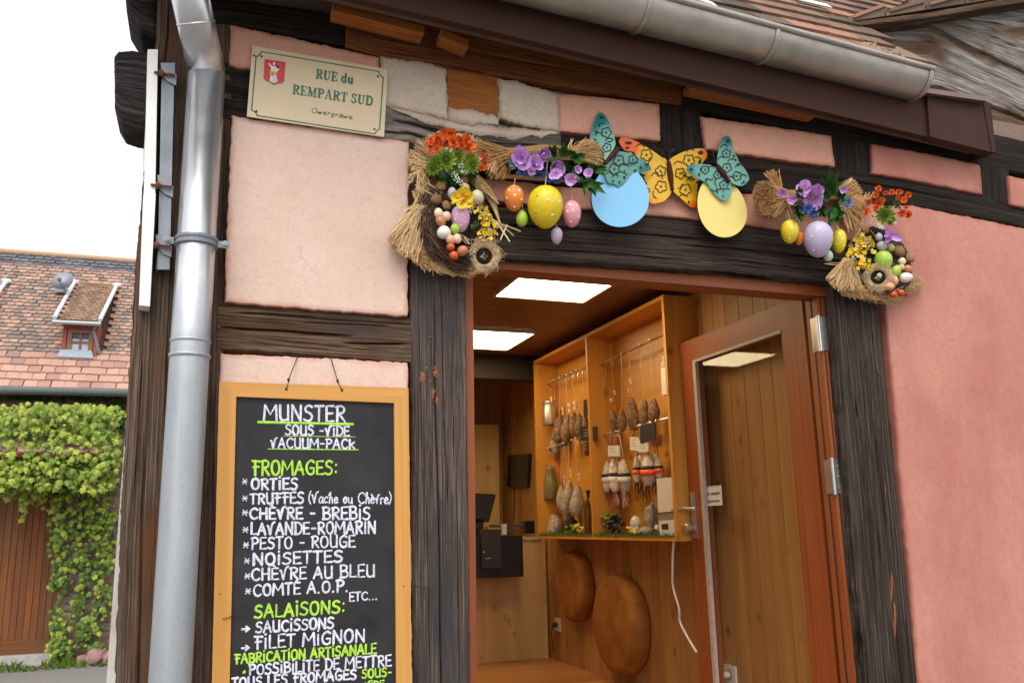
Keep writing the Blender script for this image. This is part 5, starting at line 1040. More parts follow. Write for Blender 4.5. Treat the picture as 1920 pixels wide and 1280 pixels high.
# ---- butterflies
def wing_mat(name, inner, mid, tip):
    b = NB(name, .45); tc = b.n('ShaderNodeTexCoord'); ln = b.n('ShaderNodeVectorMath', operation='LENGTH'); b.l(tc.outputs['UV'], ln.inputs[0])
    f = b.math('ADD', ln.outputs['Value'], b.math('MULTIPLY', b.noise(tc.outputs['UV'], 3, 4), .5)); f = b.math('SUBTRACT', f, .25)
    b.color(b.ramp(f, [(0, inner), (.62, mid), (.82, tip), (1, tip)])); return b.m
WT = wing_mat('turquoise_wing', (.14, .36, .28), (.12, .33, .27), (.012, .17, .18)); WO = wing_mat('yellow_orange_wing', (.72, .40, .008), (.74, .40, .008), (.80, .10, .004))
BODYM = plain('dark_brown_body', (.06, .018, .014), .8, spec=.15)
def wing(par, P_, body, y, slope, mat, L_, flowers, arcs, spots, seed, ctr=None):
    random.seed(seed); a0, a1 = PY(*zb(*body[0]), y), PY(*zb(*body[1]), y); ax = (a1 - a0).normalized(); cen = sum((PY(*zb(*p), y) for p in P_), V((0, 0, 0))) / len(P_)
    out = (cen - a0) - ax * (cen - a0).dot(ax); out.normalize(); n = (V((0, -1, 0)) + out * slope).normalized()      # wing plane hinges on the body and swings out
    pt = lambda p: PN(*zb(*p), a0, n); Q = [(p[0], p[1]) for p in P_]
    Q2 = []
    for i in range(len(Q)):
        a, b_, c_, d_ = Q[i - 1], Q[i], Q[(i + 1) % len(Q)], Q[(i + 2) % len(Q)]
        for j in range(4):
            t = j / 4; Q2.append(tuple(.5 * ((2 * b_[k]) + (c_[k] - a[k]) * t + (2 * a[k] - 5 * b_[k] + 4 * c_[k] - d_[k]) * t * t + (3 * b_[k] - a[k] - 3 * c_[k] + d_[k]) * t ** 3) for k in (0, 1)))
    F_ = [pt(p) for p in Q2]; mid = ((body[0][0] + body[1][0]) / 2, (body[0][1] + body[1][1]) / 2)
    bm = bmesh.new(); mid = ctr or mid; vs = [bm.verts.new(p) for p in F_]; f = bm.faces.new(vs); uvl = bm.loops.layers.uv.new('UVMap')
    for l, p in zip(f.loops, Q2): l[uvl].uv = ((p[0] - mid[0]) / L_, (p[1] - mid[1]) / L_ * (.82 if ctr else 1))
    bmesh.ops.triangulate(bm, faces=[f]); g_ = bmesh.ops.extrude_face_region(bm, geom=bm.faces[:]); 
    for v in [e for e in g_['geom'] if isinstance(e, bmesh.types.BMVert)]: v.co -= n * .002
    bmesh.ops.recalc_face_normals(bm, faces=bm.faces); me = bpy.data.meshes.new('wing'); bm.to_mesh(me); bm.free(); me.materials.append(mat)
    o = bpy.data.objects.new('wing', me); C.objects.link(o); o.parent = par; o.location = -wloc(par)
    mb = MB()
    def stroke(pts, wp):
        R_ = []; pts = [V((p[0], p[1])) for p in pts]; Lf, Mi, Rg = [], [], []
        for i, p in enumerate(pts):
            d_ = (pts[min(i + 1, len(pts) - 1)] - pts[max(0, i - 1)]).normalized(); q = V((-d_.y, d_.x)) * wp * .5 * (.5 if i in (0, len(pts) - 1) else 1)
            Lf.append(pt(p + q) + n * .0022); Mi.append(pt(p) + n * .003); Rg.append(pt(p - q) + n * .0022)
        mb.grid([Lf, Mi, Rg])
    for (cx_, cy_, r) in flowers:
        ph = U(0, 6)
        for k in range(5):
            t0 = ph + 2 * math.pi * k / 5; pc = (cx_ + r * .62 * math.cos(t0), cy_ + r * .62 * math.sin(t0)); stroke([(pc[0] + r * .42 * math.cos(t0 + u), pc[1] + r * .42 * math.sin(t0 + u)) for u in [-1.7 + 3.4 * i / 8 for i in range(9)]], 7)
        stroke([(cx_ + r * .16 * math.cos(u), cy_ + r * .16 * math.sin(u)) for u in [6.3 * i / 8 for i in range(9)]], 6)
    for (cx_, cy_, r, a, b_) in arcs: stroke([(cx_ + r * math.cos(math.radians(a + (b_ - a) * i / 8)), cy_ + r * math.sin(math.radians(a + (b_ - a) * i / 8))) for i in range(9)], 7)
    for (cx_, cy_, rx, ry) in spots:
        c_ = pt((cx_, cy_)) + n * .003; rg = [pt((cx_ + rx * math.cos(6.283 * i / 12), cy_ + ry * math.sin(6.283 * i / 12))) + n * .0022 for i in range(12)]
        for i in range(12): mb.poly([rg[i], rg[(i + 1) % 12], c_])
    mb.build('cut_out_pattern', BLINE, o)
def butterfly(label, wings, body, y, mat, ant, L_, sl, seed, ctrs=(None, None)):
    o = thing('metal_butterfly', PY(*zb(*body[1]), y), label, 'butterfly', 'metal butterflies over the doorway')
    for i, (P_, fl, ar, sp) in enumerate(wings): wing(o, P_, body, y, sl[i], mat, L_, fl, ar, sp, seed + i, ctrs[i])
    a, b_ = PY(*zb(*body[0]), y - .004), PY(*zb(*body[1]), y - .004); mb = MB(); n = 14; k = K(a)
    mb.tube([a.lerp(b_, i / n) for i in range(n + 1)], [(3.0 + 2.2 * math.sin(math.pi * min(1, i / n * 1.1 + .05)) + (.5 if i % 2 else 0)) * k for i in range(n + 1)], 10); mb.build('body', BODYM, o, True)
    for P_ in ant:
        mb = MB(); pts = [PY(*zb(*p), y - .006 - .006 * i) for i, p in enumerate(P_)]; mb.tube(pts, .0019, 5); mb.blob(pts[-1], .0034, .0028, .0028); mb.build('antenna', WIRE, o)
    return o
butterfly('yellow and orange metal butterfly in the middle over the doorway', [
    ([(430, 372), (445, 335), (500, 336), (600, 380), (700, 440), (770, 490), (822, 522), (840, 650), (855, 752), (800, 832), (740, 856), (680, 855), (650, 770), (640, 680), (600, 610), (560, 560), (540, 480), (470, 430)],
     [(648, 472, 46), (762, 602, 42), (765, 725, 46)], [(730, 560, 70, 170, 240), (690, 690, 60, 100, 190), (600, 420, 34, 200, 350), (720, 650, 34, 190, 330), (780, 680, 60, -40, 30), (740, 780, 40, 100, 220), (560, 500, 40, 150, 240), (830, 640, 60, 150, 210), (690, 800, 40, 150, 260)], [(505, 377, 28, 12), (545, 463, 16, 9), (475, 372, 0.1, .1), (622, 636, 16, 9), (645, 700, 8, 12), (495, 415, 18, 8)]),
    ([(828, 528), (900, 468), (1000, 430), (1100, 420), (1132, 450), (1130, 495), (1100, 530), (1080, 600), (1060, 700), (1050, 800), (1045, 885), (1010, 890), (950, 840), (862, 758), (846, 690)],
     [(985, 515, 46), (918, 620, 42), (958, 750, 46)], [(990, 590, 60, 60, 170), (900, 560, 36, 190, 330), (1000, 690, 36, 190, 330), (900, 700, 40, 0, 100), (1010, 640, 34, 40, 150), (1050, 530, 40, 240, 340), (1000, 460, 34, 190, 330), (940, 830, 40, 200, 330)], [(1080, 455, 22, 15), (1072, 530, 12, 18), (1050, 690, 9, 10), (985, 850, 8, 12), (1045, 640, 6, 10)])],
    [(826, 525), (856, 755)], -.060, WO, [[(818, 525), (780, 455), (715, 410)], [(826, 520), (838, 455), (868, 428)]], 300, [.22, .22], 11, ((765, 590), (925, 610)))
butterfly('turquoise metal butterfly at the left, above the sky blue disc', [
    ([(312, 505), (302, 440), (200, 350), (215, 270), (240, 185), (262, 138), (300, 140), (335, 182), (372, 262), (396, 350), (396, 402), (330, 500)], [(328, 295, 40), (333, 415, 34)], [(270, 330, 34, 190, 330), (355, 380, 40, 200, 320), (290, 400, 40, 120, 230), (300, 250, 30, 200, 320), (350, 340, 30, 10, 120)], [(290, 175, 18, 9), (250, 290, 10, 14), (235, 355, 16, 10), (270, 240, 8, 10), (265, 420, 8, 12)]),
    ([(325, 545), (400, 452), (450, 445), (530, 465), (620, 510), (682, 565), (680, 595), (640, 602), (580, 625), (520, 640), (500, 682), (430, 732), (392, 706), (342, 690), (320, 620), (312, 570)], [(426, 515, 42), (540, 510, 36), (390, 585, 42)], [(470, 580, 40, 200, 340), (480, 520, 34, 20, 140), (350, 640, 30, 200, 340), (440, 640, 34, 180, 320), (560, 570, 40, 190, 300), (500, 600, 30, 90, 200), (400, 660, 30, 190, 330)], [(652, 548, 15, 10), (600, 573, 8, 14), (555, 600, 9, 14), (470, 652, 10, 12), (430, 690, 7, 10), (380, 680, 7, 9)])],
    [(425, 415), (320, 540)], -.10, WT, [[(428, 412), (470, 440), (540, 450)]], 330, [.55, .25], 31)
butterfly('turquoise metal butterfly at the right, above the pale yellow disc', [
    ([(970, 592), (990, 555), (1060, 546), (1150, 550), (1212, 575), (1262, 630), (1318, 690), (1330, 770), (1300, 832), (1260, 836), (1210, 800), (1160, 742), (1140, 702), (1080, 670), (1000, 622)], [(1116, 590, 32), (1215, 632, 30), (1265, 712, 34)], [(1170, 590, 30, 190, 320), (1230, 690, 36, 120, 240), (1160, 640, 30, 30, 150), (1200, 730, 34, 60, 170), (1290, 770, 30, 180, 320), (1240, 770, 26, 150, 300)], [(1005, 588, 14, 12), (1068, 630, 9, 13), (1125, 672, 9, 13), (1210, 745, 8, 9), (1260, 800, 7, 8), (1080, 585, 7, 10)]),
    ([(1220, 540), (1220, 470), (1240, 390), (1268, 328), (1310, 325), (1335, 372), (1342, 430), (1375, 490), (1392, 530), (1440, 590), (1470, 660), (1440, 702), (1402, 720), (1325, 690), (1262, 610)], [(1285, 462, 34), (1290, 575, 36), (1370, 642, 36)], [(1270, 420, 30, 180, 330), (1330, 540, 36, 190, 330), (1250, 520, 34, 180, 300), (1390, 580, 34, 190, 320), (1330, 620, 30, 30, 150), (1420, 660, 30, 200, 340)], [(1298, 362, 14, 13), (1345, 482, 8, 12), (1380, 550, 9, 14), (1425, 690, 8, 12), (1410, 700, 5, 9), (1360, 515, 7, 10)])],
    [(1212, 552), (1315, 690)], -.10, WT, [[(1210, 548), (1190, 500), (1178, 450)]], 330, [.2, .4], 51)
random.seed(99)

# ================================================================== INSIDE THE SHOP
EM = bpy.data.materials.new('lit_ceiling_panel'); EM.use_nodes = True; n_ = EM.node_tree.nodes; n_.remove(n_['Principled BSDF']); e_ = n_.new('ShaderNodeEmission'); e_.inputs[0].default_value = (1, .78, .44, 1); e_.inputs[1].default_value = 8.5; EM.node_tree.links.new(e_.outputs[0], n_['Material Output'].inputs[0])
for i, (y0, lab) in enumerate(((2.50, 'square ceiling light panel seen only as a reflection in the glass of the open door'), (.985, 'square ceiling light panel glowing warm white nearest the doorway'), (2.31, 'square ceiling light panel glowing deeper inside the shop, half hidden by the left door jamb'))):
    t = thing('ceiling_light', ((.87, 1.64, 1.66)[i], y0 + .26, 2.78), lab, 'ceiling light', 'ceiling light panels in the shop')
    mb = MB(); x0, x1, ya, yb = (.62, 1.385, 1.405)[i], (1.12, 1.885, 1.905)[i], y0, y0 + .525
    for a, b_ in (((x0 - .012, ya - .012, 2.772), (x1 + .012, ya, 2.799)), ((x0 - .012, yb, 2.772), (x1 + .012, yb + .012, 2.799)), ((x0 - .012, ya, 2.772), (x0, yb, 2.799)), ((x1, ya, 2.772), (x1 + .012, yb, 2.799))): mb.box(a, b_)
    mb.build('frame', plain('light_frame', (.55, .48, .38), .5), t); mb = MB(); mb.box((x0, ya, 2.776), (x1, yb, 2.798)); mb.build('diffuser', EM, t)
CABW = boards('honey_pine_panel', (.53, .215, .032), (.65, .30, .055), .42, True, .9, 14, .05)
XC, YN, YF, ZB, ZTp, YD = 2.156, 1.118, 2.965, 1.505, 2.735, 2.085
cab = thing('display_cabinet', (2.25, 2.05, ZB), 'honey coloured pine cabinet with two open bays of hanging sausages inside the shop', 'cabinet')
mb = MB(); mb.box((XC, YN, ZB), (XW - .002, YN + .022, ZTp), 0, .1); mb.box((XC, YF, ZB), (XW - .002, YF + .02, ZTp), 0, .1); mb.box((XC, YN + .022, ZTp - .02), (XW - .002, YF, ZTp), 0, .2); mb.build('carcass', CABW, cab)
mb = MB(); mb.box((XC, YN + .022, ZB), (XW - .002, YF, ZB + .02), 0, .1); mb.build('shelf', CABW, cab)
mb = MB(); mb.box((XC + .002, YD - .011, ZB + .02), (XW - .014, YD + .011, ZTp - .02), 0, .15); mb.build('divider', CABW, cab)
mb = MB(); mb.box((XW - .014, YN + .022, ZB + .02), (XW - .003, YF, ZTp - .02), 0, .3); mb.build('back_panel', CABW, cab)
XH = 2.245
RAILS = []
for (a, b_) in (((1020, 722), (1098, 689)), ((1124, 684), (1244, 628)), ((1012, 846), (1103, 815)), ((1122, 818), (1254, 783))):
    p, q = PX(*a, XH), PX(*b_, XH); mb = MB(); mb.tube([p, q], .006, 8); mb.build('rail', STEEL, cab); RAILS.append((p, q))
for (p, q), n in zip(RAILS, (9, 7, 12, 9)):
    for i in range(n):
        c_ = p.lerp(q, (i + U(.2, .8)) / n); mb = MB(); mb.tube([c_ + V((-.010, 0, -.002)), c_ + V((-.006, 0, .008)), c_ + V((.004, 0, .009)), c_ + V((.008, 0, -.004)), c_ + V((.002, U(-.006, .006), -.03)), c_ + V((-.008, 0, -.042)), c_ + V((-.016, 0, -.034))], .0016, 5); mb.build('rail_hook', STEEL, cab)
mb = MB(); mb.lathe(PX(1124, 672, 2.30) * 1.0, (0, -1, 0), [(.010, 0), (.010, .004)], 10); mb.build('cable_hole', BLINE, cab)
tf = MB(); tf.box((XC - .004, YN + .03, ZB + .0205), (XW - .02, YD - .012, ZB + .028)); tf.box((XC - .004, YD + .012, ZB + .0205), (XW - .02, YF - .01, ZB + .028))
for _ in range(700):
    y = U(YN + .03, YF - .01); x = U(XC - .006, XC + .05)
    if abs(y - YD) > .014: tf.strand((x, y, ZB + .026), (x + U(-.008, .004), y + U(-.006, .006), ZB + .026 + U(.006, .016)), .0012, None, 0, rnd(), 2)
tag(tf.build('grass_mat', tinted('artificial_grass', [(0, (.03, .09, .015)), (1, (.09, .2, .03))], .8)), 'strip of green artificial grass lying along the cabinet shelf', 'grass mat')
def cured(name, stops, sc_=90):
    b = NB(name, .7, spec=.3); f = b.noise(b.coords('Object'), sc_, 5, .4, .65); b.color(b.ramp(f, stops)); b.bump(f, .5, .01); return b.m
SBR = cured('brown_dried_meat', [(.3, (.07, .032, .016)), (.5, (.19, .10, .05)), (.68, (.40, .28, .17))], 75)
SGR = cured('grey_mould_rind', [(.3, (.16, .12, .08)), (.5, (.34, .28, .20)), (.68, (.55, .48, .38))], 60)
SWH = cured('white_mould_rind', [(.3, (.36, .26, .19)), (.5, (.62, .53, .43)), (.68, (.75, .68, .58))], 50)
CARD = plain('white_price_card', (.62, .58, .52), .6, var=.04); BCARD = plain('black_slate_card', (.012, .012, .014), .5); TAGM = tinted('printed_tag', [(0, (.6, .12, .10)), (1, (.72, .66, .58))], .6)
ORB = plain('orange_band', (.80, .10, .02), .5); BLB = plain('black_band', (.015, .013, .012), .5); WHB = plain('white_band', (.68, .64, .60), .5)
TWINE = tinted('red_white_twine', [(0, (.50, .04, .035)), (1, (.70, .62, .55))], .7); TWD = tinted('dark_twine', [(0, (.03, .012, .010)), (1, (.12, .05, .035))], .7); TWL = tinted('natural_twine', [(0, (.34, .18, .08)), (1, (.58, .42, .26))], .7)
ORD = ['first', 'second', 'third', 'fourth', 'fifth', 'sixth', 'seventh', 'eighth', 'ninth']
SX = lambda x, y, dx=0: PX(x, y, XH + dx)
def sausage(px, y0, y1, wpx, mat, label, grp, hook=None, twine=None, dx=0, tagp=None, bands=(), tass=None, lump=.14, tagm=None):
    a, b_ = SX(px, y0, dx), SX(px, y1, dx); c = (a + b_) / 2; k = K(c); H_ = (a - b_).length / 2; r = wpx * k / 2 * 1.28
    o = thing('dried_sausage', b_, label, 'sausage', grp); mb = MB(); rows = []; off = V((U(0, 99), 0, 0)); tx, ty, bw = U(-.12, .12), U(-.14, .14), U(-.5, .5)
    for i in range(13):
        t = i / 12; rr = r * (math.sin(math.pi * (.03 + .94 * t)) ** .42) * (1.0 - .32 * t ** 2); z = -H_ + 2 * H_ * t
        rows.append([c + V((tx * z + bw * z * z, ty * z + bw * z * z, 0)) + V((math.cos(x) * rr * (1 + lump * NZ.noise(V((math.cos(x), math.sin(x), z * 24)) + off) * 1.6), math.sin(x) * rr * (1 + lump * NZ.noise(V((math.cos(x), math.sin(x), z * 24 + 5)) + off) * 1.6), z)) for x in [2 * math.pi * q / 14 for q in range(14)]])
    mb.grid(rows, 0, .5, True); mb.build('sausage_body', mat, o, True)
    if hook:
        h = SX(*hook, dx); mb = MB(); mb.strand(a - V((0, 0, .01)), h, .0016, (U(-.004, .004), 0, 0), 0, rnd()); mb.strand(a - V((0, 0, .01)), h + V((0, .006, 0)), .0016, (U(-.006, .006), 0, 0), 0, rnd()); mb.build('twine', twine or TWL, o)
        mb = MB(); hk = [h + V((0, .010 * math.cos(x), .012 + .012 * math.sin(x))) for x in [-2.2 + 4.6 * i / 8 for i in range(9)]]; mb.tube(hk, .0016, 5); mb.build('hook', STEEL, o)
    if tagp:
        for (x, yy, w_, h_) in tagp:
            p = SX(x, yy, dx - .025); k2 = K(p); mb = MB(); w2, h2 = w_ * k2 / 2, h_ * k2 / 2; sk = U(-.3, .3)
            mb.hexa([p + V((0.004 * s_, q, -h2)) for s_ in (1,) for q in (w2, -w2)] + [p + V((.005, q, -h2)) for q in (-w2, w2)] + [p + V((0.0, q, h2)) for q in (w2, -w2)] + [p + V((.002, q, h2)) for q in (-w2, w2)], 0, .95)
            mb.box((p.x - .0012, p.y - w2 * .6, p.z - h2 * .3), (p.x - .0002, p.y + w2 * .5, p.z + h2 * .4), 0, .1); mb.build('tag', tagm or TAGM, o)
    for (t0, t1, bm_, nm) in bands:
        mb = MB(); pr_ = []
        for t in (t0, (t0 + t1) / 2, t1): pr_.append((r * (math.sin(math.pi * (.03 + .94 * t)) ** .42) * (1.0 - .32 * t ** 2) * 1.10, -H_ + 2 * H_ * t))
        mb.lathe(c, (0, 0, 1), pr_, 16); mb.build(nm, bm_, o, True)
    if tass:
        mb = MB()
        for _ in range(9): mb.strand(b_ + V((U(-.01, .01), U(-.01, .01), .012)), SX(px + U(-wpx, wpx) * .5, y1 + U(.5, 1) * tass[1], dx + U(-.02, .02)), .0022, (U(-.01, .01), U(-.01, .01), 0), 0, rnd(), 5)
        mb.build('tassel', tass[0], o)
    return o
z66 = lambda x, y: (1100 + x / 6.4, 620 + y / 6.4); q6 = lambda x, y: (860 + x / 4.266, 760 + y / 4.266)
GU = 'dried sausages on the upper right rail'
for i, (x, y0, y1, w_, hk, dx) in enumerate(((205, 955, 1240, 66, (240, 352), .02), (322, 945, 1215, 92, (300, 330), 0), (425, 940, 1205, 86, (415, 268), -.01), (548, 785, 1190, 138, (500, 232), 0), (690, 825, 1130, 104, (640, 180), 0), (806, 812, 1100, 112, (755, 122), 0))):
    sausage(*(z66(x, 0)[0],), z66(0, y0)[1], z66(0, y1)[1], w_ / 6.4, SBR, 'brown dried sausage, %s from the left on the upper rail of the right cabinet bay' % ORD[i] if i != 3 else 'longest and fattest brown dried sausage in the middle of the right cabinet bay', GU, z66(*hk), TWL, dx,
            [(*z66(285, 832), 8, 6)] if i == 1 else [(*z66(515, 605), 6.5, 8), (*z66(498, 720), 5, 7)] if i == 3 else [(*z66(330, 740), 6, 7)] if i == 2 else None)
GL_ = 'dried sausages on the upper left rail'
for i, (x, y0, y1, w_, m_, hkx, dx) in enumerate(((690, 230, 440, 66, SGR, 1030, .03), (765, 210, 420, 60, SGR, 1040, .04), (805, 95, 300, 84, SBR, 1050, 0), (868, 75, 295, 84, SBR, 1062, -.01), (925, 55, 250, 74, SBR, 1072, .0), (965, 65, 255, 66, SBR, 1081, .02), (1020, 75, 400, 66, SBR, 1091, .03), (735, 130, 330, 62, SBR, 1036, .06), (840, 150, 330, 60, SBR, 1056, .06))):
    if i > 6: hid = ('dark dried ham sausage hidden behind the others in the left bay, farther left', 'dark dried ham sausage hidden behind the others in the left bay, middle')[i - 7]
    yh = 722 + (hkx - 1020) * (689 - 722) / 78.; X_, Y0 = q6(x, y0)
    sausage(X_, Y0, q6(x, y1)[1], w_ / 4.266, m_, ('pale mouldy dried sausage, ' if m_ is SGR else 'dark dried ham sausage, ') + ORD[i] + ' from left on upper rail of left cabinet bay' if i < 7 else hid, GL_, (hkx, yh), TWL, dx, [(1054, 770, 7, 14)] if i == 2 else [(1066, 764, 9, 16)] if i == 3 else [(1076, 760, 8, 15)] if i == 4 else [(1083, 763, 7, 12)] if i == 5 else [(1041, 785, 8, 13)] if i == 1 else None)
GB = 'three grey sausages with hanging tags'
for i, (x, y0, y1, w_, hk, tg) in enumerate(((822, 640, 860, 74, (1052, 833), (840, 588)), (872, 605, 885, 86, (1066, 829), (890, 540)), (946, 645, 885, 92, (1078, 825), (957, 568)))):
    sausage(q6(x, 0)[0], q6(0, y0)[1], q6(0, y1)[1], w_ / 4.266, SGR, ('left', 'middle', 'right')[i] + ' of three pale grey sausages with small tags low in the left bay', GB, hk, TWINE, (.02, 0, -.01)[i], [(*q6(*tg), 8, 14)])
GW = 'white sausages with black bands'
for i, (x, y0, y1, w_, dx) in enumerate(((1265, 440, 690, 74, .04), (1305, 450, 690, 70, .05), (1187, 440, 690, 72, 0), (1245, 425, 690, 80, -.03), (1325, 430, 690, 82, -.02))):
    sausage(q6(x, 0)[0], q6(0, y0)[1], q6(0, y1)[1], w_ / 4.266, SWH, ('white mould sausage hidden behind the banded bunch, left side', 'white mould sausage hidden behind the banded bunch, right side', 'left white sausage of the bunch with black bands and red and white strings', 'middle white sausage of the bunch with black bands and red and white strings', 'right white sausage of the bunch with black bands and red and white strings')[i], GW, (q6(x, 0)[0] * .5 + q6(1250, 0)[0] * .5, 816), TWINE, dx,
            None, [(.47, .57, BLB, 'black_band'), (.28, .455, WHB, 'paper_band')], (TWINE, 34), .08)
GO = 'white sausages with orange bands'
for i, (x, y0, y1, w_, dx) in enumerate(((1460, 395, 610, 60, .04), (1575, 390, 600, 60, .04), (1425, 405, 615, 56, 0), (1520, 375, 640, 104, -.03), (1600, 395, 600, 60, .0))):
    sausage(q6(x, 0)[0], q6(0, y0)[1], q6(0, y1)[1], w_ / 4.266, SWH, ('white sausage hidden behind the orange banded bunch, left side', 'white sausage hidden behind the orange banded bunch, right side', 'left sausage of the bunch with orange bands and dark strings', 'fattest front sausage of the bunch with orange bands and dark strings', 'right sausage of the bunch with orange bands, above the white box')[i], GO, (q6(x, 0)[0] * .5 + q6(1520, 0)[0] * .5, 800), TWD, dx,
            None, [(.48, .58, BLB, 'black_band'), (.29, .47, ORB, 'orange_band')], (TWD, 30), .08)
def card(x0, y0, x1, y1, dx, mat, label, name='price_card', cat_='price card', lines=True, skew=0):
    P_ = [(x0, y0 + skew), (x1, y0), (x1, y1), (x0, y1 + skew)]; f_ = [SX(*p, dx) for p in P_]; bk = V((.006, 0, 0)); mb = MB(); mb.hexa([f_[3], f_[2], f_[2] + bk, f_[3] + bk, f_[0], f_[1], f_[1] + bk, f_[0] + bk])
    if lines:
        for k in range(3):
            t = .25 + .2 * k; a = f_[0].lerp(f_[3], t).lerp(f_[1].lerp(f_[2], t), .2); b_ = f_[0].lerp(f_[3], t).lerp(f_[1].lerp(f_[2], t), U(.5, .8)); mb.tube([a, b_], .0013, 4, 1)
    return tag(mb.build(name, [mat, BLINE if mat is not BCARD else CARD]), label, cat_, 'price cards in the cabinet')
card(1140, 835, 1161, 855, -.06, CARD, 'white price card above the bunch of white banded sausages'); card(1181, 820, 1198, 845, -.06, CARD, 'white price card hung left of the black slate card on the middle rail', skew=-2); card(1197, 824, 1215, 846, -.065, CARD, 'white price card under the black slate card, above the orange banded bunch', skew=2)
card(1200, 792, 1228, 824, -.07, BCARD, 'tilted black slate card clipped to the middle rail of the right bay', lines=False, skew=6); card(1089, 799, 1119, 826, -.07, BCARD, 'black slate card with faint writing across the cabinet divider'); card(1094, 745, 1110, 776, -.05, BCARD, 'small black slate card beside the divider, high in the left bay', lines=False, skew=5)
card(1221, 815, 1240, 836, -.02, plain('clear_pink_card', (.40, .16, .08), .3), 'reddish clear card at the right end of the middle rail', lines=False)
# vessels
def vessel(px, y0, y1, prof, mat, label, cat_, name, dx=0, extra=None):
    a, b_ = SX(px, y0, dx), SX(px, y1, dx); H_ = (a - b_).length; k = K(b_); mb = MB(); mb.lathe(b_, (0, 0, 1), [(r * k, h * H_) for r, h in prof], 20); o = thing(name, b_, label, cat_); mb.build('vessel_body', mat, o, True)
    if extra: extra(o, a, b_, k, H_)
    return o
def handle(o, a, b_, k, H_):
    mb = MB(); mb.tube([a + V((0, 9 * k, -.01)), a + V((0, 6 * k, .03)), a + V((0, 0, .055)), a + V((0, -6 * k, .03)), a + V((0, -9 * k, -.01))], .002, 5); mb.build('handle', STEEL, o)
vessel(1031, 752, 797, [(13, 0), (13.5, .05), (13.5, .72), (11, .85), (12.5, .93), (13, 1)], metal('old_tin', (.55, .50, .42), .35, .8), 'small tin milk can hanging by its wire handle in the left bay', 'milk can', 'milk_can', -.02, handle)
vessel(1033, 875, 936, [(12, 0), (13, .04), (13, .5), (11, .66), (8, .84), (9, .9), (9, 1)], plain('olive_enamel', (.16, .13, .055), .3), 'olive brown enamel milk churn hanging low in the left bay', 'milk churn', 'milk_churn', 0, None)
def cork(o, a, b_, k, H_):
    mb = MB(); mb.lathe(a + V((0, 0, -.002)), (0, 0, 1), [(3.2 * k, 0), (3.2 * k, .03), (4.5 * k, .031), (4.5 * k, .045)], 12); mb.build('stopper', BLINE, o)
vessel(1103, 932, 1006, [(6.5, 0), (7, .03), (7, .8), (4, .9), (3.2, 1)], plain('dark_oil_glass', (.10, .045, .015), .12), 'slim dark glass bottle with black stopper standing against the divider', 'bottle', 'bottle', -.05, cork)
def shelf_blob(px, py, rx, ry, dx, mat, label, cat_, name, rough=.2, n=1, seg=14, grp=None):
    p = SX(px, py, dx); k = K(p); mb = MB(); mb.blob(p, rx * k, rx * k * .9, ry * k, 0, rnd(), rough, seg); return tag(mb.build(name, mat, None, True), label, cat_, grp)
STN = cured('grey_cheese_rind', [(.32, (.14, .11, .08)), (.5, (.34, .29, .22)), (.66, (.60, .54, .45))], 70)
p = SX(1034, 985, .02); k = K(p); mb = MB(); mb.lathe(p, (-.75, -.62, .25), [(18 * k, -.05), (22 * k, -.03), (22 * k, .03), (18 * k, .05)], 24); tag(mb.build('mountain_cheese', STN, None, True), 'round grey mouldy cheese leaning at the left end of the shelf', 'cheese')
shelf_blob(1070, 985, 12, 14, .04, cured('dark_root', [(.3, (.03, .018, .012)), (.6, (.10, .06, .04))]), 'dark brown dried mushroom behind the greens on the left shelf', 'mushroom', 'dried_mushroom', .45)
def cluster(px, py, rx, ry, n, r, mat, label, cat_, name, part, dx=-.02, core_=None):
    b0 = SX(px, py + ry, dx); o = thing(name, b0, label, cat_)
    for _ in range(n):
        t = U(0, 6.28); q = rnd() ** .5; p = SX(px + rx * q * math.cos(t), py + ry * q * math.sin(t), dx + U(-.03, .03)); k = K(p); mb = MB(); mb.blob(p, r * k, r * k, r * k, 0, rnd(), .06, 10); mb.build(part, mat, o, True)
    return o
cluster(1070, 992, 14, 9, 16, 4, tinted('moss_green', [(0, (.04, .06, .012)), (1, (.16, .20, .03))], .8), 'low tuft of green moss balls on the left shelf', 'moss', 'moss_tuft', 'moss_ball')
cluster(1085, 988, 10, 9, 14, 3.2, tinted('straw_yellow', [(0, (.48, .30, .03)), (1, (.74, .55, .10))], .7), 'small yellow fluffy bunch on the left shelf near the bottle', 'posy', 'yellow_posy', 'yellow_floret', -.05)
cluster(1132, 973, 13, 12, 22, 4.2, tinted('green_grape', [(0, (.10, .14, .015)), (1, (.26, .30, .04))], .3), 'bunch of green grapes at the left end of the right shelf', 'grapes', 'grape_bunch', 'grape')
cluster(1155, 983, 15, 18, 34, 4.2, tinted('black_grape', [(0, (.008, .010, .02)), (1, (.03, .035, .06))], .3), 'bunch of black grapes left of the white egg on the right shelf', 'grapes', 'grape_bunch', 'grape', -.05)
p = SX(1192, 980, -.02); k = K(p); mb = MB(); mb.egg(p, 10.5 * k, 13.5 * k, (0, 0, 1), 0, .5, 18); tag(mb.build('porcelain_egg', plain('white_porcelain', (.62, .55, .46), .3, var=.03), None, True), 'plain white porcelain egg standing on the right shelf', 'egg')
cluster(1187, 993, 13, 6, 16, 3.4, tinted('sheep_wool', [(0, (.70, .48, .06)), (1, (.74, .62, .50))], .8), 'small cream and yellow toy flock in front of the porcelain egg', 'ornament', 'toy_flock', 'woolly_ball', -.07)
ST2 = cured('pale_stone', [(.3, (.16, .13, .10)), (.5, (.33, .28, .22)), (.68, (.50, .44, .36))], 40)
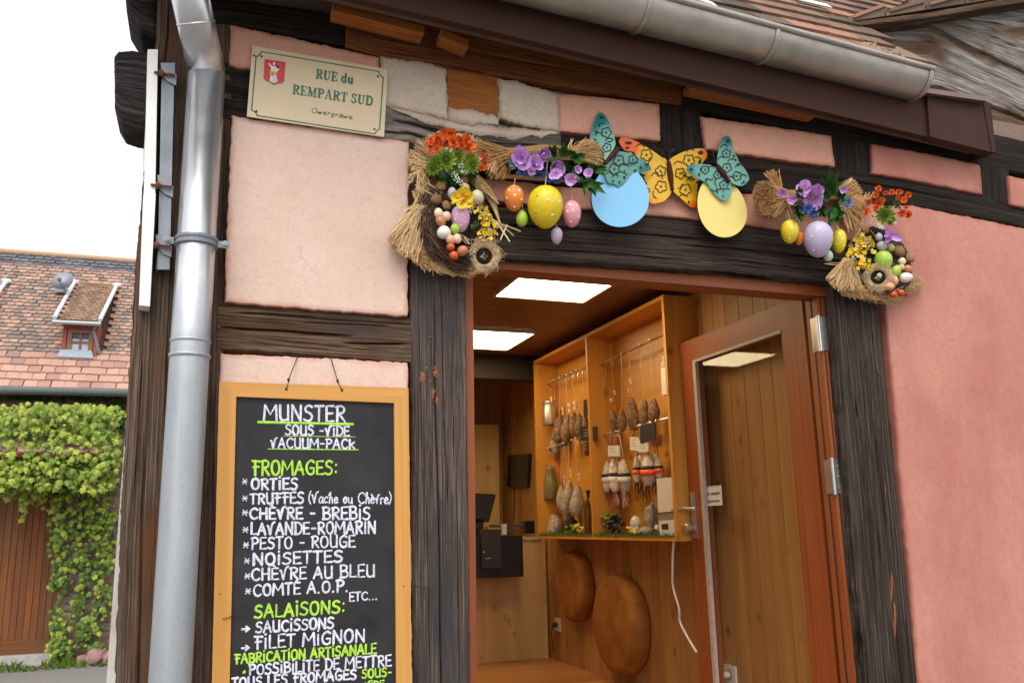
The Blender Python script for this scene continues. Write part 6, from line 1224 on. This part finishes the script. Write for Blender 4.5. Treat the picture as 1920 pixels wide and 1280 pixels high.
shelf_blob(1222, 972, 13, 26, .03, ST2, 'tall pale rough stone behind the white box on the right shelf', 'stone', 'rough_stone', .35); shelf_blob(1212, 996, 14, 10, -.03, ST2, 'low pale rough stone in front of the tall stone on the right shelf', 'stone', 'rough_stone', .3); shelf_blob(1232, 989, 5, 6, -.06, plain('white_pebble', (.6, .55, .48), .5), 'small white round pebble leaning on the white box', 'pebble', 'pebble', .05)
# white dispenser and thermometer
dsp = thing('white_dispenser', SX(1252, 1008, -.06), 'white box dispenser with a grey band, at the right end of the cabinet shelf', 'dispenser')
def dbox(P_, nm, mat, dx, th=.06, par=None):
    f_ = [SX(*p, dx) for p in P_]; bk = V((th, 0, 0)); mb = MB(); mb.hexa([f_[3], f_[2], f_[2] + bk, f_[3] + bk, f_[0], f_[1], f_[1] + bk, f_[0] + bk]); return mb.build(nm, mat, par or dsp)
WPL = plain('white_plastic', (.66, .60, .53), .35, var=.03); dbox([(1231, 897), (1260, 894), (1263, 958), (1234, 960)], 'upper_case', WPL, -.075); dbox([(1234, 961), (1263, 958.6), (1264, 973), (1235, 975)], 'grey_band', plain('grey_plastic', (.22, .18, .15), .4), -.070); dbox([(1235, 975.5), (1264, 973.6), (1266, 1009), (1237, 1010)], 'lower_case', WPL, -.075); dbox([(1240, 982), (1252, 981), (1253, 992), (1241, 992)], 'display_window', BLINE, -.077, .004)
thm = thing('wall_dispenser', PY(1246, 742, 1.118), 'slim white hanging dispenser on the near inner side of the cabinet', 'dispenser')
a = [SX(1239, 690, -.03), SX(1252, 686, -.03), SX(1252, 738, -.03), SX(1241, 741, -.03)]; bk = V((.05, 0, 0)); mb = MB(); mb.hexa([a[3], a[2], a[2] + bk, a[3] + bk, a[0], a[1], a[1] + bk, a[0] + bk]); mb.build('case', WPL, thm)
mb = MB(); t_ = SX(1245, 688, -.01); mb.lathe(t_, (0, 0, 1), [(.014, 0), (.014, .02), (.007, .03), (.007, .06)], 12); mb.build('neck', WPL, thm)
mb = MB(); P_ = [(1264, 1008), (1262, 1030), (1261, 1070), (1262, 1100), (1273, 1140), (1275, 1165), (1290, 1195), (1306, 1222)]; R_ = cat([(x, y) for x, y in P_]); mb.tube([PX(x, y, 2.17 + .03 * math.sin(i * .2) * 0 + .0016 * i) for i, (x, y) in enumerate(R_)], .0055, 8); tag(mb.build('power_cable', plain('white_cable', (.66, .58, .50), .5)), 'white cable dangling from the cabinet shelf in front of the boarded wall', 'cable')
mb = MB(); P_ = [(1224, 935), (1226, 960), (1229, 970), (1228, 978)]; mb.tube([SX(x, y, -.03) for x, y in P_], .002, 5); tag(mb.build('power_cable', BLINE), 'thin black cable hanging beside the tall stone in the cabinet', 'cable')
# cheese wheels on the wall
CHW = boards('cheese_rind', (.30, .115, .02), (.40, .17, .035), .38, False, 2, 6, .1)
for (cy_, cz_, r, th_, lab) in ((2.72, 1.20, .225, .10, 'brown wax cheese wheel mounted on the boarded wall, the smaller one farther back'), (2.06, 1.025, .285, .115, 'large brown wax cheese wheel mounted on the boarded wall, nearer the door')):
    mb = MB(); pr_ = [(.01, -th_), (r * .80, -th_), (r * .88, -th_ * .97), (r * .96, -th_ * .82), (r, -th_ * .5), (r * .985, -th_ * .15), (r * .95, -.002)]
    mb.lathe((XW, cy_, cz_), (1, 0, 0), pr_, 40); o = mb.build('cheese_wheel', cured('cheese_wax', [(.3, (.19, .068, .010)), (.5, (.27, .10, .016)), (.7, (.35, .145, .025))], 9), None, True); tag(o, lab, 'cheese wheel', 'cheese wheels on the shop wall')
def socket(px, py, lab, plug):
    p = PX(px, py, XW - .012); o = thing('power_socket', p, lab, 'power socket'); mb = MB(); mb.box((XW - .012, p.y - .045, p.z - .042), (XW - .001, p.y + .045, p.z + .042)); mb.build('socket_plate', WPL, o)
    mb = MB(); mb.lathe((XW - .0125, p.y, p.z), (-1, 0, 0), [(.024, 0), (.024, .0015), (.018, .001)], 16); mb.build('socket_face', plain('socket_grey', (.35, .31, .27), .4), o)
    mb = MB(); mb.lathe((XW - .014, p.y + .01, p.z - .002), (-1, 0, 0), [(.016, 0), (.016, .02), (.010, .035)], 12)
    mb.tube([(XW - .045, p.y + .01, p.z - .002), (XW - .05, p.y + .02, p.z - .06), (XW - .03, p.y + .05, p.z - .14), (XW - .01, p.y + .09, p.z - .2)], .004, 6); mb.build('plug', plug, o)
socket(1045, 1170, 'socket with a black plug on the boarded wall left of the small cheese wheel', BLINE); socket(1368, 1264, 'white power socket with a white plug behind the glass of the door', WPL)
# counter and what stands on it
cn = thing('shop_counter', (1.6, 3.5, .68), 'pale knotty pine counter front at the back left of the shop', 'counter')
mb = MB(); mb.box((.5, 3.3, .68), (2.335, 3.32, 1.49), 0, .1, 2); mb.box((2.305, 3.32, .68), (2.335, 4.0, 1.49), 0, .1, 2); mb.build('counter_front', BPALE, cn); mb = MB(); mb.box((.5, 3.29, 1.49), (2.29, 4.0, 1.512), 0, .1); mb.build('counter_top', BPALE, cn)
o = MB(); o.box((.9, 4.10, .68), (2.262, 4.27, 2.41), 0, .1, 2); tcb = thing('tall_cupboard', (1.6, 4.2, .68), 'tall pale pine cupboard panel standing against the dark back wall', 'cupboard'); o.build('side_panel', BPALE, tcb); o = MB(); o.box((.9, 4.085, .7), (1.5, 4.098, 2.39), 0, .2, 2); o.build('cupboard_door', BPALE, tcb)
BPL = plain('black_plastic', (.010, .009, .010), .35, var=.3)
cd = thing('till_unit', PY(940, 1083, 3.04), 'black till unit fixed to the front of the pine counter', 'till')
a, b_ = PY(870, 1085, 3.04), PY(980, 1003, 3.04); mb = MB(); mb.box((a.x, 3.04, a.z), (b_.x, 3.285, b_.z)); mb.build('case', BPL, cd)
a2, b2 = PY(901, 1070, 3.03), PY(935, 992, 3.03); mb = MB(); mb.box((a2.x, 2.99, a2.z + .02), (b2.x, 3.035, b2.z)); mb.build('card_reader', plain('dark_grey_plastic', (.022, .020, .019), .4), cd)
p = PY(907, 1034, 2.985); mb = MB(); mb.lathe(p, (0, -1, 0), [(.007, 0), (.006, .004)], 10); mb.box((p.x + .01, 2.985, p.z - .045), (p.x + .05, 2.989, p.z - .040)); mb.build('card_slot', STEEL, cd)
mn = thing('till_screen', PY(900, 1000, 3.2), 'black till screen leaning back on the counter beside the left door jamb', 'screen')
f_ = [PY(*p, 3.2) for p in ((868, 926), (930, 928), (917, 978), (868, 982))]; bk = V((0, .03, .01)); mb = MB(); mb.hexa([f_[3], f_[2], f_[2] + bk, f_[3] + bk, f_[0], f_[1], f_[1] + bk, f_[0] + bk]); mb.build('screen_case', BPL, mn); mb = MB(); p = PY(900, 1000, 3.22); mb.box((p.x - .05, 3.20, p.z - .02), (p.x + .02, 3.26, p.z + .10)); mb.build('stand', BPL, mn)
rl = thing('roll_holder', PY(965, 1004, 3.36), 'grey metal roll holder with a pale band and black end block on the counter', 'roll holder')
p, q = PY(918, 990, 3.36), PY(982, 989, 3.36)
mb = MB(); mb.tube([p + V((0, 0, .016)), q + V((0, 0, .016))], .010, 10); mb.tube([p + V((0, -.01, -.018)), q + V((0, -.01, -.018))], .010, 10); mb.build('bar', metal('dark_steel', (.22, .22, .23), .35), rl)
mb = MB(); r1 = PY(945, 990, 3.34); mb.box((r1.x - .018, 3.33, r1.z - .045), (r1.x + .018, 3.37, r1.z + .032)); mb.build('pale_clip', CARD, rl); mb = MB(); r2_ = PY(992, 988, 3.34); mb.box((r2_.x - .035, 3.32, r2_.z - .045), (r2_.x + .035, 3.42, r2_.z + .045)); mb.build('end_block', BPL, rl)
mb = MB(); mb.blob(PY(912, 992, 3.34), .014, .014, .02); mb.build('cork_knob', plain('cork', (.34, .18, .07), .8), rl)
sc_ = thing('wall_screen', PX(970, 880, XW - .04), 'dark flat screen on the boarded wall left of the sausage cabinet', 'screen')
f_ = [PX(*p, XW - .03) for p in ((952, 853), (991, 850), (988, 913), (950, 912))]; bk = V((.026, 0, 0)); mb = MB(); mb.hexa([f_[3], f_[2], f_[2] + bk, f_[3] + bk, f_[0], f_[1], f_[1] + bk, f_[0] + bk]); mb.build('screen_case', BPL, sc_)
mb = MB(); a = PX(964, 914, XW - .006); mb.tube([a, PX(965, 945, XW - .006), PX(962, 978, XW - .006)], .004, 6); mb.build('cable', BLINE, sc_)
# notice on the glass
f_ = [PX(*p, X0 - .0) for p in ((1320, 912), (1352, 909), (1354.5, 946.5), (1322, 948.5))]; f_ = [V((X0 + .016, q.y, q.z)) for q in [PX(*p, X0 + .016) for p in ((1320, 912), (1352, 909), (1354.5, 946.5), (1322, 948.5))]]
bk = V((.0015, 0, 0)); mb = MB(); mb.hexa([f_[3], f_[2], f_[2] + bk, f_[3] + bk, f_[0], f_[1], f_[1] + bk, f_[0] + bk]); mb.build('door_notice', plain('notice_card', (.62, .58, .54), .5, var=.03), door)
def ntext(txt, p0, p1, h, w_):
    mb = MB(); tot = sum(.36 if ch == ' ' else GL[ch][0] + .14 for ch in txt); x = 0
    for ch in txt:
        if ch == ' ': x += .36; continue
        for st in GL[ch][1]:
            pts = [PX(p0[0] + (p1[0] - p0[0]) * (x + a) / tot, p0[1] + (p1[1] - p0[1]) * (x + a) / tot - h * b_, X0 + .0155) for a, b_ in st]; mb.tube(pts, w_ * K(pts[0]) / 2, 4)
        x += GL[ch][0] + .14
    mb.build('lettering', BLINE, door)
ntext('GS GROUP', (1324, 928.5), (1350, 926.5), 4.6, 1.1); ntext('UHHNH', (1325.5, 942), (1350, 940.5), 4.4, 1.1)
ntext('------', (1323.5, 914.0), (1349, 912.0), 1.6, .8)

# ================================================================== HOUSE ACROSS, FAR LEFT
YH = 10.0
far = thing('tiled_roof_house', (-2, YH, 0), 'old stone house across the lane with red tiled roof and an attic dormer', 'house')
STW = NB('red_sandstone_wall', .95, spec=.15); oo = STW.coords('Object', (2.6, 2.6, 4.2), False); vo = STW.n('ShaderNodeTexVoronoi', feature='DISTANCE_TO_EDGE'); vo.inputs['Scale'].default_value = 1
nz = STW.n('ShaderNodeTexNoise'); nz.inputs['Scale'].default_value = 2; STW.l(oo, nz.inputs['Vector']); av = STW.n('ShaderNodeVectorMath', operation='ADD'); STW.l(oo, av.inputs[0]); STW.l(nz.outputs['Color'], av.inputs[1]); STW.l(av.outputs[0], vo.inputs['Vector'])
v2 = STW.n('ShaderNodeTexVoronoi'); v2.inputs['Scale'].default_value = 1; STW.l(av.outputs[0], v2.inputs['Vector']); sp_ = STW.n('ShaderNodeSeparateColor'); STW.l(v2.outputs['Color'], sp_.inputs[0])
cc = STW.ramp(sp_.outputs[0], [(0, (.20, .105, .085)), (.5, (.28, .16, .125)), (1, (.36, .235, .18))]); jn = STW.ramp(vo.outputs['Distance'], [(.03, 0.0), (.10, 1.0)])
fn_ = STW.noise(STW.coords('Object', (1, 1, 1), False), 14, 5); STW.color(STW.mix(STW.math('MULTIPLY', fn_, .6), STW.mix(jn, (.30, .235, .19), cc), (.15, .09, .075))); STW.bump(STW.math('ADD', jn, fn_), .6, .05)
mb = MB(); ea = PY(100, 731, 9.72).z
gx0, gx1 = PY(-60, 1240, YH).x, PY(97, 1240, YH).x; gz = PY(40, 905, YH).z
mb.box((-6, YH, 0), (gx0, YH + .4, ea + .05)); mb.box((gx0, YH, gz), (gx1, YH + .4, ea + .05)); mb.box((gx1, YH, 0), (2.5, YH + .4, ea + .05)); mb.build('stone_wall', STW.m, far)
TL = tinted('weathered_roof_tile', [(0, (.20, .165, .145)), (.35, (.33, .235, .185)), (.7, (.43, .28, .21)), (1, (.56, .33, .24))], .9); TL2 = tinted('new_roof_tile', [(0, (.27, .18, .16)), (.3, (.44, .24, .18)), (1, (.56, .33, .245))], .85); TL3 = tinted('slate_ridge_tile', [(0, (.10, .10, .115)), (1, (.20, .195, .21))], .8)
th = math.radians(48); fr_ = V((0, -math.sin(th), math.cos(th))); fu = V((0, math.cos(th), math.sin(th))); f0 = V((0, 9.66, ea))
def onR(px, py, h=0): return PN(px, py, f0 + fr_ * h, fr_)
rh = (onR(100, 481) - f0).dot(fu)
mb = MB(); a, b_ = f0 + V((-6, 0, 0)), f0 + V((1.5, 0, 0)); mb.hexa([a - fr_ * .04, b_ - fr_ * .04, b_ - fr_ * .04 + fu * rh, a - fr_ * .04 + fu * rh, a - fr_ * .01, b_ - fr_ * .01, b_ - fr_ * .01 + fu * rh, a - fr_ * .01 + fu * rh])
bs = V((0, 1, -1.1)).normalized(); tp = f0 + fu * rh; mb.hexa([V((-6, tp.y, tp.z - .06)), V((1.5, tp.y, tp.z - .06)), V((1.5, tp.y + 3, tp.z - 3.3)), V((-6, tp.y + 3, tp.z - 3.3)), V((-6, tp.y, tp.z)), V((1.5, tp.y, tp.z)), V((1.5, tp.y + 3, tp.z - 3.24)), V((-6, tp.y + 3, tp.z - 3.24))])
froof = mb.build('roof', plain('roof_underlay', (.12, .07, .05), .9), far)
def tile_field(s0, s1, pitch, w_, x0, x1, mat, name, round_=True, tone=(0, 1), patch=None, skip=None, base=None, up=None, nr=None, par=None):
    base = base or f0; up = up or fu; nr = nr or fr_; mb = MB(); n = int((s1 - s0) / pitch)
    for r in range(n + 1):
        x = x0 + (w_ / 2 if r % 2 else 0)
        while x < x1:
            s_ = s0 + r * pitch + U(-.006, .006); p = V((base.x * 0 + x + U(-.006, .006), base.y, base.z)) + up * s_
            if not (skip and skip(p)):
                t = U(*tone); t = t * .5 if (patch and patch(p)) else t; L_ = pitch * 1.5; ww = w_ * .96
                o_ = [(0, .25), (.12, .08), (.32, 0), (.68, 0), (.88, .08), (1, .25)] if round_ else [(0, .02), (.25, .06), (.5, 0), (.75, .06), (1, .02)]
                bot = [p + V((ww * a, 0, 0)) + up * (pitch * b_) + nr * .03 for a, b_ in o_]; top_ = [p + V((ww * a, 0, 0)) + up * L_ + nr * .006 for a, b_ in o_]; k = -nr * .022
                for i in range(len(o_) - 1): mb.poly([bot[i], bot[i + 1], top_[i + 1], top_[i]], 0, t); mb.poly([bot[i] + k, bot[i + 1] + k, bot[i + 1], bot[i]], 0, t * .6)
            x += w_
    return mb.build(name, mat, par or froof, False, False)
sA = (onR(100, 662) - f0).dot(fu); sB = (onR(100, 502) - f0).dot(fu); dcx = [onR(117, 668).x, onR(181, 668).x]
dy_ = onR(148, 668); DYF = dy_.y - .02
inD = lambda p: dcx[0] - .02 < p.x < dcx[1] + .02 and DYF - .05 < p.y < onR(180, 540).y
tile_field(0, sA - .05, .155, .155, -4.6, .6, TL2, 'roof_tiles', False, (.15, 1), lambda p: p.x < onR(62, 700).x and p.z > onR(62, 690).z)
tile_field(sA, sB, .088, .105, -4.6, .6, TL, 'roof_tiles', True, (0, 1), None, inD)
tile_field(sB, rh - .02, .09, .12, -4.6, .6, TL3, 'ridge_tiles', True)
mb = MB(); mb.tube([tp + V((-6, 0, .02)), tp + V((1.5, 0, .02))], .05, 10); mb.build('ridge_cap', plain('ochre_ridge_mortar', (.48, .30, .16), .9), froof)
mb = MB(); ga, gb = PY(-200, 727, 9.58), PY(262, 736.5, 9.58); mb.tube([ga, ga.lerp(gb, .5), gb], .055, 12); mb.build('gutter', plain('grey_zinc_gutter', (.10, .115, .11), .6, 0), far)
# dormer
dm = []
FX0, FX1 = PY(116, 640, DYF).x, PY(183, 640, DYF).x; zt = PY(148, 604, DYF).z; zbm = dy_.z
RDW = plain('dormer_red_cladding', (.30, .07, .055), .7)
mb = MB(); yb_ = onR(180, 545).y; mb.box((FX0, DYF, zbm - .1), (FX0 + .05, yb_, zt)); mb.box((FX1 - .05, DYF, zbm - .1), (FX1, yb_, zt)); mb.box((FX0 + .05, DYF, zt - .09), (FX1 - .05, DYF + .05, zt)); mb.box((FX0 + .05, DYF + .12, zbm - .1), (FX1 - .05, DYF + .16, zt)); dorm = mb.build('dormer', RDW, far)
WFR = plain('brown_window_wood', (.24, .095, .04), .5)
mb = MB(); wx0, wx1, wz0, wz1 = FX0 + .06, FX1 - .06, zbm + .02, zt - .095
def fr4(mb, x0, x1, z0, z1, w_, y0, y1, m=0): mb.box((x0, y0, z0), (x0 + w_, y1, z1), m); mb.box((x1 - w_, y0, z0), (x1, y1, z1), m); mb.box((x0 + w_, y0, z0), (x1 - w_, y1, z0 + w_), m); mb.box((x0 + w_, y0, z1 - w_), (x1 - w_, y1, z1), m)
fr4(mb, wx0, wx1, wz0, wz1, .055, DYF + .01, DYF + .05); cxm, czm = (wx0 + wx1) / 2, (wz0 + wz1) / 2; mb.box((cxm - .012, DYF + .025, wz0 + .055), (cxm + .012, DYF + .045, wz1 - .055)); mb.box((wx0 + .055, DYF + .026, czm - .012), (cxm - .012, DYF + .044, czm + .012)); mb.box((cxm + .012, DYF + .026, czm - .012), (wx1 - .055, DYF + .044, czm + .012)); mb.build('window_frame', WFR, dorm)
mb = MB(); mb.box((wx0 + .05, DYF + .05, wz0 + .05), (wx1 - .05, DYF + .056, wz1 - .05)); mb.build('window_pane', plain('dark_window_glass', (.015, .015, .02), .06), dorm)
mb = MB(); mb.box((wx0 + .055, DYF + .0455, wz0 + .06), (cxm - .014, DYF + .0495, czm - .014)); mb.box((cxm + .014, DYF + .0455, wz0 + .06), (wx1 - .055, DYF + .0495, czm - .014)); mb.box((wx0 + .055, DYF + .0455, czm + .014), (cxm - .014, DYF + .0495, wz1 - .13)); mb.box((cxm + .014, DYF + .0455, czm + .014), (wx1 - .055, DYF + .0495, wz1 - .13)); mb.build('window_curtain', plain('white_curtain', (.55, .60, .74), .7), dorm)
mb = MB(); mb.box((wx0 + .03, DYF - .02, zbm), (wx1 - .03, DYF + .012, zbm + .028)); mb.build('window_sill', plain('brass_sill', (.55, .36, .08), .4), dorm)
mb = MB(); q = [onR(108, 668, .05), onR(175, 671, .05), onR(172, 657, .07), onR(112, 654, .07)]; mb.hexa([p - fr_ * .02 for p in q] + q); mb.build('lead_apron', plain('lead_flashing', (.30, .34, .40), .5), dorm)
c0, c1 = PY(102, 600, DYF - .12), PY(187, 604, DYF - .12); c3, c2 = onR(140, 532, .03), onR(219, 538, .03); su = (c3 - c0).normalized(); sn = (c1 - c0).cross(su).normalized(); sn = sn if sn.z > 0 else -sn
mb = MB(); mb.hexa([c0 - sn * .05, c1 - sn * .05, c2 - sn * .02, c3 - sn * .02, c0, c1, c2, c3]); droof = mb.build('dormer_roof', RDW, far)
TLD = tinted('dormer_tile', [(0, (.26, .17, .11)), (.5, (.40, .25, .165)), (1, (.54, .34, .23))], .9)
L_ = (c3 - c0).length; mb = MB(); nrw = int(L_ / .085)
for r in range(nrw + 1):
    for k in range(9):
        t = r / nrw; a = c0.lerp(c3, t); b_ = c1.lerp(c2, t); w_ = (b_ - a) / 8.5; p = a + w_ * (k - (.5 if r % 2 else 0)) + sn * .012
        if (p - a).dot(w_) < 0 or (p + w_ - b_).dot(w_) > .0001: continue
        q = p + su * .12; mb.poly([p + sn * .022, p + w_ * .32 + sn * .022 - su * .015, p + w_ * .64 + sn * .022 - su * .015, p + w_ * .96 + sn * .022, q + w_ * .96, q], 0, rnd()); mb.poly([p, p + w_ * .96, p + w_ * .96 + sn * .022, p + sn * .022], 0, rnd() * .5)
mb.build('dormer_tiles', TLD, droof, False, False)
for (a, b_) in ((c0, c3), (c1, c2)):
    mb = MB(); mb.tube([a + sn * .03, b_ + sn * .03], .028, 8); mb.blob(b_ + sn * .03, .07, .05, .04); mb.build('verge_flashing', plain('pale_zinc', (.66, .68, .72), .5), droof)
mb = MB(); mb.tube([c0 + V((-.02, -.03, -.03)), c1 + V((.02, -.03, -.03))], .03, 10); mb.build('dormer_gutter', plain('grey_dormer_gutter', (.40, .41, .40), .4, .5), droof)
mb = MB(); a = c1 + V((-.05, 0, -.05)); mb.tube([a, a + V((-.03, .1, -.06)), V((FX1 + .03, DYF + .02, zbm + .05))], .022, 8); mb.build('dormer_downpipe', GALV, droof)
# second dormer, only its verge flashing shows at the picture edge
a, b_ = onR(-34, 590, .35), onR(12, 527, .06); mb = MB(); mb.tube([a, b_], .028, 8); mb.blob(b_, .07, .05, .04); mb.build('verge_flashing', plain('pale_zinc_edge', (.66, .68, .72), .5), froof)
# satellite dish
pd = onR(121, 548, .02); dc = PY(119, 529, pd.y - .42); kd = K(dc); nd = (V((-.25, -1, .35))).normalized(); sat = thing('satellite_dish', pd, 'grey satellite dish on the tiled roof left of the dormer', 'satellite dish')
mb = MB(); rd = 19.5 * kd; mb.lathe(dc, -nd, [(rd, -.04), (rd * .8, -.012), (rd * .5, .012), (rd * .2, .022), (.001, .024)], 28); mb.build('dish', plain('grey_dish', (.33, .33, .39), .5, var=.05), sat, True)
mb = MB(); mb.tube([dc - nd * .03, pd + V((0, -.12, .12)), pd], .018, 8); mb.hexa([pd + V((-.12, -.10, -.03)), pd + V((.12, -.10, -.03)), pd + V((.12, .1, .14)), pd + V((-.12, .1, .14)), pd + V((-.12, -.10, -.01)), pd + V((.12, -.10, -.01)), pd + V((.12, .1, .16)), pd + V((-.12, .1, .16))]); mb.build('mount', GALV, sat)
mb = MB(); mb.tube([dc + V((.04, -.02, -rd * .9)), dc + nd * .28 + V((.05, 0, -.14))], .010, 6); mb.blob(dc + nd * .28 + V((.05, 0, -.12)), .03, .04, .03); mb.build('receiver_arm', GALV, sat)
# gate
gt = thing('plank_gate', ((gx0 + gx1) / 2, YH, 0), 'reddish brown vertical plank gate under hanging ivy in the stone wall', 'gate')
GW_ = NB('gate_plank', .7, spec=.3); uv = GW_.coords('UV', (1.2, 26, 1), False); f = GW_.noise(uv, 1, 5, .5); c = GW_.ramp(f, [(.3, (.15, .046, .014)), (.7, (.29, .098, .030))]); c = GW_.mix(GW_.math('MULTIPLY', GW_.attr('tint'), .5), c, (.09, .04, .018)); wz_ = GW_.noise(GW_.coords('Object', (1, 1, .5), False), 1.6, 3); c = GW_.mix(GW_.ramp(wz_, [(.45, 0.0), (.72, .6)]), c, (.12, .085, .035)); GW_.color(c)
mb = MB(); x = gx0
gzb = .16
while x < gx1 - .02:
    mb.box((x, YH + .10, gzb), (min(x + .072, gx1), YH + .13, gz + .02), 0, rnd()); x += .078
mb.box((gx0, YH + .125, gzb), (gx1, YH + .15, gz + .02), 0, 1); mb.box((gx0, YH + .07, gzb - .02), (gx1, YH + .11, gzb + .14), 0, .8); mb.build('plank_leaf', GW_.m, gt)
mb = MB(); mb.box((gx0, YH - .06, .0), (gx1, YH + .12, .135)); mb.build('threshold', plain('grey_concrete', (.42, .40, .37), .9, var=.2, scale=12), gt)
# little tiled canopy under the ivy
cp = thing('gate_canopy', (-1.7, 9.6, 2.2), 'small lean-to tiled canopy over the plank gate, overgrown with ivy', 'canopy'); th3 = math.radians(38); cu = V((0, math.cos(th3), math.sin(th3))); cn_ = V((0, -math.sin(th3), math.cos(th3)))
cz = PY(60, 850, 9.25).z; cb = V((0, 9.25, cz)); cx1 = PY(190, 850, 9.25).x
mb = MB(); a, b_ = cb + V((-4.6, 0, 0)), cb + V((cx1, 0, 0)); ll = .92; mb.hexa([a - cn_ * .05, b_ - cn_ * .05, b_ - cn_ * .05 + cu * ll, a - cn_ * .05 + cu * ll, a, b_, b_ + cu * ll, a + cu * ll]); mb.build('canopy_deck', RDW, cp)
tile_field(0, ll, .15, .16, -4.6, cx1, TL2, 'canopy_tiles', True, (0, .5), None, None, cb, cu, cn_, cp)
# ivy
IV = tinted('ivy_leaf', [(0, (.015, .040, .006)), (.35, (.055, .115, .011)), (.65, (.17, .26, .020)), (1, (.40, .46, .045))], .5)
iv = thing('climbing_ivy', (-1.3, 9.9, 0), 'bright green climbing vine over the canopy and stone wall beside the plank gate', 'climbing plant')
BL = [(60, 772, 75, 18, 190, 0), (165, 772, 62, 16, 170, 0), (30, 800, 50, 18, 120, 0), (115, 812, 80, 22, 210, 0), (188, 815, 34, 46, 210, 0), (55, 850, 70, 26, 190, 0), (140, 858, 74, 30, 200, 0), (15, 885, 40, 26, 150, 0), (80, 890, 60, 24, 130, 0), (170, 888, 44, 30, 120, 0), (45, 936, 9, 34, 34, 0), (20, 915, 22, 14, 50, 0), (72, 925, 12, 26, 34, 0),
      (130, 920, 34, 34, 120, 1), (112, 965, 20, 34, 90, 1), (182, 905, 34, 34, 110, 1), (190, 965, 26, 40, 120, 1), (140, 985, 18, 26, 50, 1), (205, 1010, 16, 44, 80, 1), (110, 1020, 16, 30, 60, 1), (180, 1050, 26, 26, 80, 1), (120, 1062, 20, 26, 70, 1), (108, 1092, 14, 18, 40, 1), (195, 1125, 22, 30, 70, 1), (150, 1040, 12, 16, 20, 1), (170, 1180, 24, 28, 70, 1), (108, 1165, 12, 34, 50, 1), (112, 1215, 20, 26, 90, 1), (185, 1215, 20, 14, 36, 1), (150, 1130, 12, 14, 18, 1), (160, 1100, 8, 30, 22, 1),
      (60, 742, 66, 5, 60, 2), (190, 742, 40, 5, 30, 2), (222, 770, 16, 34, 90, 2), (205, 790, 26, 22, 60, 2), (160, 930, 40, 60, 90, 1), (165, 1010, 34, 50, 70, 1), (165, 1090, 30, 40, 50, 1), (150, 1180, 34, 40, 60, 1)]
mb = MB(); LF = [(0, 0), (.5, .12), (.36, .42), (.62, .62), (.26, .72), (0, 1.12), (-.26, .72), (-.62, .62), (-.36, .42), (-.5, .12)]
stm = MB()
for (cx_, cy_, rx, ry, n, kind) in BL:
    for _ in range(int(n * (1.1, .72, 1.3)[kind])):
        t = U(0, 6.283); q = rnd() ** .62; px, py = cx_ + rx * 1.18 * q * math.cos(t), cy_ + ry * 1.15 * q * math.sin(t); yy = (9.2 + U(0, .45) if cy_ < 835 else 9.15 + U(0, .5)) if kind == 0 else YH - U(.03, .22) if kind == 1 else YH - U(.02, .1)
        if kind == 0 and cy_ > 900: yy = 9.6 + U(0, .3)
        p = PY(px, py, yy); s_ = U(.030, .088) * (1.05 if kind == 0 else .95); dn = V((U(-.6, .6), U(-.9, -.1), -1)).normalized(); nn = V((U(-.5, .5), -1, U(.1, 1.1))); nn = (nn - dn * nn.dot(dn)).normalized(); x = dn.cross(nn); tt = {0: U(.5, 1), 1: U(.25, .95), 2: U(0, .45)}[kind]
        P_ = [p + x * (a * s_) + dn * (b_ * s_) - nn * (abs(a) * s_ * .25 + b_ * b_ * s_ * .12) for a, b_ in LF]; b0 = len(mb.v); mb.v += P_ + [p + dn * s_ * .45 + nn * s_ * .06]
        for i in range(10): mb.face((b0 + i, b0 + (i + 1) % 10, b0 + 10), 0, tt)
    for _ in range(max(1, n // 40)):
        a = PY(cx_ + U(-rx, rx) * .5, cy_ - ry, YH - .04 if kind else 9.5); b_ = PY(cx_ + U(-rx, rx) * .6, cy_ + ry, YH - .04 if kind else 9.4); stm = MB(); stm.strand(a, b_, .006, (U(-.06, .06), 0, 0), 0, rnd(), 5); stm.build('stem', TWIG, iv)
mb.build('foliage', IV, iv, False, False)
# boulders and weeds at the wall foot
BLD = cured('pink_sandstone_boulder', [(.3, (.20, .105, .095)), (.5, (.32, .18, .16)), (.7, (.42, .27, .24))], 9)
for (x, yy, rx, ry, lab) in ((178, 1263, 19, 17, 'largest pink sandstone boulder at the foot of the ivy wall'), (152, 1262, 10, 11, 'small pink sandstone boulder left of the largest one'), (205, 1252, 14, 15, 'reddish boulder right of the largest one, partly behind the corner post')):
    p = PY(x, yy, 9.75 - .1 * (x % 2)); k = K(p); o = MB(); o.blob((p.x, p.y, ry * k * .7), rx * k, rx * k, ry * k, 0, .5, .2, 16); tag(o.build('boulder', BLD, None, True), lab, 'boulder', 'boulders at the wall foot')
mb = MB()
for _ in range(900):
    x = U(-3.4, -.7); p = V((x, U(9.5, 9.9), 0)); h = U(.03, .10) if NZ.noise(V((x * 4, 0, 0))) > -.05 else .02; mb.strand(p, p + V((U(-.05, .05), U(-.04, .02), h)), .006, None, 0, U(.2, .8), 2)
tag(mb.build('weeds', IV, None), 'low green weeds along the foot of the gate and wall', 'weeds', None, 'stuff')
